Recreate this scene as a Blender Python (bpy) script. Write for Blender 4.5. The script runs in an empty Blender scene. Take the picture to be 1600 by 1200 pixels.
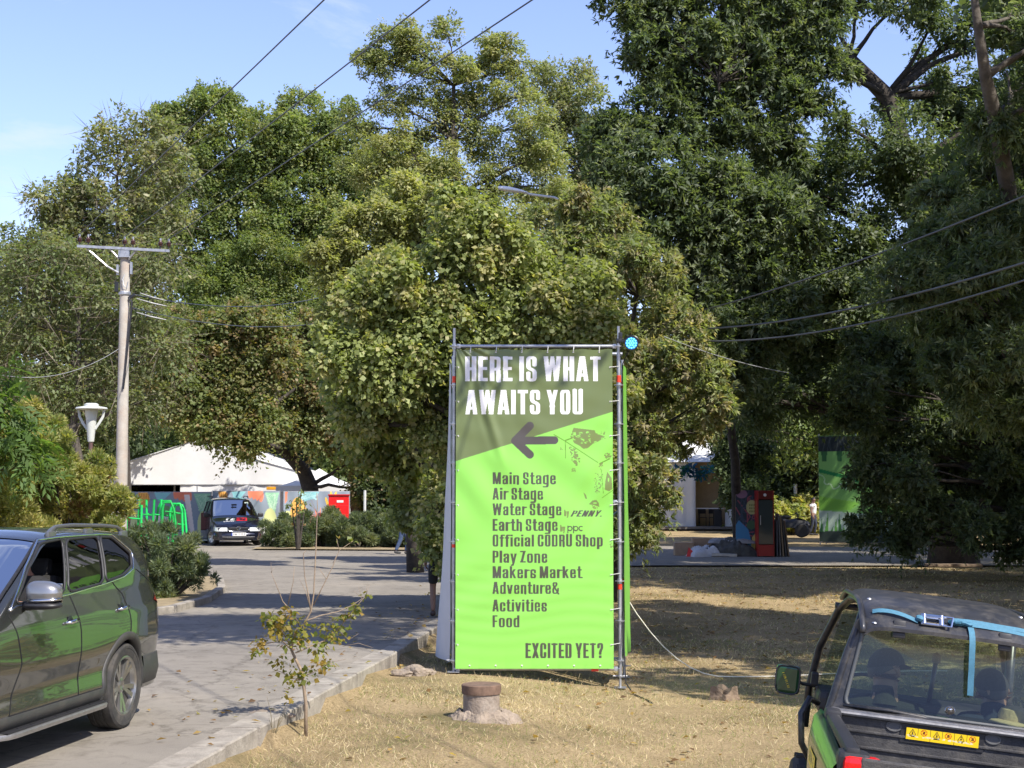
import bpy, bmesh, math, random
import numpy as np
from mathutils import Vector, Matrix, Euler
random.seed(7)
RNG = np.random.default_rng(11)
R = math.radians
scene = bpy.context.scene
COL = scene.collection

# ---------------------------------------------------------------- camera, sky, sun, exposure
CAM_H = 2.15
PITCH = math.atan(164 / 2400.0)
cam_d = bpy.data.cameras.new('camera')
cam_d.lens = 54.0
cam_d.sensor_width = 36.0
cam_d.clip_start = 0.1
cam_d.clip_end = 3000
cam = bpy.data.objects.new('camera', cam_d)
cam.location = (0, 0, CAM_H)
cam.rotation_euler = (R(90) + PITCH, 0, 0)
COL.objects.link(cam)
scene.camera = cam

SUN_DIR = Vector((-0.60, 0.66, -1.0)).normalized()       # the way the light travels
sun_el = math.asin(-SUN_DIR.z)
sun_az = math.atan2(-SUN_DIR.x, -SUN_DIR.y)              # clockwise from +Y
world = bpy.data.worlds.new('World')
scene.world = world
world.use_nodes = True
nt = world.node_tree
for n in list(nt.nodes):
    nt.nodes.remove(n)
w_out = nt.nodes.new('ShaderNodeOutputWorld')
w_bg = nt.nodes.new('ShaderNodeBackground')
sky = nt.nodes.new('ShaderNodeTexSky')
sky.sky_type = 'NISHITA'
sky.sun_disc = False
sky.sun_elevation = sun_el
sky.sun_rotation = sun_az
sky.air_density = 1.0
sky.dust_density = 0.5
sky.ozone_density = 3.0
w_bg.inputs['Strength'].default_value = 0.13
# thin wisps of high cloud
tc = nt.nodes.new('ShaderNodeTexCoord')
mp = nt.nodes.new('ShaderNodeMapping')
mp.inputs['Scale'].default_value = (2.2, 2.2, 6.5)
mp.inputs['Rotation'].default_value = (0.2, 0.35, 0.5)
nz = nt.nodes.new('ShaderNodeTexNoise')
nz.inputs['Scale'].default_value = 2.1
nz.inputs['Detail'].default_value = 7
nz.inputs['Roughness'].default_value = 0.62
nz.inputs['Distortion'].default_value = 0.5
rp = nt.nodes.new('ShaderNodeValToRGB')
rp.color_ramp.elements[0].position = 0.58
rp.color_ramp.elements[0].color = (0, 0, 0, 1)
rp.color_ramp.elements[1].position = 0.78
rp.color_ramp.elements[1].color = (0.75, 0.75, 0.75, 1)
mx = nt.nodes.new('ShaderNodeMix')
mx.data_type = 'RGBA'
mx.inputs['B'].default_value = (3.4, 3.8, 4.6, 1)
nt.links.new(tc.outputs['Generated'], mp.inputs['Vector'])
nt.links.new(mp.outputs['Vector'], nz.inputs['Vector'])
nt.links.new(nz.outputs['Fac'], rp.inputs['Fac'])
nt.links.new(rp.outputs['Color'], mx.inputs['Factor'])
tint = nt.nodes.new('ShaderNodeVectorMath'); tint.operation = 'MULTIPLY'
tint.inputs[1].default_value = (1.04, 0.91, 1.04)
nt.links.new(sky.outputs['Color'], tint.inputs[0])
nt.links.new(tint.outputs['Vector'], mx.inputs['A'])
nt.links.new(mx.outputs['Result'], w_bg.inputs['Color'])
nt.links.new(w_bg.outputs['Background'], w_out.inputs['Surface'])

sun_d = bpy.data.lights.new('sun', 'SUN')
sun_d.energy = 4.2
sun_d.angle = R(0.5)
sun_d.color = (1.0, 0.94, 0.85)
sun = bpy.data.objects.new('sun', sun_d)
sun.rotation_euler = SUN_DIR.to_track_quat('-Z', 'Y').to_euler()
sun.location = (20, -12, 20)
COL.objects.link(sun)

scene.view_settings.view_transform = 'Standard'
scene.view_settings.look = 'None'
scene.view_settings.exposure = 0.95
scene.view_settings.gamma = 1.0
scene.cycles.max_bounces = 6
scene.cycles.diffuse_bounces = 3
scene.cycles.glossy_bounces = 3
scene.cycles.transmission_bounces = 4
scene.cycles.transparent_max_bounces = 12

# ---------------------------------------------------------------- helpers
def at(px, py, Y):
    """world point seen at photo pixel (px, py) at forward distance Y"""
    dx = (px - 800) / 2400.0
    du = (600 - py) / 2400.0
    f = math.cos(PITCH) - du * math.sin(PITCH)
    u = math.sin(PITCH) + du * math.cos(PITCH)
    return Vector((Y * dx / f, Y, CAM_H + Y * u / f))

def s2l(c):
    c = c / 255.0
    return c / 12.92 if c <= 0.04045 else ((c + 0.055) / 1.055) ** 2.4

def rgb(r, g, b):
    return (s2l(r), s2l(g), s2l(b))

def tag(o, label=None, cat=None, group=None, kind=None):
    if label: o['label'] = label
    if cat: o['category'] = cat
    if group: o['group'] = group
    if kind: o['kind'] = kind
    return o

def thing(name, label, cat, loc=(0, 0, 0), rz=0.0, group=None, rot=None):
    o = bpy.data.objects.new(name, None)
    o.empty_display_size = 0.2
    COL.objects.link(o)
    o.location = loc
    o.rotation_euler = rot if rot else (0, 0, rz)
    return tag(o, label, cat, group)

def link(name, me, mat, parent=None, label=None, smooth=False):
    o = bpy.data.objects.new(name, me)
    COL.objects.link(o)
    if mat is not None and len(me.materials) == 0:
        for m in (mat if isinstance(mat, (list, tuple)) else [mat]):
            me.materials.append(m)
    if parent is not None: o.parent = parent
    if label: o['label'] = label
    if smooth and len(me.polygons):
        me.polygons.foreach_set('use_smooth', [True] * len(me.polygons))
    return o

def copy_tree(o, parent=None):
    c = o.copy()
    COL.objects.link(c)
    if parent is not None:
        c.parent = parent
    for ch in list(o.children):
        copy_tree(ch, c)
    return c

class MB:
    """collects shapes and links them as ONE mesh"""
    def __init__(s):
        s.v = []; s.f = []; s.mi = []
        s.cur = 0
    def add(s, vs, fs):
        b = len(s.v)
        s.v.extend([tuple(p) for p in vs])
        for f in fs:
            s.f.append(tuple(i + b for i in f)); s.mi.append(s.cur)
        return s
    def box(s, c, size, rot=None, bev=0.0):
        x, y, z = [d / 2 for d in size]
        M = rot.to_matrix() if isinstance(rot, Euler) else (rot if rot is not None else Matrix.Identity(3))
        c = Vector(c)
        if bev <= 0:
            vs = [c + M @ Vector(p) for p in ((-x,-y,-z),(x,-y,-z),(x,y,-z),(-x,y,-z),(-x,-y,z),(x,-y,z),(x,y,z),(-x,y,z))]
            return s.add(vs, [(0,3,2,1),(4,5,6,7),(0,1,5,4),(1,2,6,5),(2,3,7,6),(3,0,4,7)])
        b = min(bev, x * .9, y * .9, z * .9)
        bm = bmesh.new()
        bmesh.ops.create_cube(bm, size=1.0)
        for v in bm.verts: v.co = Vector((v.co.x * 2 * x, v.co.y * 2 * y, v.co.z * 2 * z))
        bmesh.ops.bevel(bm, geom=list(bm.edges), offset=b, segments=2, affect='EDGES', profile=0.6)
        bm.verts.index_update()
        s.add([c + M @ v.co for v in bm.verts], [[v.index for v in f.verts] for f in bm.faces])
        bm.free()
        return s
    def tube(s, pts, r, n=8, closed=False, cap=True, flat=1.0):
        pts = [Vector(p) for p in pts]
        m = len(pts)
        rr = r if isinstance(r, (list, tuple)) else [r] * m
        vs = []; fs = []
        up = None
        for i, p in enumerate(pts):
            if closed: d = pts[(i + 1) % m] - pts[i - 1]
            else: d = pts[min(i + 1, m - 1)] - pts[max(i - 1, 0)]
            if d.length < 1e-9: d = Vector((0, 0, 1))
            d.normalize()
            if up is None:
                up = Vector((0, 0, 1)) if abs(d.z) < 0.9 else Vector((1, 0, 0))
            a = d.cross(up)
            if a.length < 1e-6: a = d.cross(Vector((0, 1, 0.3)))
            a.normalize(); b = a.cross(d).normalized(); up = b
            for k in range(n):
                t = 2 * math.pi * k / n
                vs.append(p + a * (math.cos(t) * rr[i]) + b * (math.sin(t) * rr[i] * flat))
        for i in range(m if closed else m - 1):
            j = (i + 1) % m
            for k in range(n):
                fs.append((i * n + k, i * n + (k + 1) % n, j * n + (k + 1) % n, j * n + k))
        if cap and not closed:
            fs.append(tuple(range(n - 1, -1, -1)))
            fs.append(tuple((m - 1) * n + k for k in range(n)))
        return s.add(vs, fs)
    def cyl(s, p0, p1, r0, r1=None, n=16):
        return s.tube([p0, p1], [r0, r0 if r1 is None else r1], n)
    def lathe(s, prof, n=24, o=(0, 0, 0), M=None, caps=True):
        """prof: list of (r, h); axis +Z, moved by M (3x3) and o"""
        M = M if M is not None else Matrix.Identity(3)
        o = Vector(o); vs = []; fs = []
        for r, h in prof:
            for k in range(n):
                t = 2 * math.pi * k / n
                vs.append(o + M @ Vector((r * math.cos(t), r * math.sin(t), h)))
        m = len(prof)
        for i in range(m - 1):
            for k in range(n):
                fs.append((i * n + k, i * n + (k + 1) % n, (i + 1) * n + (k + 1) % n, (i + 1) * n + k))
        if caps:
            if prof[0][0] > 1e-6: fs.append(tuple(range(n - 1, -1, -1)))
            if prof[-1][0] > 1e-6: fs.append(tuple((m - 1) * n + k for k in range(n)))
        return s.add(vs, fs)
    def prism(s, poly, a, b, M=None, o=(0, 0, 0)):
        """poly (x,y) extruded from z=a to z=b, moved by M"""
        M = M if M is not None else Matrix.Identity(3)
        o = Vector(o); n = len(poly)
        vs = [o + M @ Vector((x, y, a)) for x, y in poly] + [o + M @ Vector((x, y, b)) for x, y in poly]
        fs = [tuple(range(n - 1, -1, -1)), tuple(range(n, 2 * n))]
        fs += [(i, (i + 1) % n, n + (i + 1) % n, n + i) for i in range(n)]
        return s.add(vs, fs)
    def grid(s, P, closed_u=False):
        """P[i][j] points"""
        nu = len(P); nv = len(P[0])
        vs = [p for row in P for p in row]
        fs = []
        for i in range(nu if closed_u else nu - 1):
            ii = (i + 1) % nu
            for j in range(nv - 1):
                fs.append((i * nv + j, ii * nv + j, ii * nv + j + 1, i * nv + j + 1))
        return s.add(vs, fs)
    def mesh(s, name):
        me = bpy.data.meshes.new(name)
        me.from_pydata(s.v, [], s.f)
        if any(s.mi): me.polygons.foreach_set('material_index', s.mi)
        me.update()
        return me
    def build(s, name, mat, parent=None, label=None, smooth=False, fix=False):
        me = s.mesh(name)
        if fix:
            bm = bmesh.new(); bm.from_mesh(me)
            bmesh.ops.recalc_face_normals(bm, faces=bm.faces)
            bm.to_mesh(me); bm.free()
        o = link(name, me, mat, parent, label)
        if smooth:
            me.polygons.foreach_set('use_smooth', [True] * len(me.polygons))
            if smooth != 'all':
                try: me.set_sharp_from_angle(angle=R(35))
                except Exception: pass
        return o

def rotz(a): return Matrix.Rotation(a, 3, 'Z')
def rotx(a): return Matrix.Rotation(a, 3, 'X')
def roty(a): return Matrix.Rotation(a, 3, 'Y')

# ---------------------------------------------------------------- materials
MATS = {}
def pmat(name, color, rough=0.6, metal=0.0, var=0.0, vscale=8.0, bump=0.0, bscale=60.0, spec=0.5, coat=0.0,
         dirt=None, dscale=3.0, damt=0.5, alpha=None, coords='Object'):
    if name in MATS: return MATS[name]
    m = bpy.data.materials.new(name); m.use_nodes = True
    t = m.node_tree; p = t.nodes['Principled BSDF']
    p.inputs['Base Color'].default_value = (*color, 1)
    p.inputs['Roughness'].default_value = rough
    p.inputs['Metallic'].default_value = metal
    p.inputs['Specular IOR Level'].default_value = spec
    p.inputs['Coat Weight'].default_value = coat
    p.inputs['Coat Roughness'].default_value = 0.03
    tcn = t.nodes.new('ShaderNodeTexCoord')
    src = None
    if var > 0:
        nzz = t.nodes.new('ShaderNodeTexNoise'); nzz.inputs['Scale'].default_value = vscale
        nzz.inputs['Detail'].default_value = 6; nzz.inputs['Roughness'].default_value = 0.65
        t.links.new(tcn.outputs[coords], nzz.inputs['Vector'])
        mr = t.nodes.new('ShaderNodeMapRange')
        mr.inputs['From Min'].default_value = 0.3; mr.inputs['From Max'].default_value = 0.7
        mr.inputs['To Min'].default_value = 1 - var; mr.inputs['To Max'].default_value = 1 + var
        t.links.new(nzz.outputs['Fac'], mr.inputs['Value'])
        mu = t.nodes.new('ShaderNodeVectorMath'); mu.operation = 'SCALE'
        mu.inputs[0].default_value = color
        t.links.new(mr.outputs['Result'], mu.inputs['Scale'])
        src = mu.outputs['Vector']
    if dirt is not None:
        nd = t.nodes.new('ShaderNodeTexNoise'); nd.inputs['Scale'].default_value = dscale
        nd.inputs['Detail'].default_value = 8; nd.inputs['Roughness'].default_value = 0.7
        t.links.new(tcn.outputs[coords], nd.inputs['Vector'])
        mr2 = t.nodes.new('ShaderNodeMapRange')
        mr2.inputs['From Min'].default_value = 0.45; mr2.inputs['From Max'].default_value = 0.7
        mr2.inputs['To Max'].default_value = damt
        t.links.new(nd.outputs['Fac'], mr2.inputs['Value'])
        mxn = t.nodes.new('ShaderNodeMix'); mxn.data_type = 'RGBA'
        mxn.inputs['A'].default_value = (*color, 1)
        if src is not None: t.links.new(src, mxn.inputs['A'])
        mxn.inputs['B'].default_value = (*dirt, 1)
        t.links.new(mr2.outputs['Result'], mxn.inputs['Factor'])
        src = mxn.outputs['Result']
    if src is not None: t.links.new(src, p.inputs['Base Color'])
    if bump > 0:
        nb = t.nodes.new('ShaderNodeTexNoise'); nb.inputs['Scale'].default_value = bscale
        nb.inputs['Detail'].default_value = 5
        t.links.new(tcn.outputs[coords], nb.inputs['Vector'])
        bp = t.nodes.new('ShaderNodeBump'); bp.inputs['Strength'].default_value = bump
        bp.inputs['Distance'].default_value = 0.02
        t.links.new(nb.outputs['Fac'], bp.inputs['Height'])
        t.links.new(bp.outputs['Normal'], p.inputs['Normal'])
    MATS[name] = m
    return m

def leaf_material(name='leaf', trans=0.48, rough=0.5, spec=0.35):
    if name in MATS: return MATS[name]
    m = bpy.data.materials.new(name); m.use_nodes = True
    t = m.node_tree; p = t.nodes['Principled BSDF']; out = t.nodes['Material Output']
    a = t.nodes.new('ShaderNodeAttribute'); a.attribute_name = 'col'
    p.inputs['Roughness'].default_value = rough
    p.inputs['Specular IOR Level'].default_value = spec
    t.links.new(a.outputs['Color'], p.inputs['Base Color'])
    tr = t.nodes.new('ShaderNodeBsdfTranslucent')
    mu = t.nodes.new('ShaderNodeVectorMath'); mu.operation = 'MULTIPLY'
    mu.inputs[1].default_value = (1.5, 1.58, 0.6)
    t.links.new(a.outputs['Color'], mu.inputs[0])
    t.links.new(mu.outputs['Vector'], tr.inputs['Color'])
    ms = t.nodes.new('ShaderNodeMixShader'); ms.inputs['Fac'].default_value = trans
    t.links.new(p.outputs['BSDF'], ms.inputs[1]); t.links.new(tr.outputs['BSDF'], ms.inputs[2])
    t.links.new(ms.outputs['Shader'], out.inputs['Surface'])
    MATS[name] = m
    return m

def print_material(name='printed_vinyl', rough=0.42, spec=0.45, trans=0.0):
    if name in MATS: return MATS[name]
    m = bpy.data.materials.new(name); m.use_nodes = True
    t = m.node_tree; p = t.nodes['Principled BSDF']
    a = t.nodes.new('ShaderNodeAttribute'); a.attribute_name = 'col'
    p.inputs['Roughness'].default_value = rough
    p.inputs['Specular IOR Level'].default_value = spec
    t.links.new(a.outputs['Color'], p.inputs['Base Color'])
    MATS[name] = m
    return m

def glass_material(name, tint, refl=1.0, base=0.05):
    """thin pane: clear tinted glass with a mirror-like sheen that grows towards grazing angles"""
    if name in MATS: return MATS[name]
    m = bpy.data.materials.new(name); m.use_nodes = True
    t = m.node_tree; t.nodes.remove(t.nodes['Principled BSDF']); out = t.nodes['Material Output']
    tr = t.nodes.new('ShaderNodeBsdfTransparent'); tr.inputs['Color'].default_value = (*tint, 1)
    gl = t.nodes.new('ShaderNodeBsdfGlossy'); gl.inputs['Roughness'].default_value = 0.015
    lw = t.nodes.new('ShaderNodeFresnel'); lw.inputs['IOR'].default_value = 1.5
    ad = t.nodes.new('ShaderNodeMath'); ad.operation = 'MULTIPLY_ADD'
    ad.inputs[1].default_value = refl; ad.inputs[2].default_value = base
    t.links.new(lw.outputs['Fac'], ad.inputs[0])
    ms = t.nodes.new('ShaderNodeMixShader')
    t.links.new(ad.outputs['Value'], ms.inputs['Fac'])
    t.links.new(tr.outputs['BSDF'], ms.inputs[1]); t.links.new(gl.outputs['BSDF'], ms.inputs[2])
    t.links.new(ms.outputs['Shader'], out.inputs['Surface'])
    MATS[name] = m
    return m

def emit_material(name, color, strength):
    if name in MATS: return MATS[name]
    m = bpy.data.materials.new(name); m.use_nodes = True
    p = m.node_tree.nodes['Principled BSDF']
    p.inputs['Base Color'].default_value = (*color, 1)
    p.inputs['Emission Color'].default_value = (*color, 1)
    p.inputs['Emission Strength'].default_value = strength
    MATS[name] = m
    return m

GALV = pmat('galvanised_steel', (0.42, 0.43, 0.44), 0.42, 0.75, var=0.22, vscale=9)
BLACKP = pmat('black_plastic', (0.018, 0.018, 0.02), 0.5, var=0.25, vscale=20)
BLACKM = pmat('black_metal', (0.012, 0.013, 0.015), 0.35, var=0.2, vscale=12, spec=0.5)
RUBBER = pmat('tyre_rubber', (0.028, 0.027, 0.026), 0.8, var=0.35, vscale=25, dirt=(0.11, 0.095, 0.075), dscale=9, damt=0.45)
CHROME = pmat('chrome_trim', (0.7, 0.71, 0.72), 0.14, 1.0)
ALLOY = pmat('alloy_metal', (0.36, 0.35, 0.33), 0.28, 0.9, var=0.15, vscale=10)
REDP = pmat('red_plastic', rgb(205, 30, 20), 0.4, var=0.1)
WHITEP = pmat('white_paint', (0.62, 0.62, 0.60), 0.4, var=0.05)

# ---------------------------------------------------------------- fast meshes
def np_mesh(name, V, F, col=None, smooth=False):
    """V (n,3), F (m,4) quads, col (n,3)"""
    me = bpy.data.meshes.new(name)
    n = len(V); m = len(F); k = F.shape[1]
    me.vertices.add(n); me.vertices.foreach_set('co', np.ascontiguousarray(V, dtype=np.float32).ravel())
    me.loops.add(m * k); me.loops.foreach_set('vertex_index', np.ascontiguousarray(F, dtype=np.int32).ravel())
    me.polygons.add(m); me.polygons.foreach_set('loop_start', np.arange(0, m * k, k, dtype=np.int32))
    if smooth: me.polygons.foreach_set('use_smooth', np.ones(m, dtype=bool))
    me.update(calc_edges=True)
    if col is not None:
        ca = me.color_attributes.new('col', 'FLOAT_COLOR', 'POINT')
        c4 = np.ones((n, 4), dtype=np.float32); c4[:, :3] = col
        ca.data.foreach_set('color', c4.ravel())
    return me

def unit(A): return A / np.maximum(np.linalg.norm(A, axis=1, keepdims=True), 1e-9)

def leaf_quads(P, D, N, L, W, fold, C):
    """one folded diamond leaf per row"""
    S = unit(np.cross(D, N)); n = len(P)
    L = L[:, None]; W = W[:, None]
    V = np.empty((n, 4, 3))
    mid = P + D * L * 0.45 + N * (fold * L)
    V[:, 0] = P; V[:, 1] = mid + S * W * 0.5; V[:, 2] = P + D * L; V[:, 3] = mid - S * W * 0.5
    F = np.arange(n * 4).reshape(n, 4)
    return V.reshape(-1, 3), F, np.repeat(C, 4, axis=0)

# ---------------------------------------------------------------- print canvas and lettering
class Canvas:
    def __init__(s, w, h, res, bg):
        s.w, s.h, s.res = w, h, res
        s.nx = int(round(w / res)) + 1; s.ny = int(round(h / res)) + 1
        s.X = np.linspace(0, w, s.nx); s.Y = np.linspace(0, h, s.ny)
        s.a = np.empty((s.ny, s.nx, 3)); s.a[:] = bg
    def _win(s, x0, x1, y0, y1):
        i0 = np.searchsorted(s.X, x0); i1 = np.searchsorted(s.X, x1, 'right')
        j0 = np.searchsorted(s.Y, y0); j1 = np.searchsorted(s.Y, y1, 'right')
        if i0 >= i1 or j0 >= j1: return None
        gx, gy = np.meshgrid(s.X[i0:i1], s.Y[j0:j1])
        return (slice(j0, j1), slice(i0, i1)), gx, gy
    def poly(s, pts, c):
        xs = [p[0] for p in pts]; ys = [p[1] for p in pts]
        w = s._win(min(xs), max(xs), min(ys), max(ys))
        if w is None: return
        sl, gx, gy = w; ins = np.zeros(gx.shape, bool); n = len(pts)
        for i in range(n):
            x0, y0 = pts[i]; x1, y1 = pts[(i + 1) % n]
            if y0 == y1: continue
            cond = ((y0 > gy) != (y1 > gy)) & (gx < (x1 - x0) * (gy - y0) / (y1 - y0) + x0)
            ins ^= cond
        s.a[sl][ins] = c
    def ell(s, cx, cy, rx, ry, c, ang=0.0):
        r = max(rx, ry); w = s._win(cx - r, cx + r, cy - r, cy + r)
        if w is None: return
        sl, gx, gy = w; dx = gx - cx; dy = gy - cy
        u = dx * math.cos(ang) + dy * math.sin(ang); v = -dx * math.sin(ang) + dy * math.cos(ang)
        s.a[sl][(u / rx) ** 2 + (v / ry) ** 2 <= 1] = c
    def rect(s, x0, y0, x1, y1, c): s.poly([(x0, y0), (x1, y0), (x1, y1), (x0, y1)], c)
    def line(s, pts, wd, c, butt=True, clip=None, ky=1.0):
        n = len(pts) - 1; Q = pts
        pts = [(p[0], p[1] * ky) for p in pts]
        for i in range(n):
            x0, y0 = pts[i]; x1, y1 = pts[i + 1]; h = wd / 2
            w = s._win(min(x0, x1) - h, max(x0, x1) + h, (min(y0, y1) - h) / ky, (max(y0, y1) + h) / ky)
            if w is None: continue
            sl, gx, gy = w; gy0 = gy; gy = gy * ky; dx = x1 - x0; dy = y1 - y0; l2 = dx * dx + dy * dy + 1e-12
            t = ((gx - x0) * dx + (gy - y0) * dy) / l2
            tc_ = np.clip(t, 0, 1)
            m = (gx - x0 - tc_ * dx) ** 2 + (gy - y0 - tc_ * dy) ** 2 <= h * h
            if butt and i == 0: m &= t >= 0
            if butt and i == n - 1: m &= t <= 1
            if clip: m &= (gy0 >= clip[0]) & (gy0 <= clip[1])
            s.a[sl][m] = c
    def text(s, st, x, y, cap, c, width=None, slant=0.0, weight=1.0, gap=0.075):
        adv = 0; lay = []
        for ch in st:
            if ch == ' ': adv += 0.17; continue
            w, strokes = GLYPH[ch]
            lay.append((adv, strokes)); adv += w + gap
        adv -= gap
        kx = cap if width is None else width / adv
        lw = kx  # stroke widths follow the letter width
        for a0, strokes in lay:
            for (pts, wd, hor, clip) in strokes:
                if clip: cl = (y + clip[0] * cap, y + clip[1] * cap)
                else: cl = None
                pp = [(x + (a0 + px_ + slant * py_) * kx, y + py_ * cap) for px_, py_ in pts]
                if hor: s.line(pp, wd * weight * cap * .9, c, True, cl)
                else:
                    sw = wd * weight * (lw * 0.7 + cap * 0.3)
                    s.line(pp, sw, c, True, cl, ky=max(1.0, sw / (.115 * cap * weight)))
    def mesh(s, name, fn):
        """fn(gx, gy) -> (ny,nx,3) positions"""
        gx, gy = np.meshgrid(s.X, s.Y)
        V = fn(gx, gy).reshape(-1, 3)
        idx = np.arange(s.nx * s.ny).reshape(s.ny, s.nx)
        F = np.stack([idx[:-1, :-1], idx[:-1, 1:], idx[1:, 1:], idx[1:, :-1]], -1).reshape(-1, 4)
        return np_mesh(name, V, F, s.a.reshape(-1, 3), True)

def chaikin(p, k=3):
    for _ in range(k):
        q = [p[0]]
        for a, b in zip(p[:-1], p[1:]):
            q.append((a[0] * .75 + b[0] * .25, a[1] * .75 + b[1] * .25))
            q.append((a[0] * .25 + b[0] * .75, a[1] * .25 + b[1] * .75))
        q.append(p[-1]); p = q
    return p

GLYPH = {}
def _font():
    SV, SH = 0.175, 0.14
    L, Rr, M = 0.09, 0.33, 0.21
    XH = 0.76; xt = XH - 0.055
    def V(x, a, b, w=SV): return ([(x, a), (x, b)], w, False, None)
    def H(y, a, b, w=SH): return ([(a, y), (b, y)], w, True, None)
    def C(*p, w=SV): return (chaikin(list(p)), w, False, None)
    def Dg(p, q, a, b, w=SV):
        dx = q[0] - p[0]; dy = q[1] - p[1]
        return ([(p[0] - dx * .25, p[1] - dy * .25), (q[0] + dx * .25, q[1] + dy * .25)], w, False, (a, b))
    def ring(a, b):
        return [C((L, (a + b) / 2), (L, b), (M - .02, b), (M + .02, b), (Rr, b), (Rr, (a + b) / 2), w=.165), C((Rr, (a + b) / 2), (Rr, a), (M + .02, a), (M - .02, a), (L, a), (L, (a + b) / 2), w=.165)]
    def S(b, w=.165):
        m = b / 2 + .03
        return C((Rr, b * .68), (Rr, b - .1), (Rr - .02, b), (M, b), (L + .02, b), (L, b - .1), (L, m + .06), (M - .06, m), (M + .06, m - .05), (Rr, m - .12), (Rr, .16), (Rr - .02, .055), (M, .055), (L + .02, .055), (L, .16), (L, .33), w=w)
    G = GLYPH
    G['H'] = (.42, [V(L, 0, 1), V(Rr, 0, 1), H(.5, L, Rr)])
    G['E'] = (.36, [V(L, 0, 1), H(.93, 0, .36), H(.51, 0, .33), H(.07, 0, .36)])
    G['F'] = (.35, [V(L, 0, 1), H(.93, 0, .35), H(.49, 0, .32)])
    bowl = C((L, .93), (Rr - .08, .93), (Rr, .93), (Rr, .72), (Rr, .49), (Rr - .08, .49), (L, .49), w=.16)
    G['R'] = (.42, [V(L, 0, 1), bowl, C((M + .02, .48), (Rr - .01, .46), (Rr - .005, .3), (Rr + .005, 0))])
    G['P'] = (.41, [V(L, 0, 1), bowl])
    G['B'] = (.42, [V(L, 0, 1), bowl, C((L, .5), (Rr - .06, .5), (Rr, .5), (Rr, .28), (Rr, .055), (Rr - .08, .055), (L, .055), w=.16)])
    G['I'] = (.18, [V(L, 0, 1)])
    G['S'] = (.42, [S(.945)])
    G['W'] = (.66, [Dg((.085, 1), (.19, 0), 0, 1), Dg((.19, 0), (.33, 1), 0, 1, .13), Dg((.33, 1), (.47, 0), 0, 1, .13), Dg((.47, 0), (.575, 1), 0, 1)])
    G['A'] = (.45, [Dg((.075, 0), (.2, 1), 0, 1, .165), Dg((.375, 0), (.25, 1), 0, 1, .165), H(.25, .12, .33)])
    G['V'] = (.45, [Dg((.075, 1), (.2, 0), 0, 1, .165), Dg((.375, 1), (.25, 0), 0, 1, .165)])
    G['T'] = (.40, [H(.93, 0, .40), V(.2, 0, 1)])
    G['Y'] = (.44, [Dg((.08, 1), (.22, .42), .3, 1, .165), Dg((.36, 1), (.22, .42), .3, 1, .165), V(.22, 0, .48)])
    G['O'] = (.42, ring(.055, .945))
    G['U'] = (.42, [C((L, 1), (L, .3), (L, .055), (M - .02, .055), (M + .02, .055), (Rr, .055), (Rr, .3), (Rr, 1)), V(L, .3, 1), V(Rr, .3, 1)])
    G['D'] = (.42, [V(L, 0, 1), C((L, .93), (Rr - .1, .93), (Rr, .93), (Rr, .7), (Rr, .3), (Rr, .055), (Rr - .1, .055), (L, .055), w=.16)])
    G['C'] = (.42, [C((Rr, .64), (Rr, .945), (M + .02, .945), (M - .02, .945), (L, .945), (L, .5), (L, .055), (M - .02, .055), (M + .02, .055), (Rr, .055), (Rr, .37), w=.165)])
    G['G'] = (.42, [G['C'][1][0], V(Rr, 0, .5), H(.45, M, Rr)])
    G['X'] = (.44, [Dg((.08, 0), (.36, 1), 0, 1), Dg((.36, 0), (.08, 1), 0, 1)])
    G['N'] = (.44, [V(L, 0, 1), V(.35, 0, 1), Dg((.1, 1), (.34, 0), 0, 1)])
    G['M'] = (.58, [V(L, 0, 1), V(.49, 0, 1), Dg((.13, 1), (.29, 0), 0, 1, .15), Dg((.45, 1), (.29, 0), 0, 1, .15)])
    G['Z'] = (.38, [H(.93, 0, .38), H(.07, 0, .38), Dg((.09, 0), (.29, 1), .02, .98)])
    G['J'] = (.34, [C((.25, 1), (.25, .3), (.25, .055), (.16, .055), (.02, .055))])
    G['?'] = (.40, [C((L - .01, .7), (L - .01, .945), (M, .945), (Rr - .02, .945), (Rr - .02, .65), (M, .48), (M - .01, .28)), V(M - .01, 0, .18)])
    G['a'] = (.41, [V(Rr - .01, 0, .6), C((L, .53), (L, xt), (M - .01, xt), (Rr - .01, xt), (Rr - .01, .5), w=.16), C((Rr, .43), (M, .42), (L, .36), (L, .22), (L, .055), (M - .02, .055), (Rr - .02, .12), w=.155)])
    G['i'] = (.18, [V(L, 0, XH), V(L, .85, 1)])
    G['l'] = (.18, [V(L, 0, 1)])
    arch = C((L, .6), (L + .03, xt), (M + .03, xt), (Rr, xt), (Rr, .5), (Rr, 0), w=.165)
    G['n'] = (.42, [V(L, 0, XH), arch])
    G['h'] = (.42, [V(L, 0, 1), arch])
    G['t'] = (.30, [C((.14, .96), (.14, .3), (.14, .055), (.22, .055), (.3, .055)), H(xt, 0, .3, .13)])
    G['f'] = (.30, [C((.14, 0), (.14, .6), (.14, .93), (.22, .93), (.3, .93)), H(xt, 0, .3, .13)])
    rg = ring(.055, xt)
    G['o'] = (.42, rg)
    G['e'] = (.41, [C((Rr, .25), (Rr, .055), (M, .055), (L, .055), (L, .38), (L, xt), (M, xt), (Rr - .01, xt), (Rr - .01, .40), w=.16), H(.40, L, Rr + .06, .11)])
    G['c'] = (.40, [C((Rr, .5), (Rr, xt), (M, xt), (L, xt), (L, .38), (L, .055), (M, .055), (Rr, .055), (Rr, .27), w=.165)])
    G['g'] = (.42, rg + [C((Rr, XH), (Rr, .2), (Rr, -.2), (M, -.2), (L - .02, -.2))])
    G['d'] = (.42, rg + [V(Rr, 0, 1)])
    G['p'] = (.42, rg + [V(L, -.24, XH)])
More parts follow.
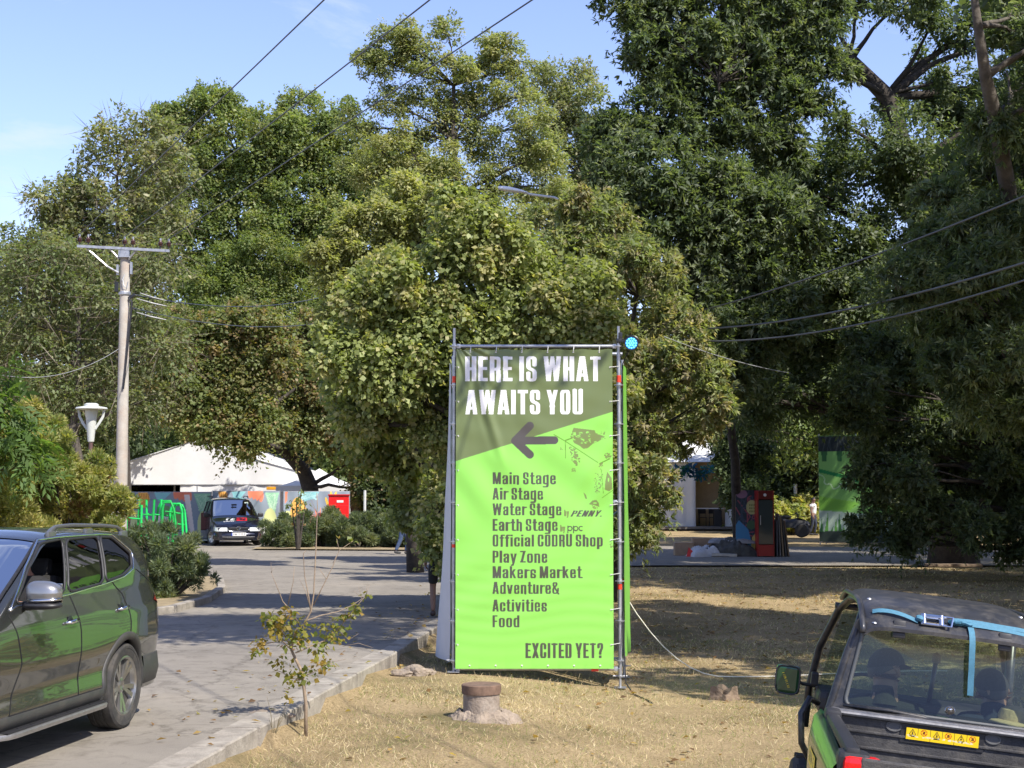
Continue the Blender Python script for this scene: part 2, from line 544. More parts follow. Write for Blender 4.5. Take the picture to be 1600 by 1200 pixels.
    G['b'] = (.42, rg + [V(L, 0, 1)])
    G['r'] = (.30, [V(L, 0, XH), C((L, .5), (L + .05, .66), (.3, .67), w=.16)])
    G['u'] = (.42, [C((L, XH), (L, .3), (L, .055), (M - .02, .055), (Rr, .1), (Rr, .3)), V(L, .3, XH), V(Rr, 0, XH)])
    G['v'] = (.42, [Dg((.075, XH), (.19, 0), 0, XH, .16), Dg((.345, XH), (.23, 0), 0, XH, .16)])
    G['y'] = (.42, [Dg((.075, XH), (.2, 0), .0, XH, .16), ([(.36, XH + .01), (.2, -.06), (.16, -.2), (.02, -.2)], .155, False, (-.26, XH))])
    G['k'] = (.42, [V(L, 0, 1), Dg((.12, .34), (.34, XH), .3, XH, .15), Dg((.2, .46), (.36, 0), 0, .5, .16)])
    G['s'] = (.40, [S(.69, .155)])
    G['&'] = (.50, [C((.46, 0), (.2, .5), (.1, .7), (.1, .93), (.2, .93), (.32, .93), (.32, .7), (.08, .5), (.08, .055), (.22, .055), (.4, .1), (.43, .45), w=.14)])
    G['.'] = (.17, [V(.085, 0, .17)])
    G['0'] = G['O']; G['1'] = (.25, [V(.16, 0, 1), H(.86, 0, .16)])
    G['3'] = G['B']; G['5'] = G['S']; G['7'] = (.36, [H(.93, 0, .36), Dg((.14, 0), (.28, 1), 0, .95)])
    G['8'] = (.42, ring(.055, .5) + ring(.5, .945))
    G['L'] = (.34, [V(L, 0, 1), H(.07, 0, .34)])
    G['!'] = (.18, [V(L, .3, 1), V(L, 0, .18)])
    def wide(k, dy=0): # single storey, monoline
        pass
_font()
# ================================================================ ground, road, kerb
def sstep(x): 
    x = np.clip(x, 0, 1); return x * x * (3 - 2 * x)

def kerb_x(Y):
    return np.where(Y < 20.3, -2.54 + 0.12 * (Y - 11.8), -1.52 + 0.095 * (Y - 20.3))

def lawn_z(X, Y):
    d = -0.18 - 0.22 * sstep((X + 0.8) / 2.6)
    k = sstep((Y - 25) / 17)
    return d * (1 - k) - 0.03 * k + 0.012 * np.sin(X * 1.7 + 0.6 * Y) * (1 - k) + 0.010 * np.sin(1.3 * Y - X) * (1 - k) + .085 * np.exp(-((X - 1.75) / .5) ** 2 - ((Y - 9.4) / 1.5) ** 2) - .075 * np.exp(-((X - 3.1) / .5) ** 2 - ((Y - 9.4) / 1.5) ** 2)

def ground_z(X, Y):
    X = np.asarray(X, float); Y = np.asarray(Y, float)
    kx = kerb_x(Y)
    return np.where((X < kx) | (Y > 43), -0.05, lawn_z(X, Y))

def gz(x, y): return float(ground_z(x, y))

def _axis(a, b, step, far):
    core = list(np.arange(a, b + 1e-6, step)); lo = []; hi = []; s = step
    p = a
    while p > -far: s *= 1.5; p -= s; lo.append(p)
    s = step; p = b
    while p < far: s *= 1.5; p += s; hi.append(p)
    return np.array(lo[::-1] + core + hi)

gxs = _axis(-14, 22, 0.25, 1500); gys = _axis(4, 62, 0.25, 1500)
GX, GY = np.meshgrid(gxs, gys)
GZ = ground_z(GX, GY)
idx = np.arange(GX.size).reshape(GX.shape)
gF = np.stack([idx[:-1, :-1], idx[:-1, 1:], idx[1:, 1:], idx[1:, :-1]], -1).reshape(-1, 4)

def ground_material():
    m = bpy.data.materials.new('dry_grass_soil'); m.use_nodes = True
    t = m.node_tree; p = t.nodes['Principled BSDF']
    p.inputs['Roughness'].default_value = 0.95; p.inputs['Specular IOR Level'].default_value = 0.1
    c = t.nodes.new('ShaderNodeTexCoord')
    def noise(sc, det=6, ro=.6):
        n = t.nodes.new('ShaderNodeTexNoise'); n.inputs['Scale'].default_value = sc
        n.inputs['Detail'].default_value = det; n.inputs['Roughness'].default_value = ro
        t.links.new(c.outputs['Object'], n.inputs['Vector']); return n
    def ramp(n, stops):
        r = t.nodes.new('ShaderNodeValToRGB'); e = r.color_ramp.elements
        e[0].position, e[0].color = stops[0][0], (*stops[0][1], 1)
        e[1].position, e[1].color = stops[-1][0], (*stops[-1][1], 1)
        for po, co in stops[1:-1]:
            q = e.new(po); q.color = (*co, 1)
        t.links.new(n.outputs['Fac'], r.inputs['Fac']); return r
    big = ramp(noise(0.55, 7, .65), [(.32, (.19, .165, .085)), (.45, (.32, .25, .145)), (.62, (.43, .335, .20)), (.75, (.29, .215, .13))])
    fine = ramp(noise(38, 6, .75), [(.3, (.42, .40, .36)), (.7, (1.35, 1.32, 1.25))])
    mu = t.nodes.new('ShaderNodeMix'); mu.data_type = 'RGBA'; mu.blend_type = 'MULTIPLY'
    mu.inputs['Factor'].default_value = 1
    t.links.new(big.outputs['Color'], mu.inputs['A']); t.links.new(fine.outputs['Color'], mu.inputs['B'])
    t.links.new(mu.outputs['Result'], p.inputs['Base Color'])
    nb = noise(55, 6, .8)
    b = t.nodes.new('ShaderNodeBump'); b.inputs['Strength'].default_value = 0.8; b.inputs['Distance'].default_value = 0.03
    t.links.new(nb.outputs['Fac'], b.inputs['Height']); t.links.new(b.outputs['Normal'], p.inputs['Normal'])
    return m
g_me = np_mesh('ground', np.stack([GX, GY, GZ], -1).reshape(-1, 3), gF, None, True)
tag(link('ground', g_me, ground_material()), kind='structure')

def asphalt_material():
    m = bpy.data.materials.new('dusty_asphalt'); m.use_nodes = True
    t = m.node_tree; p = t.nodes['Principled BSDF']
    p.inputs['Roughness'].default_value = 0.9; p.inputs['Specular IOR Level'].default_value = 0.25
    c = t.nodes.new('ShaderNodeTexCoord')
    def noise(sc, det=6, ro=.6, dist=0.0):
        n = t.nodes.new('ShaderNodeTexNoise'); n.inputs['Scale'].default_value = sc
        n.inputs['Detail'].default_value = det; n.inputs['Roughness'].default_value = ro
        n.inputs['Distortion'].default_value = dist
        t.links.new(c.outputs['Object'], n.inputs['Vector']); return n
    def ramp(src, stops):
        r = t.nodes.new('ShaderNodeValToRGB'); e = r.color_ramp.elements
        e[0].position, e[0].color = stops[0][0], (*stops[0][1], 1)
        e[1].position, e[1].color = stops[-1][0], (*stops[-1][1], 1)
        for po, co in stops[1:-1]:
            q = e.new(po); q.color = (*co, 1)
        t.links.new(src, r.inputs['Fac']); return r
    def mul(a, b):
        mu = t.nodes.new('ShaderNodeMix'); mu.data_type = 'RGBA'; mu.blend_type = 'MULTIPLY'; mu.inputs['Factor'].default_value = 1
        t.links.new(a, mu.inputs['A']); t.links.new(b, mu.inputs['B']); return mu.outputs['Result']
    base = ramp(noise(0.35, 8, .62).outputs['Fac'], [(.3, (.20, .182, .155)), (.55, (.255, .232, .195)), (.75, (.31, .275, .222))])
    grit = ramp(noise(120, 4, .8).outputs['Fac'], [(.3, (.66, .66, .66)), (.7, (1.25, 1.24, 1.22))])
    stain = ramp(noise(2.3, 7, .75, 1.2).outputs['Fac'], [(.36, (.72, .71, .70)), (.52, (1, 1, 1))])
    vo = t.nodes.new('ShaderNodeTexVoronoi'); vo.feature = 'DISTANCE_TO_EDGE'; vo.inputs['Scale'].default_value = 0.33
    wob = noise(1.6, 6, .7)
    ad = t.nodes.new('ShaderNodeMixRGB'); ad.blend_type = 'ADD'; ad.inputs['Fac'].default_value = 0.9
    t.links.new(c.outputs['Object'], ad.inputs['Color1']); t.links.new(wob.outputs['Color'], ad.inputs['Color2'])
    t.links.new(ad.outputs['Color'], vo.inputs['Vector'])
    crack = ramp(vo.outputs['Distance'], [(0.0, (.62, .61, .60)), (.005, (.8, .8, .8)), (.010, (1, 1, 1))])
    col = mul(mul(mul(base.outputs['Color'], grit.outputs['Color']), stain.outputs['Color']), crack.outputs['Color'])
    t.links.new(col, p.inputs['Base Color'])
    b = t.nodes.new('ShaderNodeBump'); b.inputs['Strength'].default_value = 0.5; b.inputs['Distance'].default_value = 0.012
    t.links.new(noise(90, 4, .8).outputs['Fac'], b.inputs['Height']); t.links.new(b.outputs['Normal'], p.inputs['Normal'])
    return m
ASPH = asphalt_material()
CONC = pmat('kerb_concrete', (.285, .258, .215), .92, var=.28, vscale=5, bump=.5, bscale=45, dirt=(.14, .12, .095), dscale=2.2, damt=.75)

def flat_sheet(name, poly, z, mat):
    mb = MB(); mb.add([(x, y, z) for x, y in poly], [tuple(range(len(poly)))])
    return tag(mb.build(name, mat), kind='structure')
kl = [(float(kerb_x(np.array(y))), y) for y in (-10, 4, 11.8, 20.29, 20.31, 24.5, 34, 42.6)]
road_poly = [(-60, -10)] + [(x - .02, y) for x, y in kl] + [(4, 43.6), (60, 43.2), (60, 57), (12, 57.5), (4, 58.5), (-3.2, 56), (-3.4, 53.6), (-9.2, 54.5), (-9.4, 66), (-60, 66)]
flat_sheet('road', road_poly, 0.0, ASPH)
# flat concrete gutter slab and kerb along the lawn, laid in worn lengths
mb = MB(); rr = random.Random(3)
y = -6.0
while y < 42:
    ln = 1.0 if y < 20.3 else 1.0
    y2 = min(y + ln, 42.3)
    if y < 20.3 < y2: y2 = 20.3
    wdt = .30 if y < 20.2 else .24
    off = .0 if y < 20.2 else -.02
    a = Vector((float(kerb_x(np.array(y + .001))), y + .012, 0)); b = Vector((float(kerb_x(np.array(y2 - .001))), y2 - .012, 0))
    t = rr.uniform(-.012, .012); zt = .012 + rr.uniform(-.006, .006)
    if y2 - y > .05:
        q = [(a.x + t + off, a.y), (b.x + t + off, b.y), (b.x - wdt + off, b.y), (a.x - wdt + off, a.y)]
        top = [(x_, y_, zt) for x_, y_ in q]; bot = [(x_, y_, -.7) for x_, y_ in q]
        top[0] = (top[0][0] - .012, top[0][1], zt); top[1] = (top[1][0] - .012, top[1][1], zt)
        mid = [(q[0][0], q[0][1], zt - .014), (q[1][0], q[1][1], zt - .014)]
        mb.add(top + bot + mid, [(0, 1, 2, 3), (8, 9, 1, 0), (4, 5, 9, 8), (5, 6, 2, 1, 9), (7, 4, 8, 0, 3), (6, 7, 3, 2)])
    y = y2
tag(mb.build('kerb', CONC, fix=True), kind='structure')
# raised planting bed on the far left with a worn kerb
bed = [(-40, 24.5), (-6.6, 25.2), (-5.95, 27), (-5.8, 29.3), (-6.1, 32.5), (-6.85, 36.2), (-8.2, 39.5), (-10.4, 46), (-13.2, 60), (-40, 60)]
flat_sheet('planting_bed', bed, 0.07, MATS.get('x') or pmat('bed_soil', (.25, .195, .11), .95, var=.4, vscale=3, bump=.8, bscale=40))
mb = MB()
for (x0, y0), (x1, y1) in zip([(-16, 24.7)] + bed[1:-2], bed[1:-1]):
    d = Vector((x1 - x0, y1 - y0, 0)); n = int(max(1, d.length // .9)); d.normalize()
    L_ = math.hypot(x1 - x0, y1 - y0) / n
    for k in range(n):
        c = Vector((x0, y0, 0)) + d * (L_ * (k + .5))
        mb.box((c.x, c.y, .02), (L_ * .97, .16, .2), Matrix.Rotation(math.atan2(d.y, d.x), 3, 'Z'), .015)
tag(mb.build('bed_kerb', CONC), kind='structure')
low_bed = [(-9.2, 54.4), (-3.6, 53.5), (-3.3, 56), (-3.3, 61.5), (-9.3, 61.5)]
flat_sheet('juniper_bed', low_bed, 0.05, MATS['bed_soil'])

# dry grass blades, one uncountable mass
def make_grass():
    P = []; 
    for (y0, y1, dens, h0) in ((10.2, 14, 1500, .042), (14, 19, 950, .044), (19, 26, 420, .05), (26, 43, 110, .055)):
        x1 = .36 * y1 + 1.2; x0 = -3.0
        n = int((x1 - x0) * (y1 - y0) * dens)
        X = RNG.uniform(x0, x1, n); Y = RNG.uniform(y0, y1, n)
        k = (X > kerb_x(Y) + .02) & (X < .36 * Y + 1.2)
        P.append(np.stack([X[k], Y[k], np.full(k.sum(), h0)], 1))
    P = np.concatenate(P)
    X, Y, h0 = P.T
    pat = np.sin(X * 1.9 + 2 * np.sin(Y * .8)) + np.sin(Y * 2.3 + 1.7 * np.sin(X * 1.1)) + .6 * np.sin(5.1 * X + 3.3 * Y)
    keep = RNG.random(len(X)) < np.clip(.62 + .25 * pat, .12, 1)
    X, Y, h0, pat = X[keep], Y[keep], h0[keep], pat[keep]
    n = len(X)
    z = ground_z(X, Y) - .004
    th = RNG.uniform(0, 2 * np.pi, n); lean = RNG.beta(2.2, 1.6, n) * 1.5
    D = np.stack([np.cos(th) * np.sin(lean), np.sin(th) * np.sin(lean), np.cos(lean)], 1)
    S = unit(np.cross(D, RNG.normal(size=(n, 3))))
    L = h0 * RNG.uniform(.5, 1.7, n); W = RNG.uniform(.002, .0055, n) * np.clip(Y / 14, 1, 2.4)
    P0 = np.stack([X, Y, z], 1)
    V = np.empty((n, 4, 3)); V[:, 0] = P0 - S * W[:, None] * .5; V[:, 1] = P0 + S * W[:, None] * .5
    tip = P0 + D * L[:, None]
    V[:, 2] = tip + S * W[:, None] * .2; V[:, 3] = tip - S * W[:, None] * .2
    straw = np.array([(.60, .49, .29), (.49, .39, .225), (.66, .56, .37), (.37, .285, .165)])
    green = np.array([(.19, .225, .07), (.27, .285, .10), (.15, .19, .06)])
    c = straw[RNG.integers(0, 4, n)]
    g = RNG.random(n) < np.clip(.33 - .17 * np.sin(X * .9 + 1.2) * np.cos(Y * .7) + .12 * np.sin(2.2 * X + Y), .05, .6)
    c[g] = green[RNG.integers(0, 3, g.sum())]
    c = c * RNG.uniform(.75, 1.2, (n, 1))
    me = np_mesh('dry_grass', V.reshape(-1, 3), np.arange(n * 4).reshape(n, 4), np.repeat(c, 4, 0))
    tag(link('dry_grass', me, leaf_material('grass_blade', .25, .7, .1)), kind='stuff')
make_grass()
def make_litter():
    n = 5200
    Y = RNG.uniform(11, 42, n) ; X = RNG.uniform(-2.5, 1, n) + RNG.random(n) * (.36 * Y)
    k = X > kerb_x(Y) + .05
    k &= (RNG.random(n) < np.clip((Y - 14) / 14, .12, 1))
    X, Y = X[k], Y[k]; 
    n2 = 240
    Y2 = RNG.uniform(13, 40, n2); X2 = kerb_x(Y2) - np.abs(RNG.normal(0, .8, n2)) - .05
    on_road = np.concatenate([np.zeros(len(X), bool), np.ones(n2, bool)])
    X = np.concatenate([X, X2]); Y = np.concatenate([Y, Y2]); n = len(X)
    z = np.where(on_road, .022, ground_z(X, Y) + .02)
    th = RNG.uniform(0, 6.28, n)
    D = unit(np.stack([np.cos(th), np.sin(th), RNG.normal(0, .25, n)], 1)); N = unit(np.stack([RNG.normal(0, .35, n), RNG.normal(0, .35, n), np.ones(n)], 1))
    pal = np.array([(.30, .18, .07), (.22, .13, .06), (.42, .29, .11), (.36, .30, .2), (.16, .10, .06)])
    C = pal[RNG.integers(0, 5, n)] * RNG.uniform(.7, 1.2, (n, 1))
    L = RNG.uniform(.04, .11, n)
    V, F, C = leaf_quads(np.stack([X, Y, z], 1), D, N, L, L * .6, .12, C)
    tag(link('fallen_leaves', np_mesh('fallen_leaves', V, F, C), leaf_material()), kind='stuff')
make_litter()

# ================================================================ trees
BARK = pmat('bark', (.048, .04, .032), .95, var=.45, vscale=6, bump=1.0, bscale=22)
BARKL = pmat('pale_bark', (.085, .073, .06), .95, var=.4, vscale=6, bump=1.0, bscale=18)
LEAF = leaf_material()
PAL = {
 'green': [(.105, .145, .034), (.125, .165, .04), (.085, .125, .034), (.16, .175, .045)],
 'pale': [(.15, .165, .07), (.13, .15, .06), (.18, .17, .085), (.11, .135, .05)],
 'acacia': [(.145,.17,.06), (.175,.19,.065), (.20,.195,.07), (.125,.155,.055)],
 'yellow': [(.185,.20,.06), (.165,.185,.055), (.215,.21,.07)],
 'linden': [(.15,.178,.042), (.175,.20,.05), (.125,.155,.04), (.25,.235,.085)],
 'maple': [(.105,.132,.036), (.13,.142,.04), (.145,.138,.042), (.175,.125,.048), (.095,.125,.033), (.115,.138,.036)],
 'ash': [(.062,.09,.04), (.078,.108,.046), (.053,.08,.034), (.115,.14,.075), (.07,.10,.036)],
 'ashyellow': [(.14,.17,.06), (.17,.185,.07), (.185,.185,.08), (.115,.15,.055), (.21,.18,.09), (.135,.165,.06)],
 'olive': [(.115,.135,.05), (.10,.135,.045), (.135,.14,.058), (.09,.12,.04)],
 'thuja': [(.17,.19,.035), (.225,.22,.045), (.135,.165,.034), (.26,.225,.055)],
 'juniper': [(.075, .105, .052), (.095, .125, .06), (.065, .09, .045), (.13, .145, .06)],
 'dark': [(.045, .068, .025), (.055, .08, .028), (.035, .055, .022)],
 'twig': [(.17, .135, .095), (.13, .10, .07), (.21, .17, .12)],
}
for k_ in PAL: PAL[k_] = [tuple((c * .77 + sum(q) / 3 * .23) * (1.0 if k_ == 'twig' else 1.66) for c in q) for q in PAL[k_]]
def foliage(subs, n, leaf, pal, seed, style='leaf', droop=.2, flat=.8, upb=.6, fill=.35, patch=None):
    """subs: rows x,y,z,r. returns V,F,C"""
    g = np.random.default_rng(seed)
    subs = np.asarray(subs, float); w = subs[:, 3] ** 2
    if subs.shape[1] > 4: w = w * subs[:, 4]
    w /= w.sum()
    L0, W0 = leaf
    k = 1
    if style == 'spray': k = 9
    if style == 'burst': k = 7
    na = n // k
    si = g.choice(len(subs), na, p=w)
    O = unit(g.normal(size=(na, 3)) + np.array([0, 0, .25]))
    rad = subs[si, 3] * (fill + (1.08 - fill) * g.random(na) ** .55) * np.clip(1 + .16 * g.normal(size=na), .6, 1.22)
    P = subs[si, :3] + O * rad[:, None] * np.array([1, 1, flat])
    N = unit(O * .8 + np.array([0, 0, upb]) + g.normal(size=(na, 3)) * .45)
    D = unit(np.cross(N, unit(g.normal(size=(na, 3)))) + O * .5)
    D[:, 2] -= droop; D = unit(D)
    pal = np.asarray(pal); subt = g.integers(0, len(pal), len(subs))
    ci = np.where(g.random(na) < .55, subt[si], g.integers(0, len(pal), na))
    C = pal[ci] * g.uniform(.78, 1.22, (na, 1)) * (1 + .1 * g.normal(size=len(subs)))[si][:, None]
    if style == 'spray':
        S = unit(np.cross(D, N)); PP = []; DD = []; NN = []
        rl = L0 * 2.3
        for j in range(k):
            t = (j // 2 + 1) / (k // 2 + 1) if j < k - 1 else 1.0
            sd = 1 if j % 2 else -1
            base = P + D * (rl * t) - np.array([0, 0, 1]) * (rl * .25 * t * t)
            d = D * .75 + S * sd * .75 if j < k - 1 else D
            PP.append(base); DD.append(unit(d - np.array([0, 0, .25]))); NN.append(N)
        P = np.concatenate(PP); D = np.concatenate(DD); N = np.concatenate(NN); C = np.tile(C, (k, 1))
    if style == 'burst':
        PP = []; DD = []; NN = []
        for j in range(k):
            d = unit(D + g.normal(size=(na, 3)) * .62 + N * .1); d[:, 2] -= .18
            PP.append(P + D * (L0 * .35 * g.random((na, 1)))); DD.append(unit(d)); NN.append(unit(N + g.normal(size=(na, 3)) * .4))
        P = np.concatenate(PP); D = np.concatenate(DD); N = np.concatenate(NN); C = np.tile(C, (k, 1))
    m = len(P)
    N = unit(N - D * (N * D).sum(1, keepdims=True))
    q_ = g.uniform(.5, 1.45, m); L = L0 * q_; W = W0 * q_ * g.uniform(.8, 1.2, m)
    return leaf_quads(P, D, N, L, W, .12 if style != 'twig' else 0.0, np.clip(C * g.uniform(.9, 1.1, (m, 1)), .004, .9))

def sublobes(lobes, per, gap, seed, flat=.85):
    g = np.random.default_rng(seed); out = []; own = []
    for i, (x, y, z, r) in enumerate(lobes):
        m = max(5, int(per * (0.6 + .4 * min(r, 3) / 2)))
        for k in range(m):
            d = unit(g.normal(size=(1, 3)))[0]; d[2] = d[2] * .9 + .1
            q = r * (.35 + .8 * g.random() ** .7)
            s = r * gap * g.uniform(.55, 1.35)
            out.append((x + d[0] * q, y + d[1] * q, z + d[2] * q * flat, s)); own.append(i)
    return np.array(out), own

def tree(name, label, Y, base, lobes, n, leaf, pal, tr=.18, style='leaf', per=12, gap=.36, seed=1, cat='tree', droop=.2,
         depth=.5, bark=None, group=None, trunk=None, twigs=True, flat=.85, upb=.6, extra=None, world=False, limbs=True, fill=.35, loose=.35):
    g = random.Random(seed)
    L3 = []
    for lb in lobes:
        if world:
            L3.append(tuple(lb)); continue
        px, py, rp = lb[:3]
        r = rp * Y / 2400.0
        yy = Y + (lb[3] if len(lb) > 3 else g.uniform(-1, 1) * depth * max(1.2, r * 1.2))
        p = at(px, py, yy); L3.append((p.x, p.y, p.z, r))
    A = np.array(L3)
    b = Vector(base) if len(base) == 3 else Vector((at(base[0], base[1], Y).x, Y, gz(at(base[0], base[1], Y).x, Y)))
    root = thing(name, label, cat, b, group=group)
    subs, own = sublobes(L3, per, gap, seed)
    loc = np.array(b)
    S2 = np.concatenate([np.column_stack([subs, np.ones(len(subs))]), np.column_stack([A[:, :3], A[:, 3] * 1.08, np.full(len(A), loose)])]); S2[:, :3] -= loc
    V, F, C = foliage(S2, n, leaf, PAL[pal] if isinstance(pal, str) else pal, seed, style, droop, flat, upb, fill)
    if extra:
        for (pal2, leaf2, n2, style2) in extra:
            v, f, c = foliage(S2, n2, leaf2, PAL[pal2], seed + 5, style2, droop, flat, upb, .1)
            F = np.concatenate([F, f + len(V)]); V = np.concatenate([V, v]); C = np.concatenate([C, c])
    # loose sprigs that break the outline
    g3 = np.random.default_rng(seed + 9); ns_ = max(1, n // 95); kk = 13
    li = g3.choice(len(A), ns_, p=A[:, 3] ** 2 / (A[:, 3] ** 2).sum()); o_ = unit(g3.normal(size=(ns_, 3)) + np.array([0, 0, .35]))
    p0 = A[li, :3] - loc + o_ * (A[li, 3] * .82)[:, None]; dd = unit(o_ + g3.normal(size=(ns_, 3)) * .5 + np.array([0, 0, .15])); ln_ = A[li, 3] * g3.uniform(.25, .7, ns_)
    t_ = np.tile(np.linspace(.1, 1, kk), ns_); P_s = np.repeat(p0, kk, 0) + np.repeat(dd, kk, 0) * (np.repeat(ln_, kk) * t_)[:, None]
    P_s[:, 2] -= np.repeat(ln_, kk) * .25 * t_ ** 2; P_s += g3.normal(size=P_s.shape) * leaf[0] * .3
    D_s = unit(np.repeat(dd, kk, 0) + g3.normal(size=P_s.shape) * .8 - np.array([0, 0, droop])); N_s = unit(np.array([0, 0, 1.0]) + g3.normal(size=P_s.shape) * .6); N_s = unit(N_s - D_s * (N_s * D_s).sum(1, keepdims=True))
    pl_ = np.asarray(PAL[pal] if isinstance(pal, str) else pal); C_s = np.repeat(pl_[g3.integers(0, len(pl_), ns_)], kk, 0) * g3.uniform(.8, 1.2, (ns_ * kk, 1))
    z_ = g3.uniform(.6, 1.25, ns_ * kk)
    v, f, c = leaf_quads(P_s, D_s, N_s, leaf[0] * z_, leaf[1] * z_, .1, C_s)
    F = np.concatenate([F, f + len(V)]); V = np.concatenate([V, v]); C = np.concatenate([C, c])
    link('crown', np_mesh('crown', V, F, C), LEAF, root)
    # trunk, limbs and boughs in one tapering mesh
    mb = MB()
    zc = A[:, 2]; top = Vector((np.average(A[:, 0], weights=A[:, 3]), np.average(A[:, 1], weights=A[:, 3]), zc.min() + .72 * (zc.max() - zc.min())))
    if trunk: pts = [Vector(p) for p in trunk]
    else:
        pts = [b + (top - b) * t + Vector((g.uniform(-1, 1), g.uniform(-1, 1), 0)) * tr * 1.2 * math.sin(math.pi * t) for t in np.linspace(0, 1, 9)]
        pts[0] = b - Vector((0, 0, .15))
    m = len(pts); rad = [tr * (1.25 if i == 0 else 1) * (1 - .78 * i / (m - 1)) for i in range(m)]
    mb.tube([p - b for p in pts], rad, 10)
    if limbs:
        for i, (x, y, z, r) in enumerate(L3):
            c = Vector((x, y, z)); dmin = 0
            best = 0; bs = 1e9
            for k in range(1, m):
                d = (c - pts[k]).length + max(0, pts[k].z - (z - .25 * r)) * 3
                if d < bs: bs = d; best = k
            s = pts[best]; ln = (c - s).length
            md = (s + c) * .5 + Vector((g.uniform(-.12, .12) * ln, g.uniform(-.12, .12) * ln, .06 * ln))
            q = []
            for t in np.linspace(0, 1, 7):
                q.append(s * (1 - t) ** 2 + md * 2 * t * (1 - t) + c * t * t + Vector((g.uniform(-1, 1), g.uniform(-1, 1), g.uniform(-1, 1))) * .02 * ln)
            q[0] = s
            r0 = min(rad[best] * .7, .03 + .022 * ln); mb.tube([p - b for p in q], [r0 * (1 - .75 * t) for t in np.linspace(0, 1, 7)], 6)
            if twigs:
                for j, o in enumerate(own):
                    if o != i or g.random() < .35: continue
                    e = Vector(subs[j, :3]); s2 = q[g.choice((3, 4, 5, 6))]
                    mm = (s2 + e) * .5 + Vector((g.uniform(-.1, .1), g.uniform(-.1, .1), .08)) * (e - s2).length
                    e2 = e + (e - s2).normalized() * subs[j, 3] * .5
                    mb.tube([s2 - b, mm - b, e2 - b], [r0 * .3, r0 * .2, .006], 4, cap=False)
    mb.build('trunk', bark or BARK, root, smooth='all')
    return root

def fill(poly, n, r0, r1, seed, holes=(), dz=1.0):
    g = random.Random(seed); out = []; n_ = len(poly)
    xs = [p[0] for p in poly]; ys = [p[1] for p in poly]
    def inside(x, y):
        c = False
        for i in range(n_):
            (x0, y0), (x1, y1) = poly[i], poly[(i + 1) % n_]
            if (y0 > y) != (y1 > y) and x < (x1 - x0) * (y - y0) / (y1 - y0) + x0: c = not c
        return c
    tries = 0
    while len(out) < n and tries < 6000:
        tries += 1
        x = g.uniform(min(xs), max(xs)); y = g.uniform(min(ys), max(ys)); r = g.uniform(r0, r1)
        if not inside(x, y) or any(math.hypot(x - hx, y - hy) < hr + r * .7 for hx, hy, hr in holes): continue
        if any(math.hypot(x - o[0], y - o[1]) < .62 * (r + o[2]) * (1 - tries / 9000) for o in out): continue
        out.append((x, y, r))
    return out

# far wood that closes the view behind everything
def far_wood():
    g = np.random.default_rng(5); subs = []
    for k in range(120):
        x = g.uniform(-52, 52); y = g.uniform(92, 112); 
        for z in np.arange(1, g.uniform(5, 9.5), 1.7):
            subs.append((x + g.normal() * 1.2, y + g.normal() * 1.2, z, g.uniform(1.3, 2.2)))
    V, F, C = foliage(np.array(subs), 75000, (.42, .26), PAL['dark'] + PAL['green'][:2], 6, fill=.6)
    tag(link('far_wood', np_mesh('far_wood', V, F, C), LEAF), kind='stuff')
far_wood()

T = tree
T('ash_tree', 'tall leafy tree at the far left edge, half behind bare brown twigs', 68, (60, 830), fill([(-60,450),(0,420),(60,330),(110,290),(150,330),(200,420),(240,520),(240,620),(140,680),(110,760),(-60,760)], 34, 34, 58, 21), 90000, (.17,.095), 'olive', .3, seed=21)
T('sparse_tree', 'thin tree with sparse pale crinkled leaves high against the sky', 66, (195, 820), fill([(60,330),(100,265),(150,290),(140,220),(200,185),(260,200),(300,260),(290,360),(250,460),(140,470),(90,420)], 24, 24, 42, 22), 15000, (.22,.11), 'pale', .25, seed=22, gap=.42, extra=[('twig', (1.0,.022), 2600, 'twig')])
T('bare_tree', 'half dead tree of bare brown twigs hanging around the concrete utility pole', 52, (120, 830), fill([(20,400),(120,380),(250,400),(280,520),(260,620),(150,660),(10,650),(-10,520)], 22, 40, 62, 23), 24000, (.14,.075), 'olive', .22, seed=23, per=11, extra=[('twig', (1.0,.02), 3600, 'twig')], bark=BARKL, droop=.5)
T('green_tree', 'broad bright green tree, tallest of the left wood, beneath the overhead wires', 92, (370, 820), fill([(250,250),(265,190),(300,155),(350,150),(385,180),(400,215),(440,200),(500,240),(520,330),(500,420),(420,470),(300,480),(245,430),(215,350)], 34, 28, 50, 24) + [(265,190,26),(310,165,24),(350,160,22)], 135000, (.20,.115), 'green', .42, seed=24, per=14)
T('crooked_tree', 'green tree with dark crooked limbs, just left of the tall layered acacia', 93, (560, 820), fill([(395,190),(430,150),(475,155),(490,200),(540,195),(590,230),(640,230),(660,320),(650,450),(620,560),(520,580),(470,480),(500,380),(490,280),(420,240)], 32, 26, 46, 25), 95000, (.20,.115), 'green', .34, seed=25)
T('acacia_tree', 'tallest tree at centre, airy acacia with layered yellow green tiers and sky showing through', 76, (705, 830), [(620,75,42),(655,95,36),(590,105,30),(700,48,26),(715,110,30),(665,150,40),(610,160,34),(640,60,26),(575,90,22),(780,85,32),(810,105,26),(760,120,36),(740,165,38),(805,155,38),(770,70,24),(700,200,42),(640,215,42),(830,200,36),(770,220,44),(600,240,40),(690,265,46),(800,260,46),(740,300,50),(640,290,45),(850,290,40),(700,350,60),(780,350,60),(560,200,30),(855,240,34),(570,270,36)], 90000, (.16,.08), 'acacia', .42, seed=26, per=11, gap=.38, flat=.6, upb=1.1)
T('distant_tree', 'pale green tree far behind, between the acacia and the dark right crown', 92, (890, 830), fill([(840,180),(860,115),(900,110),(940,160),(980,240),(980,420),(850,430),(830,280)], 24, 26, 44, 27), 44000, (.2,.11), 'pale', .3, seed=27)
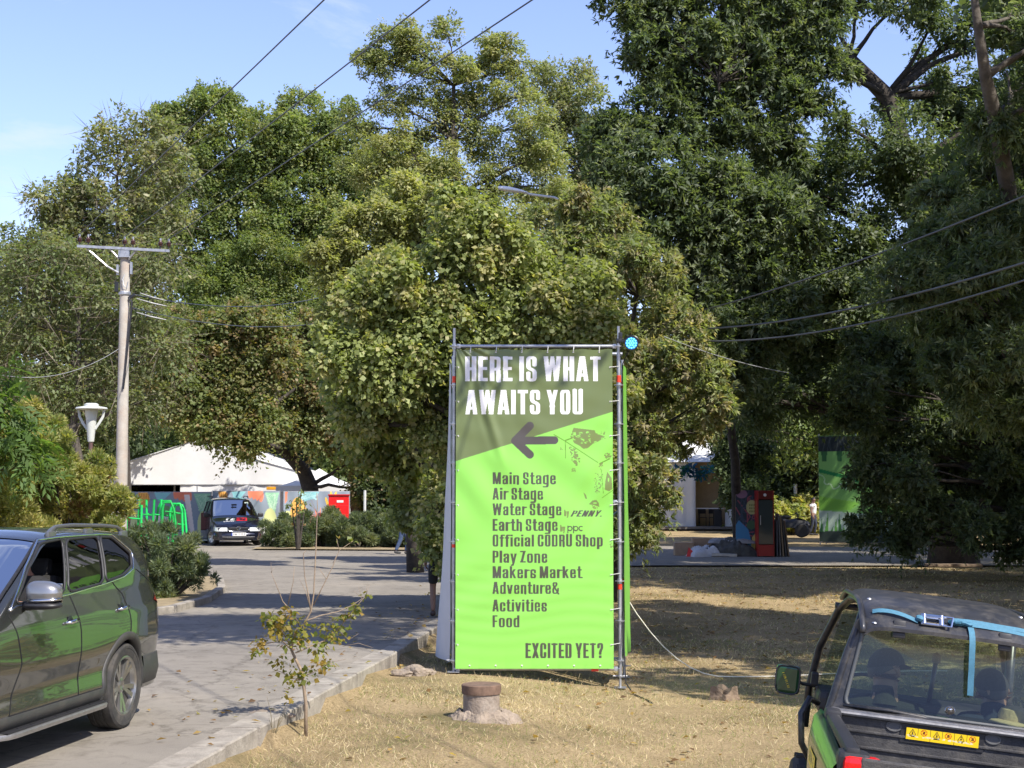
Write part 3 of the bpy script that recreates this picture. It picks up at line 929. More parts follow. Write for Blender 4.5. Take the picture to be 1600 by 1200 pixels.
T('yellowing_tree', 'yellowing young tree in the gap left of the large linden top', 40, (650, 900), fill([(500,400),(560,330),(620,300),(690,290),(720,340),(660,420),(600,520),(520,500)], 20, 24, 42, 28), 46000, (.115,.06), 'yellow', .2, seed=28, upb=.9)
T('feathery_tree', 'rounded feathery bright green tree above the orange tinted maple', 90, (400, 830), fill([(300,470),(340,410),(400,385),(460,420),(495,480),(500,560),(420,580),(290,590),(250,560)], 24, 28, 48, 29), 80000, (.18,.08), 'green', .22, seed=29, upb=.9)
gt = lambda px, py, Y: at(px, py, Y)
T('maple_tree', 'maple with orange tinted leaves and a leaning forked trunk beside the white tents', 66, tuple(Vector((gt(487, 800, 66).x, 66, 0))), [(x, y, r, -8.5 if x < 440 else -1.5) for x, y, r in fill([(235,560),(270,500),(350,500),(440,510),(520,520),(560,600),(570,700),(600,760),(560,780),(530,700),(490,690),(420,670),(360,690),(300,660),(250,630)], 36, 26, 44, 30)], 100000, (.14,.10), 'maple', .42, seed=30,
  trunk=[Vector((gt(487, 810, 66).x, 66, -.1)), gt(484, 760, 66), gt(474, 735, 66), gt(452, 712, 65.6), gt(425, 690, 65.2), gt(400, 655, 63), gt(380, 615, 60)], bark=BARK, depth=1.0)
# linden behind the banner
T('linden_tree', 'dense heart leaved linden rising directly behind the green banner', 27.5, (770, 1000), [(x, y, r, -1.5 if y < 600 else (-.4 if y < 680 else 1.5)) for x, y, r in fill([(650,400),(690,350),(745,325),(800,350),(870,400),(920,450),(950,540),(940,800),(700,900),(668,840),(632,770),(585,690),(535,600),(525,540),(560,480)], 46, 38, 62, 31)] + [(690,800,36,-1.4),(692,850,28,-1.9),(703,885,20,-2.0),(680,835,22,-1.9),(745,365,40),(560,560,44),(545,620,36),(580,500,46),(600,450,44),(560,660,36)], 200000, (.09,.074), 'linden', .2, seed=31, per=15, gap=.32, depth=.9, droop=.45, upb=.45)
T('yellow_ash_tree', 'ash with browning yellow leaves hanging low just right of the banner', 33, (950, 960), fill([(850,340),(900,320),(960,330),(1010,400),(1060,450),(1100,560),(1115,620),(1100,680),(1040,690),(1015,740),(1010,850),(980,860),(960,740),(960,500),(880,420)], 38, 28, 46, 32), 88000, (.125,.04), 'ashyellow', .16, seed=32, style='burst', depth=1.0, droop=.3, gap=.26, loose=.2)
# the large dark trees on the right
big_base = Vector((gt(1490, 880, 44).x, 44, -.03))
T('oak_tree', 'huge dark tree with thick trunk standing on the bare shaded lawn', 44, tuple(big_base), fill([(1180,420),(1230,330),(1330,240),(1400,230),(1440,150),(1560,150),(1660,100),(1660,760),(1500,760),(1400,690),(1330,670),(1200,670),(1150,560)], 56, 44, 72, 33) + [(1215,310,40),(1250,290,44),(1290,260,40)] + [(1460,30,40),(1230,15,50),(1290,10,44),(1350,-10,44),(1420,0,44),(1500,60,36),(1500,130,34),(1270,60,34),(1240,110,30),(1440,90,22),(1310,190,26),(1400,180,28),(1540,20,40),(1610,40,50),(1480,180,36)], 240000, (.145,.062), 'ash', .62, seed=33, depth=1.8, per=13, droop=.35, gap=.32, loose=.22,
  trunk=[big_base - Vector((0, 0, .2)), gt(1488, 800, 44), gt(1480, 700, 44), gt(1470, 560, 44), gt(1450, 420, 44), gt(1425, 280, 44), gt(1385, 150, 44), gt(1330, 95, 43.5), gt(1290, 80, 43)])
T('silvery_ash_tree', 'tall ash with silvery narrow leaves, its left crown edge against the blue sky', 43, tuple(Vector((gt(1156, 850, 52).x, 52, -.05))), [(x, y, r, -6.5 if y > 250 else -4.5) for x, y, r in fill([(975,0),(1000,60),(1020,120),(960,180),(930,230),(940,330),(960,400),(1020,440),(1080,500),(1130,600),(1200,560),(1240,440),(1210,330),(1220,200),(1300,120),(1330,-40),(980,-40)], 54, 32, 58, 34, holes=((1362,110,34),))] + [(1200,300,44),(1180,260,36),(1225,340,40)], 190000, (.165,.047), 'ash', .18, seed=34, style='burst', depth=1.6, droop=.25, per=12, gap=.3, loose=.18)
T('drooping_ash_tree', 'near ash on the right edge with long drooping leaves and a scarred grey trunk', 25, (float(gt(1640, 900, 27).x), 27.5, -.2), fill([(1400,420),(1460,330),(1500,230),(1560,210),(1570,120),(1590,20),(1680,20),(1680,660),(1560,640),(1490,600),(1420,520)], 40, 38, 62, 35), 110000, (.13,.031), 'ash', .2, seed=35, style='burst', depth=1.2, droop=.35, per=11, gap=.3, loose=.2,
  trunk=[Vector((gt(1640, 900, 27.5).x, 27.5, -.4)), gt(1628, 600, 27), gt(1590, 380, 26), gt(1556, 190, 24), gt(1540, 120, 23.5), gt(1528, 40, 23.5), gt(1515, -60, 23.5)], bark=BARKL)
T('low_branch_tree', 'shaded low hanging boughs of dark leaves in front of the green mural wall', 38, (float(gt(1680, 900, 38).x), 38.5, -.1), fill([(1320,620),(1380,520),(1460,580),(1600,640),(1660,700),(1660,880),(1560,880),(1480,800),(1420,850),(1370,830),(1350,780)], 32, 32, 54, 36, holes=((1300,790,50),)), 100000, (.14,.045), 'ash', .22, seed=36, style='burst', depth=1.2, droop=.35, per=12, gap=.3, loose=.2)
T('back_ash_tree', 'green tree further back on the right, seen between the dark crowns and the tents', 62, (1390, 835), fill([(1060,420),(1100,330),(1200,340),(1300,420),(1500,520),(1600,600),(1600,780),(1400,720),(1330,670),(1230,720),(1190,690),(1130,620)], 36, 44, 66, 37), 70000, (.19,.10), 'green', .3, seed=37)
T('arborvitae_tree', 'small dark arborvitae on a bare pale trunk beside the red framed fridge', 58, (1152, 850), [(1155,700,34),(1140,735,24),(1172,740,28),(1155,765,24),(1135,700,26),(1182,695,26),(1158,655,32),(1170,780,14),(1140,775,14)], 30000, (.12,.075), 'dark', .16, seed=38, bark=BARKL, per=10, gap=.45, limbs=True)
# park trees beyond the right edge of the view that shade the right lawn
def crown_lobes(x, y, z0, h, r, seed, n=12):
    g = random.Random(seed)
    return [(x + g.uniform(-1, 1) * r, y + g.uniform(-1, 1) * r, z0 + h * (k + .5) / n, r * g.uniform(.38, .55)) for k in range(n)]
sh = T('park_tree', 'tall park tree standing beyond the right edge, shading the lawn', 30, (18.0, 24.0, -.1), crown_lobes(18.0, 24, 4.5, 11, 4.0, 2, 16), 30000, (.26,.15), 'ash', .4, seed=40, world=True, group='park trees beyond the right edge')
for (x, y, a, k) in ((15.8, 31.5, 1.9, 1.0), (26, 22, 3.5, .95), (23, 38, 0.7, 1.05), (20.5, 52, 2.6, 1.0), (32, 41, 4.4, 1.1), (10.6, 14.6, 5.2, .72)):
    c = copy_tree(sh); c.location = (x, y, -.1); c.rotation_euler.z = a; c.scale = (k, k, k)
T('spreading_tree', 'wide park tree off the right edge whose high boughs shade the road', 18, (10.2, 18.0, -.2), [(2.8, 16.6, 11.6, 1.9), (1.7, 17.6, 11.2, 1.2), (4.5, 15.9, 11.8, 1.3), (6.8, 18.0, 12.6, 1.8), (8.8, 19.0, 12.0, 2.2), (10.5, 17.0, 13.5, 2.2), (12, 19, 12.0, 2.2)], 26000, (.2,.11), 'ash', .3, seed=45, loose=.6, world=True)
# the wood behind the tents: full crowns down to the ground, copied from two trees
wa = T('background_tree', 'dark green tree filling the wood behind the tents', 80, (-28.0, 79.0, 0.0), [(-28 + math.sin(k * 2.4) * 2.0, 79 + math.cos(k * 1.7) * 1.5, .9 + .62 * k, 2.0 - .06 * k) for k in range(15)], 30000, (.26,.15), 'green', .2, seed=80, world=True, group='trees filling the wood behind')
wb = T('background_tree', 'dark green tree filling the wood behind the tents', 80, (-22.0, 82.0, 0.0), [(-22 + math.sin(k * 2.1) * 2.3, 82 + math.cos(k * 1.3) * 1.8, .9 + .6 * k, 1.9 - .05 * k) for k in range(13)], 28000, (.26,.15), 'dark', .2, seed=81, world=True, group='trees filling the wood behind')
for k, (x, y, sc) in enumerate(((-33, 84, 1.0), (-16.5, 90, 1.05), (-11.5, 87, 1.0), (-7, 80, .95), (-3.2, 84, 1.05), (.8, 79, .95), (4.6, 92, 1.05), (9, 93, 1.1), (13.5, 91, 1.1), (17, 84, 1.1), (20.5, 79, 1.1), (24.5, 83, 1.2), (28, 78, 1.1), (32, 84, 1.2), (-38, 80, 1.0), (-19, 94, .9), (15.4, 77.5, 1.15))):
    c = copy_tree(wa if k % 2 else wb); c.location = (x, y, 0); c.rotation_euler.z = k * 1.3; c.scale = (sc, sc, sc)
# ================================================================ banner on its scaffold
VINYL = print_material('printed_vinyl', .40, .45)
S_ = 122.0
G_GREEN = rgb(133, 199, 86); G_OLIVE = rgb(99, 112, 70); G_TEXT = rgb(72, 73, 62); G_WHITE = (.72, .72, .72); G_LEAF = rgb(108, 124, 70)
cv = Canvas(2.0, 4.055, .0042, G_GREEN)
def X_(px): return (px - 713) / S_
def Z_(py): return (1040.5 - py) / S_
def P_(*p): return [(X_(a), Z_(b)) for a, b in p]
cv.poly(P_((700, 540), (970, 540), (970, 640), (713, 721), (700, 724)), G_OLIVE)
def T_(st, x0, x1, top, base, c=G_TEXT, **k): cv.text(st, X_(x0), Z_(base), (base - top) / S_, c, (x1 - x0) / S_, **k)
T_('HERE IS WHAT', 727, 939, 557.5, 596.5, G_WHITE)
T_('AWAITS YOU', 728, 911, 610, 648, G_WHITE)
for st, x1, base in (('Main Stage', 868.5, 757), ('Air Stage', 848.5, 781), ('Water Stage', 877, 805), ('Earth Stage', 871, 829), ('Official CODRU Shop', 941, 853), ('Play Zone', 855, 878), ('Makers Market', 908, 902), ('Adventure&', 873, 926), ('Activities', 854, 953), ('Food', 812, 977)):
    T_(st, 770, x1, base - 18.5, base)
T_('EXCITED YET?', 821, 941, 1001.5, 1024.5)
T_('by', 881, 888.5, 796, 806, G_LEAF, weight=1.35); T_('by', 875, 882.5, 820, 830, G_LEAF, weight=1.35)
T_('PENNY.', 890.5, 939, 797.5, 807, slant=.28, weight=1.12)
def ring_px(cx, cy, r, wd, a0=0, a1=360):
    cv.line(P_(*[(cx + r * math.cos(R(a)), cy - r * math.sin(R(a))) for a in np.linspace(a0, a1, 25)]), wd / S_, G_TEXT)
for cx in (890, 899): ring_px(cx, 825.3, 3.3, 1.7); cv.line(P_((cx - 3.4, 821), (cx - 3.4, 832.5)), 1.7 / S_, G_TEXT)
ring_px(907.3, 825.3, 3.3, 1.7, 50, 310)
# arrow with rounded ends
AR = (rgb(76, 72, 70))
for a, b in (((806, 689.5), (866, 688.5)), ((828, 666), (805, 689.5)), ((805, 689.5), (828, 711))):
    cv.line(P_(a, b), 12.5 / S_, AR, butt=False)
# leaf sprig print
st_c = rgb(88, 132, 40)
cv.line(P_((865, 679.5), (883, 690), (934, 723.5)), 1.4 / S_, st_c); cv.line(P_((883, 690), (883.5, 717)), 1.2 / S_, st_c)
cv.line(P_((883, 689), (894, 685)), 2 / S_, st_c); cv.line(P_((936, 725), (953, 717)), 1.8 / S_, st_c)
cv.poly(P_((896, 669), (929, 673), (930, 677), (945, 683), (938, 689), (926, 694), (918, 701), (911, 702), (905, 697), (897, 693), (891, 683)), G_LEAF)
g = random.Random(4)
for _ in range(46):
    x = g.uniform(893, 946); y = g.uniform(676, 696) - (x - 893) * .08
    cv.ell(X_(x), Z_(y), g.uniform(.6, 2.6) / S_, g.uniform(.4, 1.0) / S_, G_GREEN, g.uniform(-.6, .3))
for _ in range(30):
    cv.ell(X_(g.uniform(928, 945)), Z_(g.uniform(674, 687)), g.uniform(.5, 2) / S_, .6 / S_, G_LEAF, .3)
def speck(cx, cy, rx, ry, n, col, r0, r1, ang=0):
    for _ in range(n):
        t = g.uniform(0, 6.28); q = g.random() ** .6
        dx, dy = rx * q * math.cos(t), ry * q * math.sin(t)
        cv.ell(X_(cx + dx * math.cos(ang) - dy * math.sin(ang)), Z_(cy + dx * math.sin(ang) + dy * math.cos(ang)), g.uniform(r0, r1) / S_, g.uniform(r0 * .5, r1 * .6) / S_, col, g.uniform(-1.2, 1.2))
speck(897, 713, 6, 16, 60, G_LEAF, .8, 2.4, -.35); speck(896, 736, 3, 4, 12, G_LEAF, .6, 1.6)
speck(877, 702, 2, 3, 6, G_LEAF, .6, 1.5); speck(949, 713, 5, 4, 26, G_LEAF, .7, 2.0, .5); speck(938, 727, 5, 4, 12, G_LEAF, .7, 2)
cv.poly(P_((948, 737), (955, 747), (956, 764), (951, 768), (944, 765), (945, 752)), G_LEAF); cv.ell(X_(950), Z_(750), 1.2 / S_, 3 / S_, G_GREEN)
speck(935, 752, 7, 20, 60, G_LEAF, .5, 1.6, .1); cv.line(P_((939, 733), (942, 771)), .8 / S_, st_c); cv.line(P_((940, 778), (957, 766)), .9 / S_, st_c)
cv.poly(P_((911, 769), (915, 773), (917, 780), (914, 779)), G_LEAF)
cv.poly(P_((919, 788), (925, 782), (931, 781), (935, 786), (935, 792), (928, 789)), G_LEAF); speck(930, 791, 6, 4, 18, G_LEAF, .6, 1.6); cv.ell(X_(929), Z_(786), 3 / S_, 1.2 / S_, G_GREEN)
speck(954, 850, 2, 5, 10, G_LEAF, .6, 1.8)
# white eyelets along the hems
for k in range(6):
    for zz in (.04, 4.02): cv.ell(.18 + k * .33, zz, .011, .011, (.6, .6, .58))
for k in range(9):
    for xx in (.03, 1.97): cv.ell(xx, .3 + k * .44, .011, .011, (.5, .5, .46))
BX0, BY0, BZ0 = -.715, 19.60, -.115
def banner_fn(gx, gy):
    u = gx; v = gy
    d = np.zeros_like(u)
    # pull creases running down from the upper left corner, cloth slack between the ties
    ang = np.arctan2(u + .05, 4.2 - v); rad = np.hypot(u + .05, 4.2 - v)
    amp = np.exp(-rad / 1.25) * np.clip(rad * 3, 0, 1)
    d += .009 * amp * np.sin(ang * 17 + .6) + .004 * amp * np.sin(ang * 33 + 2)
    d += .020 * np.exp(-((u - .17 - .30 * (4.05 - v)) / .055) ** 2) * np.clip((4.0 - v) / .3, 0, 1) * np.clip((v - 2.5) / .6, 0, 1)
    d -= .012 * np.exp(-((u - .07 - .30 * (4.05 - v)) / .05) ** 2) * np.clip((4.0 - v) / .3, 0, 1) * np.clip((v - 2.6) / .6, 0, 1)
    s = u + v * .9
    d += .0085 * np.sin(s * 8.5 + 1.3 * np.sin(u * 2.1)) * np.exp(-((v - 2.3) / .55) ** 2)
    d += .0065 * np.sin((u * .8 - v) * 9 + np.sin(v * 3)) * np.exp(-((v - 1.3) / .9) ** 2) * np.exp(-u / 1.2)
    d += .0012 * np.sin(v * 38 + 2 * np.sin(u * 3)) * np.exp(-((v - .7) / .7) ** 2)
    d += .0015 * np.sin(v * 21 + u * 6) * np.exp(-((v - 3.1) / .4) ** 2)
    d += .004 * np.abs(np.sin(u * np.pi / .33 + .3)) * (np.exp(-v / .12) + np.exp(-(4.05 - v) / .12))
    d += .03 * np.sin(u * np.pi / 2) * np.sin(v * np.pi / 4.05) * .6
    d += .008 * np.exp(-((u - 1.85) / .3) ** 2 - ((v - 2.3) / .9) ** 2) * np.sin((v * 1.0 - u * 1.4) * 13)
    zz = v - .012 * np.abs(np.sin(u * np.pi / .33 + .3)) * np.exp(-(4.05 - v) / .05)
    return np.stack([BX0 + u, BY0 - d * 1.15, BZ0 + zz], -1)
bn = thing('banner', 'tall lime green and olive banner listing stages, on the scaffold front', 'banner', (0.3, 19.6, -.11))
me = cv.mesh('sheet', lambda gx, gy: banner_fn(gx, gy) - np.array([.3, 19.6, -.11]))
link('sheet', me, VINYL, bn)

TIE = pmat('pale_cord', (.5, .5, .47), .7)
for k in range(6):
    u = .18 + k * .33
    for zz, zl in ((.04, -.125), (4.02, 3.98)):
        MB().tube([Vector((BX0 + u, 19.585, BZ0 + zz)) - Vector((.3, 19.6, -.11)), Vector((BX0 + u + .01, 19.65, zl)) - Vector((.3, 19.6, -.11))], .006, 5).build('cord_tie', TIE, bn)
for k in range(9):
    z = BZ0 + .3 + k * .44
    for xx, xs in ((.03, -.74), (1.97, 1.372)):
        MB().tube([Vector((BX0 + xx, 19.585, z)) - Vector((.3, 19.6, -.11)), Vector((xs, 19.65, z + .015)) - Vector((.3, 19.6, -.11))], .005, 5).build('cord_tie', TIE, bn)
# scaffold: standards, ledgers, collars, jacks
sc_x = dict(fl=(-.74, 19.68), fr=(1.372, 19.68), rl=(-.80, 20.8), rr=(1.50, 20.8))
scf = thing('scaffold_tower', 'galvanised scaffold tower of four upright tubes carrying the green banner', 'scaffold', (.3, 20.2, -.3))
so = Vector((.3, 20.2, -.3))
REDBAND = pmat('orange_red_band', rgb(225, 62, 30), .45, var=.1)
for key, (x, y) in sc_x.items():
    g0 = gz(x, y); topz = {'fl': 4.215, 'fr': 4.24, 'rl': 3.95, 'rr': 3.9}[key]
    st = MB().cyl(Vector((x, y, g0 + .16)) - so, Vector((x, y, topz - .35)) - so, .0242, n=14).cyl(Vector((x, y, topz - .36)) - so, Vector((x, y, topz)) - so, .019, n=14).build('standard', GALV, scf, smooth=True)
    k = 0; z = -.02
    while z < topz - .2:
        mb = MB()
        mb.lathe([(.024, -.035), (.031, -.033), (.031, -.006), (.062, -.005), (.062, .005), (.031, .006), (.031, .03), (.024, .032)], 14, Vector((x, y, z)) - so)
        for a in (0, 90, 180, 270):
            mb.box(Vector((x + .05 * math.cos(R(a)), y + .05 * math.sin(R(a)), z)) - so, (.018, .018, .014))
        mb.build('rosette', GALV, scf, smooth=True); z += .5
    for zb in ((3.55, 1.45) if key[1] == 'l' else (3.56, .92)):
        MB().lathe([(.026, -.045), (.029, -.043), (.029, .043), (.026, .045)], 14, Vector((x, y, zb)) - so).build('colour_band', REDBAND, scf, smooth=True)
    jk = MB(); jk.cyl(Vector((x, y, g0 + .02)) - so, Vector((x, y, g0 + .2)) - so, .017, n=12)
    jk.box(Vector((x, y, g0 + .022)) - so, (.15, .15, .008)); jk.lathe([(.02, 0), (.045, .004), (.045, .022), (.02, .03)], 12, Vector((x, y, g0 + .15)) - so)
    jk.tube([Vector((x - .09, y, g0 + .165)) - so, Vector((x + .09, y, g0 + .165)) - so], .008, 6)
    jk.build('base_jack', GALV, scf, smooth=True)
def ledger(a, b, z, r=.0242):
    ax, ay = sc_x[a]; bx, by = sc_x[b]
    mb = MB().cyl(Vector((ax, ay, z)) - so, Vector((bx, by, z)) - so, r, n=12)
    for (x, y), (x2, y2) in (((ax, ay), (bx, by)), ((bx, by), (ax, ay))):
        d = Vector((x2 - x, y2 - y, 0)).normalized()
        mb.box(Vector((x, y, z)) + d * .055 - so, (.05, .05, .06), Matrix.Rotation(math.atan2(d.y, d.x), 3, 'Z'), .008)
    mb.build('ledger', GALV, scf, smooth=True)
for z in (-.125, 1.98, 3.98):
    ledger('fl', 'fr', z); ledger('rl', 'rr', z)
for z in (-.02, 1.48, 2.98): ledger('fl', 'rl', z); ledger('fr', 'rr', z)
MB().cyl(Vector((*sc_x['rl'], .05)) - so, Vector((*sc_x['rr'], 1.9)) - so, .021, n=10).build('diagonal_brace', GALV, scf, smooth=True)
MB().box(Vector((1.05, 19.66, -.125)) - so, (.09, .056, .056), None, .006).build('coupler', REDBAND, scf)

# the loose side banner on the left: green outside, grey white back
def side_sheet(name, label, tops, bots, front, back, out, flare=0.0, waves=.02):
    root = thing(name, label, 'banner', ((tops[0][0] + tops[1][0]) / 2, 20.2, bots[0][2]))
    o = Vector(root.location)
    for nm, sh_, mt in (('printed_face', out, front), ('backing', 0.0, back)):
        P = []
        for i in range(25):
            u = i / 24; row = []
            for j in range(61):
                v = j / 60
                a = Vector(tops[0]).lerp(Vector(tops[1]), u); b = Vector(bots[0]).lerp(Vector(bots[1]), u)
                p = b.lerp(a, v)
                p.x += (waves * math.sin(u * 7 + v * 3.5) + .4 * waves * math.sin(v * 15 + u * 3)) * (1 - .75 * v) - flare * u * (1 - v) ** 1.6 + sh_
                row.append(p - o)
            P.append(row)
        MB().grid(P).build(nm, mt, root, smooth='all')
BACKV = pmat('banner_back', (.56, .57, .58), .5, var=.05, vscale=3)
GREENV = pmat('green_vinyl', rgb(120, 186, 74), .42, var=.04, vscale=2)
side_sheet('side_banner', 'loose left side banner of the scaffold, pale grey back showing, flapping at the bottom', [(-.78, 19.72, 3.7), (-.835, 20.78, 3.86)], [(-.79, 19.72, -.05), (-.86, 20.78, -.08)], BACKV, GREENV, -.006, .17, .014)
side_sheet('side_banner', 'narrow edge of the green banner tied to the right side of the scaffold', [(1.425, 19.72, 3.75), (1.55, 20.78, 3.78)], [(1.425, 19.72, .02), (1.55, 20.78, -.02)], GREENV, GREENV, .004, -.03, .012)

# stage light clamped to the right upright
sl = thing('stage_light', 'black stage light with round blue face clamped atop the right upright', 'stage light', (1.372, 19.68, 3.95))
c0 = Vector((.155, -.12, .06)); ax = Vector((-.10, -1, -.06)).normalized()
Mq = ax.to_track_quat('Z', 'Y').to_matrix()
MB().lathe([(.0, -.19), (.045, -.185), (.075, -.15), (.088, -.10), (.092, 0), (.092, .012), (.08, .012), (.08, -.004), (0, -.004)], 24, c0, Mq).build('housing', BLACKM, sl, smooth=True)
mb = MB(); mb.tube([c0 + Mq @ Vector((.10 * math.cos(t), .02 * 0 + .10 * math.sin(t), -.07)) for t in np.linspace(0, math.pi, 12)], .009, 6)
mb.box((.055, -.04, .10), (.13, .035, .03)); mb.box((.0, -.03, .10), (.07, .07, .05), None, .008); mb.box((.02, -.05, .16), (.05, .02, .09), None, .005)
mb.tube([c0 + Mq @ Vector((0, 0, -.18)), (.12, .05, -.05), (.05, .06, -.2), (.035, .03, -.8)], .006, 6)
mb.build('clamp', BLACKM, sl, smooth=True)
LENS = emit_material('blue_lens', (.01, .10, .30), .45); LED = emit_material('blue_led', (.10, .55, 1.0), 1.25)
MB().lathe([(.0, .003), (.079, .003), (.079, .0)], 24, c0, Mq, caps=False).build('lens', LENS, sl)
for k, (n, r) in enumerate(((1, 0), (6, .03), (12, .060))):
    for i in range(n):
        t = 2 * math.pi * i / n
        MB().lathe([(.0125, .004), (.011, .009), (0, .011)], 10, c0 + Mq @ Vector((r * math.cos(t), r * math.sin(t), 0)), Mq, caps=False).build('led', LED, sl)
tag(MB().tube([(1.41, 19.66, .6), (1.42, 19.6, .1), (1.43, 19.5, -.28), (1.5, 19.2, gz(1.5, 19.2) + .012), (1.62, 18.7, gz(1.62, 18.7) + .012), (1.66, 18.4, gz(1.66, 18.4) + .01)], .009, 6).build('power_cable', BLACKP), 'black power cable dropping down the right upright and trailing on the grass', 'cable')
# white rope from the scaffold out across the lawn
pts = []
for t in np.linspace(0, 1, 26):
    x = 1.5 + 4.6 * t; y = 20.8 + .9 * t; z = gz(x, y) + .02 + 1.12 * max(0, 1 - t / .30) ** 2.0
    pts.append((x, y + .12 * math.sin(t * 9), z))
tag(MB().tube(pts, .007, 6).build('guy_rope', pmat('white_rope', (.7, .66, .56), .8, var=.1)), 'thin white rope sagging from the scaffold and lying across the dry lawn', 'rope')

# ================================================================ lawn objects
def stone(name, c, size, mat, label, cat, seed, group=None):
    g = np.random.default_rng(seed)
    bm = bmesh.new(); bmesh.ops.create_icosphere(bm, subdivisions=3, radius=1)
    k = g.normal(size=(6, 3)); ph = g.uniform(0, 6, 6)
    for v in bm.verts:
        d = sum(.11 * math.sin(3 * float(np.dot(k[i], v.co)) + ph[i]) for i in range(6))
        v.co *= 1 + d
        v.co = Vector((v.co.x * size[0], v.co.y * size[1], max(v.co.z, -.4) * size[2]))
    me = bpy.data.meshes.new(name); bm.to_mesh(me); bm.free()
    o = link(name, me, mat); o.location = c
    return tag(o, label, cat, group)
ROCK = pmat('broken_concrete', (.235, .19, .145), .95, var=.4, vscale=9, bump=1.0, bscale=30)
RUST = pmat('rusty_steel', (.15, .095, .065), .85, var=.4, vscale=14, dirt=(.09, .05, .035), dscale=9)
PIPE = pmat('weathered_pipe', (.23, .185, .145), .85, var=.3, vscale=9, bump=.5, bscale=40, dirt=(.33, .29, .24), dscale=6, damt=.7)
bx, by = at(752, 1122, 15.8).x, 15.8
pb = thing('pipe_stub', 'short weathered pipe stub with rusty lid sticking out of the lawn', 'pipe', (bx, by, gz(bx, by)))
pb.scale = (.95, .95, 1.1)
MB().lathe([(.195, -.2), (.195, .255), (.188, .262), (.0, .262)], 32).build('pipe', PIPE, pb, smooth=True)
MB().lathe([(.19, .235), (.208, .24), (.212, .275), (.212, .318), (.204, .325), (.0, .318)], 32).build('lid', RUST, pb, smooth=True)
bs = MB(); g2 = np.random.default_rng(9)
prof = []
nn = 48
vs = []; fs = []
for i, (r, h) in enumerate(((.20, .075), (.25, .085), (.32, .06), (.40, .02), (.46, -.06))):
    for k in range(nn):
        t = 2 * math.pi * k / nn
        q = 1 + (.13 * math.sin(3 * t + 1) + .1 * math.sin(7 * t) + .06 * math.sin(13 * t + i)) * (i / 4)
        r_ = .20 + (r - .20) * .55; vs.append((r_ * q * math.cos(t) * 1.12, r_ * q * math.sin(t) * .85, h + .018 * math.sin(9 * t + 2 * i) * (1 if i else .3)))
for i in range(4):
    for k in range(nn): fs.append((i * nn + k, (i + 1) * nn + k, (i + 1) * nn + (k + 1) % nn, i * nn + (k + 1) % nn))
bs.add(vs, fs).build('broken_footing', ROCK, pb)
WOOD = pmat('dead_wood', (.165, .12, .08), .95, var=.45, vscale=10, bump=1.0, bscale=25)
def stump(x, y, r, h, label, seed):
    g = random.Random(seed); mb = MB(); vs = []; fs = []; n = 28
    prof = [(1.35, -.05), (1.1, .1), (.95, .6), (.9, 1.0), (.55, .85), (0.05, .7)]
    for i, (q, hh) in enumerate(prof):
        for k in range(n):
            t = 2 * math.pi * k / n
            w = 1 + .14 * math.sin(5 * t + seed) + .08 * math.sin(11 * t)
            vs.append((r * q * w * math.cos(t), r * q * w * math.sin(t), h * hh * (1 + (.35 * math.sin(3 * t + seed) if i >= 3 else 0))))
    for i in range(len(prof) - 1):
        for k in range(n): fs.append((i * n + k, (i + 1) * n + k, (i + 1) * n + (k + 1) % n, i * n + (k + 1) % n)[::-1])
    o = mb.add(vs, fs).build('tree_stump', WOOD); o.location = (x, y, gz(x, y) - .02)
    tag(o, label, 'tree stump')
p = at(1130, 1066, 18.9); stump(p.x, 18.9, .17, .14, 'low rotten tree stump in the shaded grass right of the scaffold', 3)
for k, (px, py, s) in enumerate(((627, 1056, .13), (650, 1060, .17), (668, 1056, .1))):
    y = 19.3; x = at(px, py, y).x
    stone('rubble_lump', (x, y + .1 * k, gz(x, y) + .02), (s, s * .7, s * .55), ROCK, ['small pale lump of rubble nearest the kerb corner', 'largest lump of rubble left of the banner foot', 'small lump of rubble closest to the banner foot'][k], 'rubble', 30 + k)
x = at(425, 1140, 15.0).x
stone('flat_stone', (x, 15.0, gz(x, 15.0) + .02), (.17, .12, .05), ROCK, 'flat grey stone lying by the kerb left of the sapling', 'stone', 41)
x = at(875, 768 + 200, 24).x
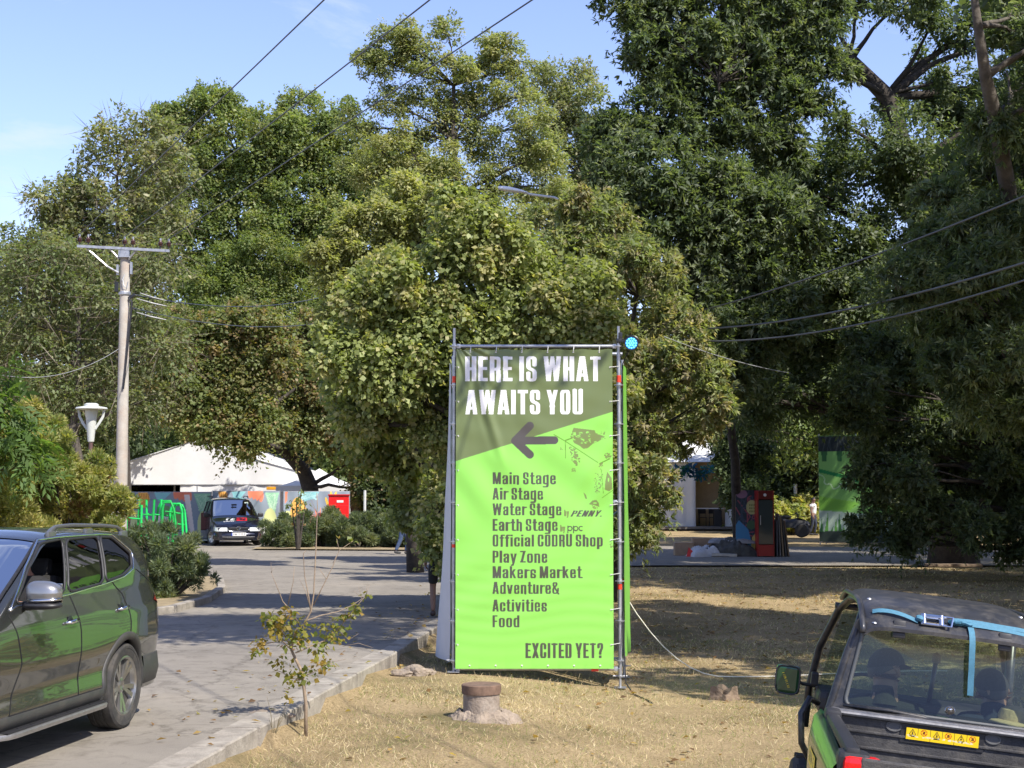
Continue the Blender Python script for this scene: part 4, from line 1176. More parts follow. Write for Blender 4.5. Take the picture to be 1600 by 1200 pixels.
# sapling in the lawn
def sapling():
    g = random.Random(12)
    y0 = 14.7; b = at(478, 1152, y0); b.z = gz(b.x, y0)
    root = thing('sapling', 'spindly young tree with yellowing leaves below and bare twigs on top, planted beside the kerb', 'tree', b)
    def q(px, py, dy=0.0): return at(px, py, y0 + dy) - b
    mb = MB(); tips = []
    def br(pts, r0, r1):
        n = len(pts); mb.tube(pts, [r0 + (r1 - r0) * i / (n - 1) for i in range(n)], 6)
    br([Vector((0, 0, -.05)), q(478, 1100), q(472, 1050), q(462, 1030), q(455, 1015)], .019, .013)
    br([q(455, 1015), q(462, 985), q(475, 975), q(486, 955), q(490, 930), q(494, 850), q(496, 790), q(495, 770)], .012, .0035)
    br([q(486, 958), q(482, 930), q(476, 900), q(474, 865), q(478, 860)], .007, .003)
    br([q(490, 945), q(505, 915), q(520, 885), q(530, 860), q(552, 845)], .006, .0022); br([q(530, 860), q(526, 842)], .003, .002); br([q(520, 880), q(526, 868)], .003, .0015)
    br([q(470, 980), q(455, 955, -.1), q(442, 940, -.15), q(430, 910, -.2), q(424, 895, -.2)], .007, .002)
    br([q(450, 945, -.1), q(458, 910, -.1), q(460, 885, -.1)], .005, .002); br([q(486, 955), q(478, 925), q(468, 905)], .004, .002)
    br([q(478, 970), q(500, 962, .1), q(530, 955, .15), q(552, 945, .2), q(566, 935, .2)], .006, .002)
    br([q(462, 1020), q(485, 1010, .1), q(510, 1000, .2), q(535, 975, .25), q(555, 950, .3), q(572, 930, .3)], .008, .002)
    br([q(455, 1015), q(440, 1000, -.1), q(420, 1005, -.2), q(400, 1012, -.25), q(392, 1018, -.3)], .007, .002)
    br([q(455, 1012), q(440, 985, -.1), q(425, 970, -.2), q(410, 965, -.2)], .006, .002)
    br([q(468, 1060), q(490, 1050, -.1), q(515, 1035, -.1), q(540, 1030, -.2)], .005, .0015)
    br([q(470, 1062), q(455, 1060, .1), q(440, 1050, .15), q(425, 1045, .2)], .005, .0015)
    br([q(530, 985, .2), q(545, 1000, .2), q(560, 990, .2)], .003, .0015); br([q(535, 1010, .1), q(560, 1005, .1), q(583, 1012, .1)], .003, .0015)
    for px, py, dy in ((424, 895, -.2), (566, 935, .2), (572, 930, .3), (495, 800, 0), (510, 905, 0)):
        for _ in range(2): br([q(px, py, dy), q(px + g.uniform(-14, 14), py - g.uniform(6, 22), dy)], .0025, .0012)
    mb.build('trunk', pmat('sapling_bark', (.25, .19, .13), .9, var=.3, vscale=30), root, smooth='all')
    subs = []
    for px, py, dy, r in ((445, 965, -.1, .12), (430, 985, -.2, .12), (410, 1010, -.25, .09), (398, 1018, -.3, .06), (455, 1000, 0, .14), (470, 985, 0, .12), (440, 1040, .15, .1), (460, 1060, .1, .10), (500, 1040, 0, .09), (480, 1055, 0, .09), (515, 990, .15, .12), (535, 975, .25, .11), (550, 955, .25, .09), (525, 1000, .15, .09), (450, 1090, 0, .05), (420, 970, -.2, .09), (570, 932, .3, .04), (552, 846, 0, .025), (527, 842, 0, .02), (512, 1040, 0, .07), (495, 1015, .1, .08)):
        p = q(px, py, dy); subs.append((p.x, p.y, p.z, r))
    V, F, C = foliage(np.array(subs), 820, (.050, .042), [(.22, .21, .04), (.28, .22, .05), (.14, .18, .04), (.32, .22, .06), (.17, .19, .045)], 12, fill=.1, droop=.3, upb=.5)
    link('crown', np_mesh('crown', V, F, C), LEAF, root)
sapling()
# tiny weeds at the foot of the kerb
def weed(x, y, label):
    g = random.Random(int(x * 100)); mb = MB()
    for k in range(9):
        a = g.uniform(0, 6.28); l = g.uniform(.15, .42)
        mb.tube([(0, 0, 0), (math.cos(a) * l * .15, math.sin(a) * l * .15, l * .6), (math.cos(a) * l * .4, math.sin(a) * l * .4, l)], [.004, .003, .001], 4)
    o = mb.build('dry_weed', pmat('weed_stalk', (.17, .14, .08), .9, var=.3)); o.location = (x, y, gz(x, y)); tag(o, label, 'weed')
x = at(405, 1150, 14.3).x; weed(max(x, float(kerb_x(np.array(14.3))) + .05), 14.3, 'wispy dry weed growing against the kerb beside the sapling')
# ================================================================ utility pole and wires
POLEC = pmat('pole_concrete', (.37, .345, .30), .9, var=.15, vscale=4, dirt=(.33, .22, .15), dscale=1.4, damt=.55, bump=.3, bscale=30)
INS = pmat('insulator_ceramic', (.06, .03, .025), .25)
WIRE = pmat('wire', (.05, .06, .08), .5)
pY = 44.0; pb_ = at(190, 740, pY); px0 = pb_.x
up = thing('utility_pole', 'tall pale concrete utility pole with steel crossarm and insulators, left of the white tent', 'utility pole', (px0, pY, 0))
MB().lathe([(.185, -.3), (.18, 0), (.135, 9.0), (.13, 9.02), (0, 9.02)], 20).build('pole', POLEC, up, smooth=True)
mb = MB(); A0 = Vector((-1.34, -.18, 9.12)); A1 = Vector((1.31, -.18, 8.98))
aR = Matrix.Rotation(math.atan2(A1.z - A0.z, A1.x - A0.x) * -1, 3, 'Y')
mb.box((A0 + A1) / 2, (2.66, .08, .075), aR)
mb.box((0, -.16, 8.9), (.3, .1, .2)); 
mb.tube([A0 + Vector((.25, .02, -.05)), Vector((-.5, -.1, 8.55)), Vector((-.15, -.15, 8.35))], .03, 6)
mb.tube([A0 + Vector((.9, .0, -.04)), Vector((-.14, -.13, 8.75))], .032, 6); mb.tube([A0 + Vector((1.75, .0, -.04)), Vector((.14, -.13, 8.75))], .032, 6)
mb.box((-.2, -.05, 8.45), (.06, .1, .3)); mb.box((.19, -.05, 8.5), (.05, .1, .35))
mb.build('crossarm', GALV, up)
ins_x = (-1.28, -1.03, .02, .26, 1.05, 1.29)
for x in ins_x:
    t = (x + 1.34) / 2.65; z = A0.z + (A1.z - A0.z) * t + .05
    io = MB().lathe([(.02, 0), (.02, .08), (.075, .085), (.05, .11), (.08, .125), (.055, .15), (.075, .165), (.04, .21), (.035, .24), (0, .25)], 14, (x, -.18, z)).build('insulator', INS, up, smooth=True)
    MB().lathe([(.03, .235), (.03, .30), (0, .31)], 10, (x, -.18, z)).build('cap', GALV, io, smooth=True)
MB().tube([(.02, -.14, 8.3), (-.02, -.19, 8.15), (.03, -.2, 7.95), (.1, -.16, 7.9), (.12, -.12, 8.1)], .012, 5).lathe([(.165, 7.72), (.17, 7.74), (.17, 7.80), (.165, 7.82)], 18).build('clamp_band', GALV, up)
MB().tube([(.14, -.1, 7.62), (.25, -.15, 7.5), (.1, -.17, 5.6), (.05, -.19, 5.0)], .03, 6).build('cable_run', BLACKP, up)
MB().box((-.22, -.08, 7.95), (.1, .1, .3), None, .02).box((.22, -.05, 7.68), (.2, .1, .08), Matrix.Rotation(-.6, 3, 'Y'), .01).build('bracket', BLACKM, up)
def wire(name, a, b, sag, r, label, n=24, mat=WIRE, cat='wire'):
    a = Vector(a); b = Vector(b)
    pts = [a.lerp(b, t) - Vector((0, 0, 4 * sag * t * (1 - t))) for t in np.linspace(0, 1, n)]
    return tag(MB().tube(pts, r, 5, cap=True).build(name, mat, smooth='all'), label, cat)
d_ = Vector((9.6, -22.0, 0))
for (x, tx, ty, lab) in ((-1.28, 497, 0, 'leftmost overhead wire crossing the sky from the pole crossarm'), (.02, 660, 0, 'middle overhead wire crossing the sky from the pole crossarm'), (1.29, 818, 0, 'rightmost overhead wire, passing in front of the tall acacia')):
    t = (x + 1.34) / 2.65
    a = Vector((px0 + x, pY - .18, A0.z + (A1.z - A0.z) * t + .35))
    m = at(tx, ty, 22.0)
    b = a + (m - a) * 3.4
    wire('overhead_wire', a, b, .10, .0125, lab)
# strain insulators and service drops from the pole towards the wood on the right
for (z0, e, lab) in ((7.75, at(545, 452, 58), 'upper thin service cable running from the pole into the trees'), (7.35, at(560, 492, 58), 'lower thin service cable running from the pole into the trees')):
    a = Vector((px0 + .25, pY, z0)); wire('service_cable', a, e, .5, .014, lab)
for k, (x, z, l) in enumerate(((.45, 7.78, .7), (.36, 7.62, .8), (.36, 7.22, .8))):
    MB().tube([(x, -.05, z), (x + l * .5, 0, z - .12), (x + l, .2, z - .19)], [.014, .024, .012], 6).build('strain_clamp', pmat('dull_steel', (.22, .225, .23), .5, .4), up)
for (a, b, sg, r, lab) in ((at(-40, 575, 38), (px0 - .1, pY, 6.2), .5, .010, 'thin cable entering from the left edge below the bare twigs'),
        (at(1640, 290, 20), at(905, 520, 42), .35, .016, 'upper cable sweeping from the right edge down towards the street lamp'),
        (at(1650, 395, 19), at(908, 496, 42), .6, .018, 'middle cable sweeping from the right edge across the dark crowns'),
        (at(1650, 422, 19), at(908, 498, 42), .75, .016, 'lowest twisted cable sweeping from the right edge across the dark crowns'),
        (at(1038, 526, 30), at(1235, 583, 34), .08, .009, 'short pale cable hanging in the shade right of the stage light')):
    wire('cable', a, b, sg, r, lab, mat=pmat('grey_cable', (.10, .105, .11), .6) if r > .013 else pmat('pale_cable', (.24, .25, .25), .6), cat='cable')

# ================================================================ lamps
lp = at(908, 560, 42)
sl2 = thing('street_lamp', 'street lamp with pale curved arm and white head showing above the linden', 'street lamp', (lp.x, 42, 0))
h_ = at(908, 345, 42).z
MB().lathe([(.11, 0), (.075, h_)], 14).build('pole', GALV, sl2, smooth=True)
hd = at(800, 298, 42) - Vector((lp.x, 42, 0)); am = at(886, 318, 42) - Vector((lp.x, 42, 0))
MB().tube([(0, 0, h_ - .3), (-.12, 0, h_ + .25), (am.x - .05, 0, am.z + .02), (am.x - .35, 0, am.z + .17), (hd.x + .5, 0, hd.z - .1), (hd.x + .2, 0, hd.z)], .032, 8).build('arm', pmat('pale_metal', (.62, .63, .62), .4, .2), sl2, smooth=True)
mb = MB(); P = []
for i in range(13):
    t = i / 12; x = hd.x - .38 + .82 * t; w = .17 * math.sin(math.pi * min(1, .12 + t * .8)) ** .6 * (1 - .45 * t); hh = .12 * (1 - .5 * t) * math.sin(math.pi * min(1, .1 + t * .85)) ** .5
    P.append([Vector((x, w * math.cos(a), hd.z + .12 * (.5 - t) + hh * max(math.sin(a), -.25))) for a in np.linspace(0, 2 * math.pi, 17)])
mb.grid(P).build('lamp_head', pmat('lamp_enamel', (.8, .8, .78), .3), sl2, smooth='all')
lx = at(142, 690, 37)
gl = thing('garden_lamp', 'park lamp with white conical globe and flat cap above the hedge', 'lamp', (lx.x, 37, 0))
z0 = at(142, 690, 37).z
LG = pmat('lamp_white', (.50, .52, .48), .45, var=.08)
MB().lathe([(.06, 0), (.05, z0 + .05)], 14).build('post', pmat('brown_post', (.10, .055, .05), .6, var=.2), gl, smooth=True)
MB().lathe([(.05, z0 - .02), (.075, z0), (.085, z0 + .1), (.125, z0 + .52), (.0, z0 + .52)], 20).build('cone_base', LG, gl, smooth=True)
MB().lathe([(.125, z0 + .521), (.165, z0 + .80), (.0, z0 + .80)], 20).build('globe', pmat('milky_glass', (.55, .57, .52), .2, spec=.6), gl, smooth=True)
MB().lathe([(.36, z0 + .775), (.38, z0 + .79), (.36, z0 + .825), (.2, z0 + .85), (.17, z0 + .86), (.17, z0 + .90), (.12, z0 + .925), (0, z0 + .93)], 28).build('cap', LG, gl, smooth=True)
for s in (-1, 1):
    MB().tube([(s * .1, -.02 * s, z0 + .3), (s * .2, -.02, z0 + .45), (s * .28, 0, z0 + .6), (s * .31, 0, z0 + .79)], .016, 6, flat=2.2).build('bracket', LG, gl, smooth=True)

# ================================================================ tents
def tent_cloth(): 
    return pmat('tent_pvc', (.64, .64, .63), .5, var=.05, vscale=1.5, bump=.15, bscale=3, dirt=(.55, .54, .50), dscale=.8, damt=.35)
TC = tent_cloth()
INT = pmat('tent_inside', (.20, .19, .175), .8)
tY = 70.0
ax_ = at(308, 687, tY)
bt = thing('event_tent', 'large white gabled event tent behind the printed fences, dappled with tree shade', 'tent', (ax_.x, tY, 0))
hw, ze, za, dep = 5.3, 2.75, ax_.z, 18.0
zv = at(308, 757, tY).z
mb = MB()
for s in (-1, 1):
    P = []
    for i in range(9):
        u = i / 8; row = []
        for j in range(13):
            v = j / 12; x = s * (hw + .12) * u; z = za - (za - ze) * u - .10 * math.sin(math.pi * u) * (0.6 + .4 * math.cos(v * 8 * math.pi)) + .03
            row.append(Vector((x, -.06 + v * dep, z)))
        P.append(row)
    mb.grid(P)
mb.build('roof', TC, bt, smooth='all')
mb = MB(); n = 40; P0 = []; P1 = []
for i in range(n + 1):
    x = -hw + 2 * hw * i / n; zt = za - (za - ze) * abs(x) / hw
    wv = .03 * math.sin(x * 3.1) + .02 * math.sin(x * 8.3)
    P0.append([Vector((x, wv * (1 - k / 6) * .6, zv + (zt - zv) * k / 6)) for k in range(7)])
mb.grid(P0).build('gable', TC, bt, smooth='all')
def tent_wall(x0, x1, z0, z1, seed, nm='wall', parent=None, dy=.05, mat=None, amp=.05):
    g = random.Random(seed); ph = [g.uniform(0, 6) for _ in range(4)]; P = []
    for i in range(31):
        x = x0 + (x1 - x0) * i / 30
        P.append([Vector((x, dy + amp * (math.sin(x * 5 + ph[0]) + .6 * math.sin(x * 11 + ph[1])) * (1 - .5 * k / 8) + .02 * math.sin(k + ph[2]), z0 + (z1 - z0) * k / 8)) for k in range(9)])
    return MB().grid(P).build(nm, mat or TC, parent, smooth='all')
xo0 = at(205, 760, tY).x - ax_.x; xo1 = at(281, 760, tY).x - ax_.x
tent_wall(-hw, xo0, 0, zv - .02, 1, parent=bt); tent_wall(xo1, hw, 0, zv - .02, 2, parent=bt)
MB().add([(-hw, .1, 0), (-hw, dep, 0), (-hw, dep, ze), (-hw, .1, ze)], [(0, 1, 2, 3)]).build('wall', TC, bt)
MB().add([(hw, .1, 0), (hw, dep, 0), (hw, dep, ze), (hw, .1, ze)], [(0, 1, 2, 3)]).build('wall', TC, bt)
MB().add([(-hw, dep, 0), (hw, dep, 0), (hw, dep, ze), (0, dep, za), (-hw, dep, ze)], [(0, 1, 2, 3, 4)]).build('wall', INT, bt)
mb = MB()
for x in (-hw, -.0, hw): mb.box((x, .1, (zv if x == 0 else ze) / 2), (.1, .1, zv if x == 0 else ze))
mb.box((0, .13, zv), (2 * hw, .06, .06)); mb.box(((xo0 + xo1) / 2, 4, 1.3), (.09, .09, 2.6))
mb.build('frame', GALV, bt)
# small pagoda tent
pg_x0 = at(430, 770, 68).x; pg_x1 = at(550, 770, 68).x; cxp = (pg_x0 + pg_x1) / 2; hp = (pg_x1 - pg_x0) / 2
pz = at(495, 731, 68).z; pe = at(550, 759, 68).z
pg = thing('pagoda_tent', 'small white pagoda tent with a low pointed roof behind the leaning trunk and red cabinet', 'tent', (cxp, 70, 0))
P = []
for i in range(33):
    a = 2 * math.pi * i / 32; row = []
    sx = math.cos(a); sy = math.sin(a); k = hp / max(abs(sx), abs(sy))
    for j in range(10):
        u = j / 9; z = pe + (pz - pe) * (1 - u) ** 1.5
        row.append(Vector((sx * k * u * 1.01, sy * k * u * 1.01, z)))
    P.append(row)
MB().grid(P).build('roof', TC, pg, smooth='all')
mb = MB(); q = hp * 1.012
for (x0, y0, x1, y1) in ((-q, -q, q, -q), (q, -q, q, q), (q, q, -q, q), (-q, q, -q, -q)):
    mb.add([(x0, y0, pe - .28), (x1, y1, pe - .28), (x1, y1, pe), (x0, y0, pe)], [(0, 1, 2, 3)])
mb.build('valance', TC, pg)
for sx in (-1, 1):
    for sy in (-1, 1): MB().box((sx * hp * .98, sy * hp * .98, pe / 2 - .05), (.09, .09, pe - .1)).build('leg', WHITEP, pg)
MB().add([(-hp * .97, hp * .9, 0), (hp * .97, hp * .9, 0), (hp * .97, hp * .9, pe - .05), (-hp * .97, hp * .9, pe - .05)], [(0, 1, 2, 3)]).build('back_wall', TC, pg)
# white tent at right with a beige opening
rY = 82.0; rx0 = at(1030, 800, rY).x; rx1 = at(1200, 800, rY).x
rt = thing('market_tent', 'white tent in the shade at right, open front showing beige lining and a table', 'tent', ((rx0 + rx1) / 2, rY, 0))
o = rt.location.x; rz = at(1100, 722, rY).z; hwr = (rx1 - rx0) / 2
bx0 = at(1087, 800, rY).x - o; bx1 = at(1133, 800, rY).x - o
tent_wall(-hwr, bx0, .15, rz, 5, parent=rt, amp=.06); tent_wall(bx1, hwr, .15, rz, 6, parent=rt, amp=.06)
MB().add([(-hwr - .2, -.25, rz), (hwr + .2, -.25, rz), (hwr * .2, 5, rz + 1.5), (-hwr * .2, 5, rz + 1.5)], [(0, 1, 2, 3)]).add([(hwr + .2, -.25, rz), (hwr + .2, 8, rz), (hwr * .2, 5, rz + 1.5)], [(0, 1, 2)]).add([(-hwr - .2, 8, rz), (-hwr - .2, -.25, rz), (-hwr * .2, 5, rz + 1.5)], [(0, 1, 2)]).build('roof', TC, rt)
BEI = pmat('beige_lining', (.42, .31, .18), .8, var=.08)
MB().box(((bx0 + bx1) / 2, 2.2, rz / 2 + .05), (bx1 - bx0 + 1.2, .05, rz - .1)).box(((bx0 + bx1) / 2, .9, rz - .12), (bx1 - bx0, .05, .4)).build('lining', BEI, rt)
MB().box((0, 1, .1), (2 * hwr, 4, .12)).build('floor', pmat('deck_boards', (.16, .14, .12), .9, var=.2), rt)
tb = thing('folding_table', 'white folding table standing in the tent opening', 'table', (o + (bx0 + bx1) / 2, rY + .75, .16))
MB().box((0, 0, .95), (bx1 - bx0 - .05, .7, .05)).build('tabletop', WHITEP, tb)
for sx in (-.5, .5):
    for sy in (-.25, .25): MB().cyl((sx, sy, 0), (sx * 1.05, sy, .93), .018, n=6).build('leg', BLACKM, tb)
for k in range(2):
    ch = thing('folding_chair', ['dark folding chair under the tent table, left one', 'dark folding chair under the tent table, right one'][k], 'chair', (o + (bx0 + bx1) / 2 - .25 + .55 * k, rY + 1.35, .16), group='chairs in the right tent')
    MB().box((0, 0, .45), (.4, .4, .03)).build('seat', BLACKP, ch); MB().box((0, .2, .78), (.4, .03, .25)).build('backrest', BLACKP, ch)
    for sx in (-.18, .18):
        MB().cyl((sx, -.18, 0), (sx, .2, .9), .012, n=6).build('leg', BLACKM, ch); MB().cyl((sx, .2, 0), (sx, -.18, .45), .012, n=6).build('leg', BLACKM, ch)
tag(MB().box((0, 0, .42), (.42, .42, .84), None, .03).lathe([(.19, .84), (.19, .9), (0, .91)], 16).build('waste_bin', BLACKP), 'black bin beside the table in the tent opening', 'bin').location = (o + bx1 - .35, rY + .45, .16)

# ================================================================ printed mesh fences
MESHV = print_material('printed_mesh', .75, .15)
NAVY = rgb(140, 152, 164); ORN = rgb(232, 178, 96); COR = rgb(232, 136, 106); MINT = rgb(152, 200, 166); LIME = rgb(204, 212, 150); TEAL = rgb(140, 196, 200); PINKW = rgb(232, 220, 214)
def fence(px0_, px1_, Y, ztop, paint, label):
    a = at(px0_, 800, Y).x; b = at(px1_, 800, Y).x; w = b - a; h = ztop - .12
    root = thing('mesh_fence', label, 'fence', ((a + b) / 2, Y, 0), group='printed fence panels')
    c = Canvas(w, h, .022, NAVY); paint(c, w, h)
    link('mesh_print', c.mesh('mesh_print', lambda gx, gy: np.stack([gx - w / 2, -.03 - .03 * np.sin(gx * 2.2) * np.sin(gy * 3) - .015 * np.sin(gx * 9 + gy * 2), gy + .12], -1)), MESHV, root)
    mb = MB()
    for x in (-w / 2, w / 2): mb.cyl((x, 0, 0), (x, 0, ztop + .03), .021, n=8)
    mb.cyl((-w / 2, 0, ztop), (w / 2, 0, ztop), .016, n=8).cyl((-w / 2, 0, .1), (w / 2, 0, .1), .016, n=8)
    mb.build('frame', GALV, root, smooth=True)
    for x in (-w / 2, w / 2): MB().box((x, 0, .07), (.22, .62, .14), None, .03).build('foot', pmat('concrete_foot', (.3, .29, .27), .9), root)
def bunting(c, w, h):
    c.poly([(w * .08, h), (w * .2, h), (w * .23, h * .86), (w * .19, h * .66), (w * .13, h * .68)], ORN)
    c.poly([(w * .28, h), (w * .5, h), (w * .42, h * .86), (w * .33, h * .8)], TEAL)
    for k in range(4): c.ell(w * (.56 + .055 * k), h * (.98 - .025 * k), w * .035, h * .13, COR)
    c.poly([(w * .78, h * .97), (w * .99, h * .97), (w * .93, h * .55), (w * .88, h * .5)], MINT)
    g = random.Random(3)
    for _ in range(25): c.line([(w * (.8 + .15 * g.random()), h * (.6 + .35 * g.random())), (w * (.82 + .15 * g.random()), h * (.6 + .35 * g.random()))], .015, rgb(196, 226, 196))
    for k in range(5): c.line([(w * (.12 + .02 * k), h * .72), (w * (.10 + .03 * k), h * .97)], .02, rgb(190, 100, 40))
def paint1(c, w, h):
    bunting(c, w, h)
    c.ell(w * .05, h * .2, w * .13, h * .42, LIME); c.ell(w * .9, h * .3, w * .07, h * .3, LIME); c.ell(w * .93, h * .1, w * .09, h * .3, LIME)
    c.ell(w * .36, h * .42, w * .09, h * .12, PINKW); c.ell(w * .46, h * .42, w * .05, h * .11, rgb(214, 214, 200)); c.ell(w * .44, h * .6, w * .06, h * .12, rgb(120, 160, 110))
    c.poly([(w * .48, h * .62), (w * .5, h * .3), (w * .7, h * .2), (w * .62, h * .6)], rgb(150, 180, 110))
    c.poly([(w * .66, h * .95), (w * .73, h * .95), (w * .8, h * .1), (w * .74, h * .1)], PINKW)
def paint2(c, w, h):
    bunting(c, w, h)
    c.ell(w * .86, h * .35, w * .1, h * .3, LIME); c.ell(w * .9, h * .12, w * .14, h * .3, LIME); c.ell(w * .2, h * .3, w * .12, h * .25, rgb(90, 120, 120))
    c.ell(w * .55, h * .25, w * .18, h * .16, PINKW)
def paint3(c, w, h):
    c.poly([(w * .02, h), (w * .06, h), (w * .05, h * .8), (w * .02, h * .75)], COR)
    c.poly([(w * .22, h), (w * .55, h), (w * .46, h * .85), (w * .32, h * .8)], TEAL)
    g = random.Random(8)
    for _ in range(30): c.line([(w * g.uniform(.24, .52), h * g.uniform(.82, .99)), (w * g.uniform(.24, .52), h * g.uniform(.82, .99))], .02, rgb(170, 215, 215))
    c.ell(w * .06, h * .2, w * .12, h * .4, LIME); c.ell(w * .24, h * .46, w * .13, h * .42, ORN, .12); c.line([(w * .22, h * .1), (w * .23, h * .84)], .02, rgb(150, 95, 40))
    for k in range(3): c.line([(w * .226, h * (.4 + .15 * k)), (w * (.17 + .01 * k), h * (.52 + .14 * k))], .018, rgb(150, 95, 40)); c.line([(w * .226, h * (.4 + .15 * k)), (w * .28, h * (.53 + .14 * k))], .018, rgb(150, 95, 40))
    for k in range(23):
        a = math.pi * (.02 + .96 * k / 22); L_ = h * (.48 if k % 2 else .4)
        cx, cy = w * .56, h * .22; t1 = (cx + L_ * .95 * math.cos(a), cy + L_ * math.sin(a))
        c.poly([(cx - .08 * math.sin(a), cy + .08 * math.cos(a)), (cx + .08 * math.sin(a), cy - .08 * math.cos(a)), t1], COR if k < 15 else rgb(238, 170, 160))
    c.ell(w * .56, h * .25, h * .22, h * .24, COR)
    for k, (x, y, r) in enumerate(((.66, .78, .3), (.72, .9, 0), (.78, .9, -.3), (.70, .66, .5), (.8, .72, -.2), (.76, .62, -.6))): c.ell(w * x, h * y, w * .018, h * .11, rgb(238, 196, 82), r)
zf = at(300, 769, 62).z
fence(205, 330, 62, zf, paint1, 'printed mesh fence panel with bunting pattern behind the stacked green frames')
fence(332, 437, 62, at(300, 767.5, 62).z, paint2, 'printed mesh fence panel with bunting pattern directly behind the dark van')
fence(443, 546, 62, at(300, 768, 62).z, paint3, 'printed fence panel with orange leaf and coral sunburst, left of the red cabinet')
# red cabinet
cx_ = at(531, 790, 61).x
rc = thing('drinks_cooler', 'red two door drinks cooler with a white label, behind the low junipers', 'cooler', (cx_ - .02, 60.8, 0), .12)
REDC = pmat('red_enamel', rgb(208, 22, 22), .35, var=.04)
zt = at(531, 773.5, 61).z
MB().box((0, .35, zt / 2), (.80, .7, zt - .02), None, .02).build('body', REDC, rc)
MB().box((0, .34, zt), (.86, .78, .06), None, .02).build('top', pmat('red_trim', rgb(160, 12, 14), .4), rc)
for s in (-1, 1): MB().box((s * .2, -.012, zt * .42), (.385, .02, zt * .74), None, .008).build('door', REDC, rc)
MB().box((.05, -.01, zt * .87), (.26, .015, .09)).build('label_plate', WHITEP, rc)
mb = MB()
for k in range(5): mb.tube([(-.17 + .03 * math.sin(k * 2), -.03, zt * (.36 + .055 * k)), (-.11, -.03, zt * (.375 + .055 * k)), (-.15, -.03, zt * (.40 + .055 * k))], .018, 5)
mb.build('script_lettering', WHITEP, rc)
# brick pillar and thin post behind
tag(MB().box((0, 0, 1.15), (.62, .62, 2.3)).build('brick_pillar', pmat('old_brick', (.17, .085, .06), .9, var=.4, vscale=6)), 'brown brick pillar in the shade right of the pagoda tent', 'pillar').location = (at(560, 790, 66).x, 66, 0)
tag(MB().cyl((0, 0, 0), (0, 0, 2.1), .05, n=8).build('thin_post', pmat('pale_metal', (.6, .6, .6), .4)), 'thin pale post right of the brick pillar', 'post').location = (at(570, 790, 58).x, 58, 0)
tag(MB().cyl((0, 0, 0), (0, 0, 2.4), .09, n=10).build('bollard_post', WHITEP), 'white post standing before the light green bush at right', 'post').location = (at(1243, 790, 76).x, 76, 0)

# ================================================================ stacked green frames by the fence
GREENP = pmat('bright_green_paint', rgb(30, 190, 92), .4, var=.06)
GREEND = pmat('deep_green_paint', rgb(24, 160, 72), .4, var=.06)
gframes = ((205, 1.55, .05, 0), (222, 1.75, .25, .1), (238, 1.75, -.15, .3), (252, 1.7, .2, .55), (262, 1.65, -.25, .2), (270, 1.6, .1, .5), (277, 1.55, -.1, .75))
glabels = ('leftmost bright green tubular frame in the stack by the fence', 'second green tubular frame from the left in the stack', 'tall bright green hoop frame near the middle of the stack', 'deep green frame in the middle of the stack with slanting legs', 'green hoop leaning just right of the stack centre', 'green hoop with rungs, second from the right in the stack', 'rightmost bright green hoop with white worn edges in the stack')
for k, (px, h, ln, dy) in enumerate(gframes):
    o = at(px + 4, 800, 57 + dy)
    fr = thing('tubular_frame', glabels[k], 'metal frame', (o.x, 57 + dy, 0), group='stacked green tubular frames')
    w = .55 if k < 4 else .42; m_ = GREEND if k in (1, 3, 4) else GREENP
    if k < 3: pts = [(-w / 2, 0, 0), (-w / 2 + ln * .3, 0, h), (w / 2 + ln * .3, 0, h), (w / 2, 0, 0)]
    else: pts = [(-w / 2 - .08, 0, 0), (-w / 2 + ln * .3, 0, h * .85), (-w * .3 + ln * .4, 0, h), (w * .3 + ln * .4, 0, h * 1.0), (w / 2 + ln * .3, 0, h * .85), (w / 2 + .1, 0, 0)]
    MB().tube(pts, .045, 8).build('hoop', m_, fr, smooth=True)
    for z in ((.55, .8) if k > 3 else (.7,)):
        MB().tube([(-w / 2 + .02, 0, h * z), (w / 2 + .02, 0, h * z - .05)], .03, 6).build('rung', m_, fr, smooth=True)
# trolley with red crates left of the van
tr_ = at(320, 810, 60.5)
tro = thing('hand_trolley', 'grey trolley with dark red crates standing left of the dark van', 'trolley', (tr_.x + .1, 60.8, 0))
MB().box((0, 0, .15), (.5, .6, .06)).tube([(-.22, .3, .15), (-.22, .3, 1.25), (.22, .3, 1.25), (.22, .3, .15)], .025, 8).build('frame', GALV, tro)
for x in (-.22, .22): MB().tube([(x - .03, -.2, .08), (x + .03, -.2, .08)], .08, 12).build('wheel', RUBBER, tro)
for k, z in enumerate((.4, .75, 1.08)):
    tag(MB().box((0, 0, 0), (.5, .5, .34), None, .03).box((0, -.26, .06), (.3, .02, .1)).build('crate', pmat('maroon_plastic', (.12, .03, .03), .6) if k else pmat('grey_plastic', (.22, .22, .23), .6)), ['grey crate at the bottom of the trolley left of the van', 'dark red crate in the middle of the trolley stack', 'dark red crate on top of the trolley stack'][k], 'crate', 'crates on the trolley').location = (tr_.x + .1, 60.7, z - .03)

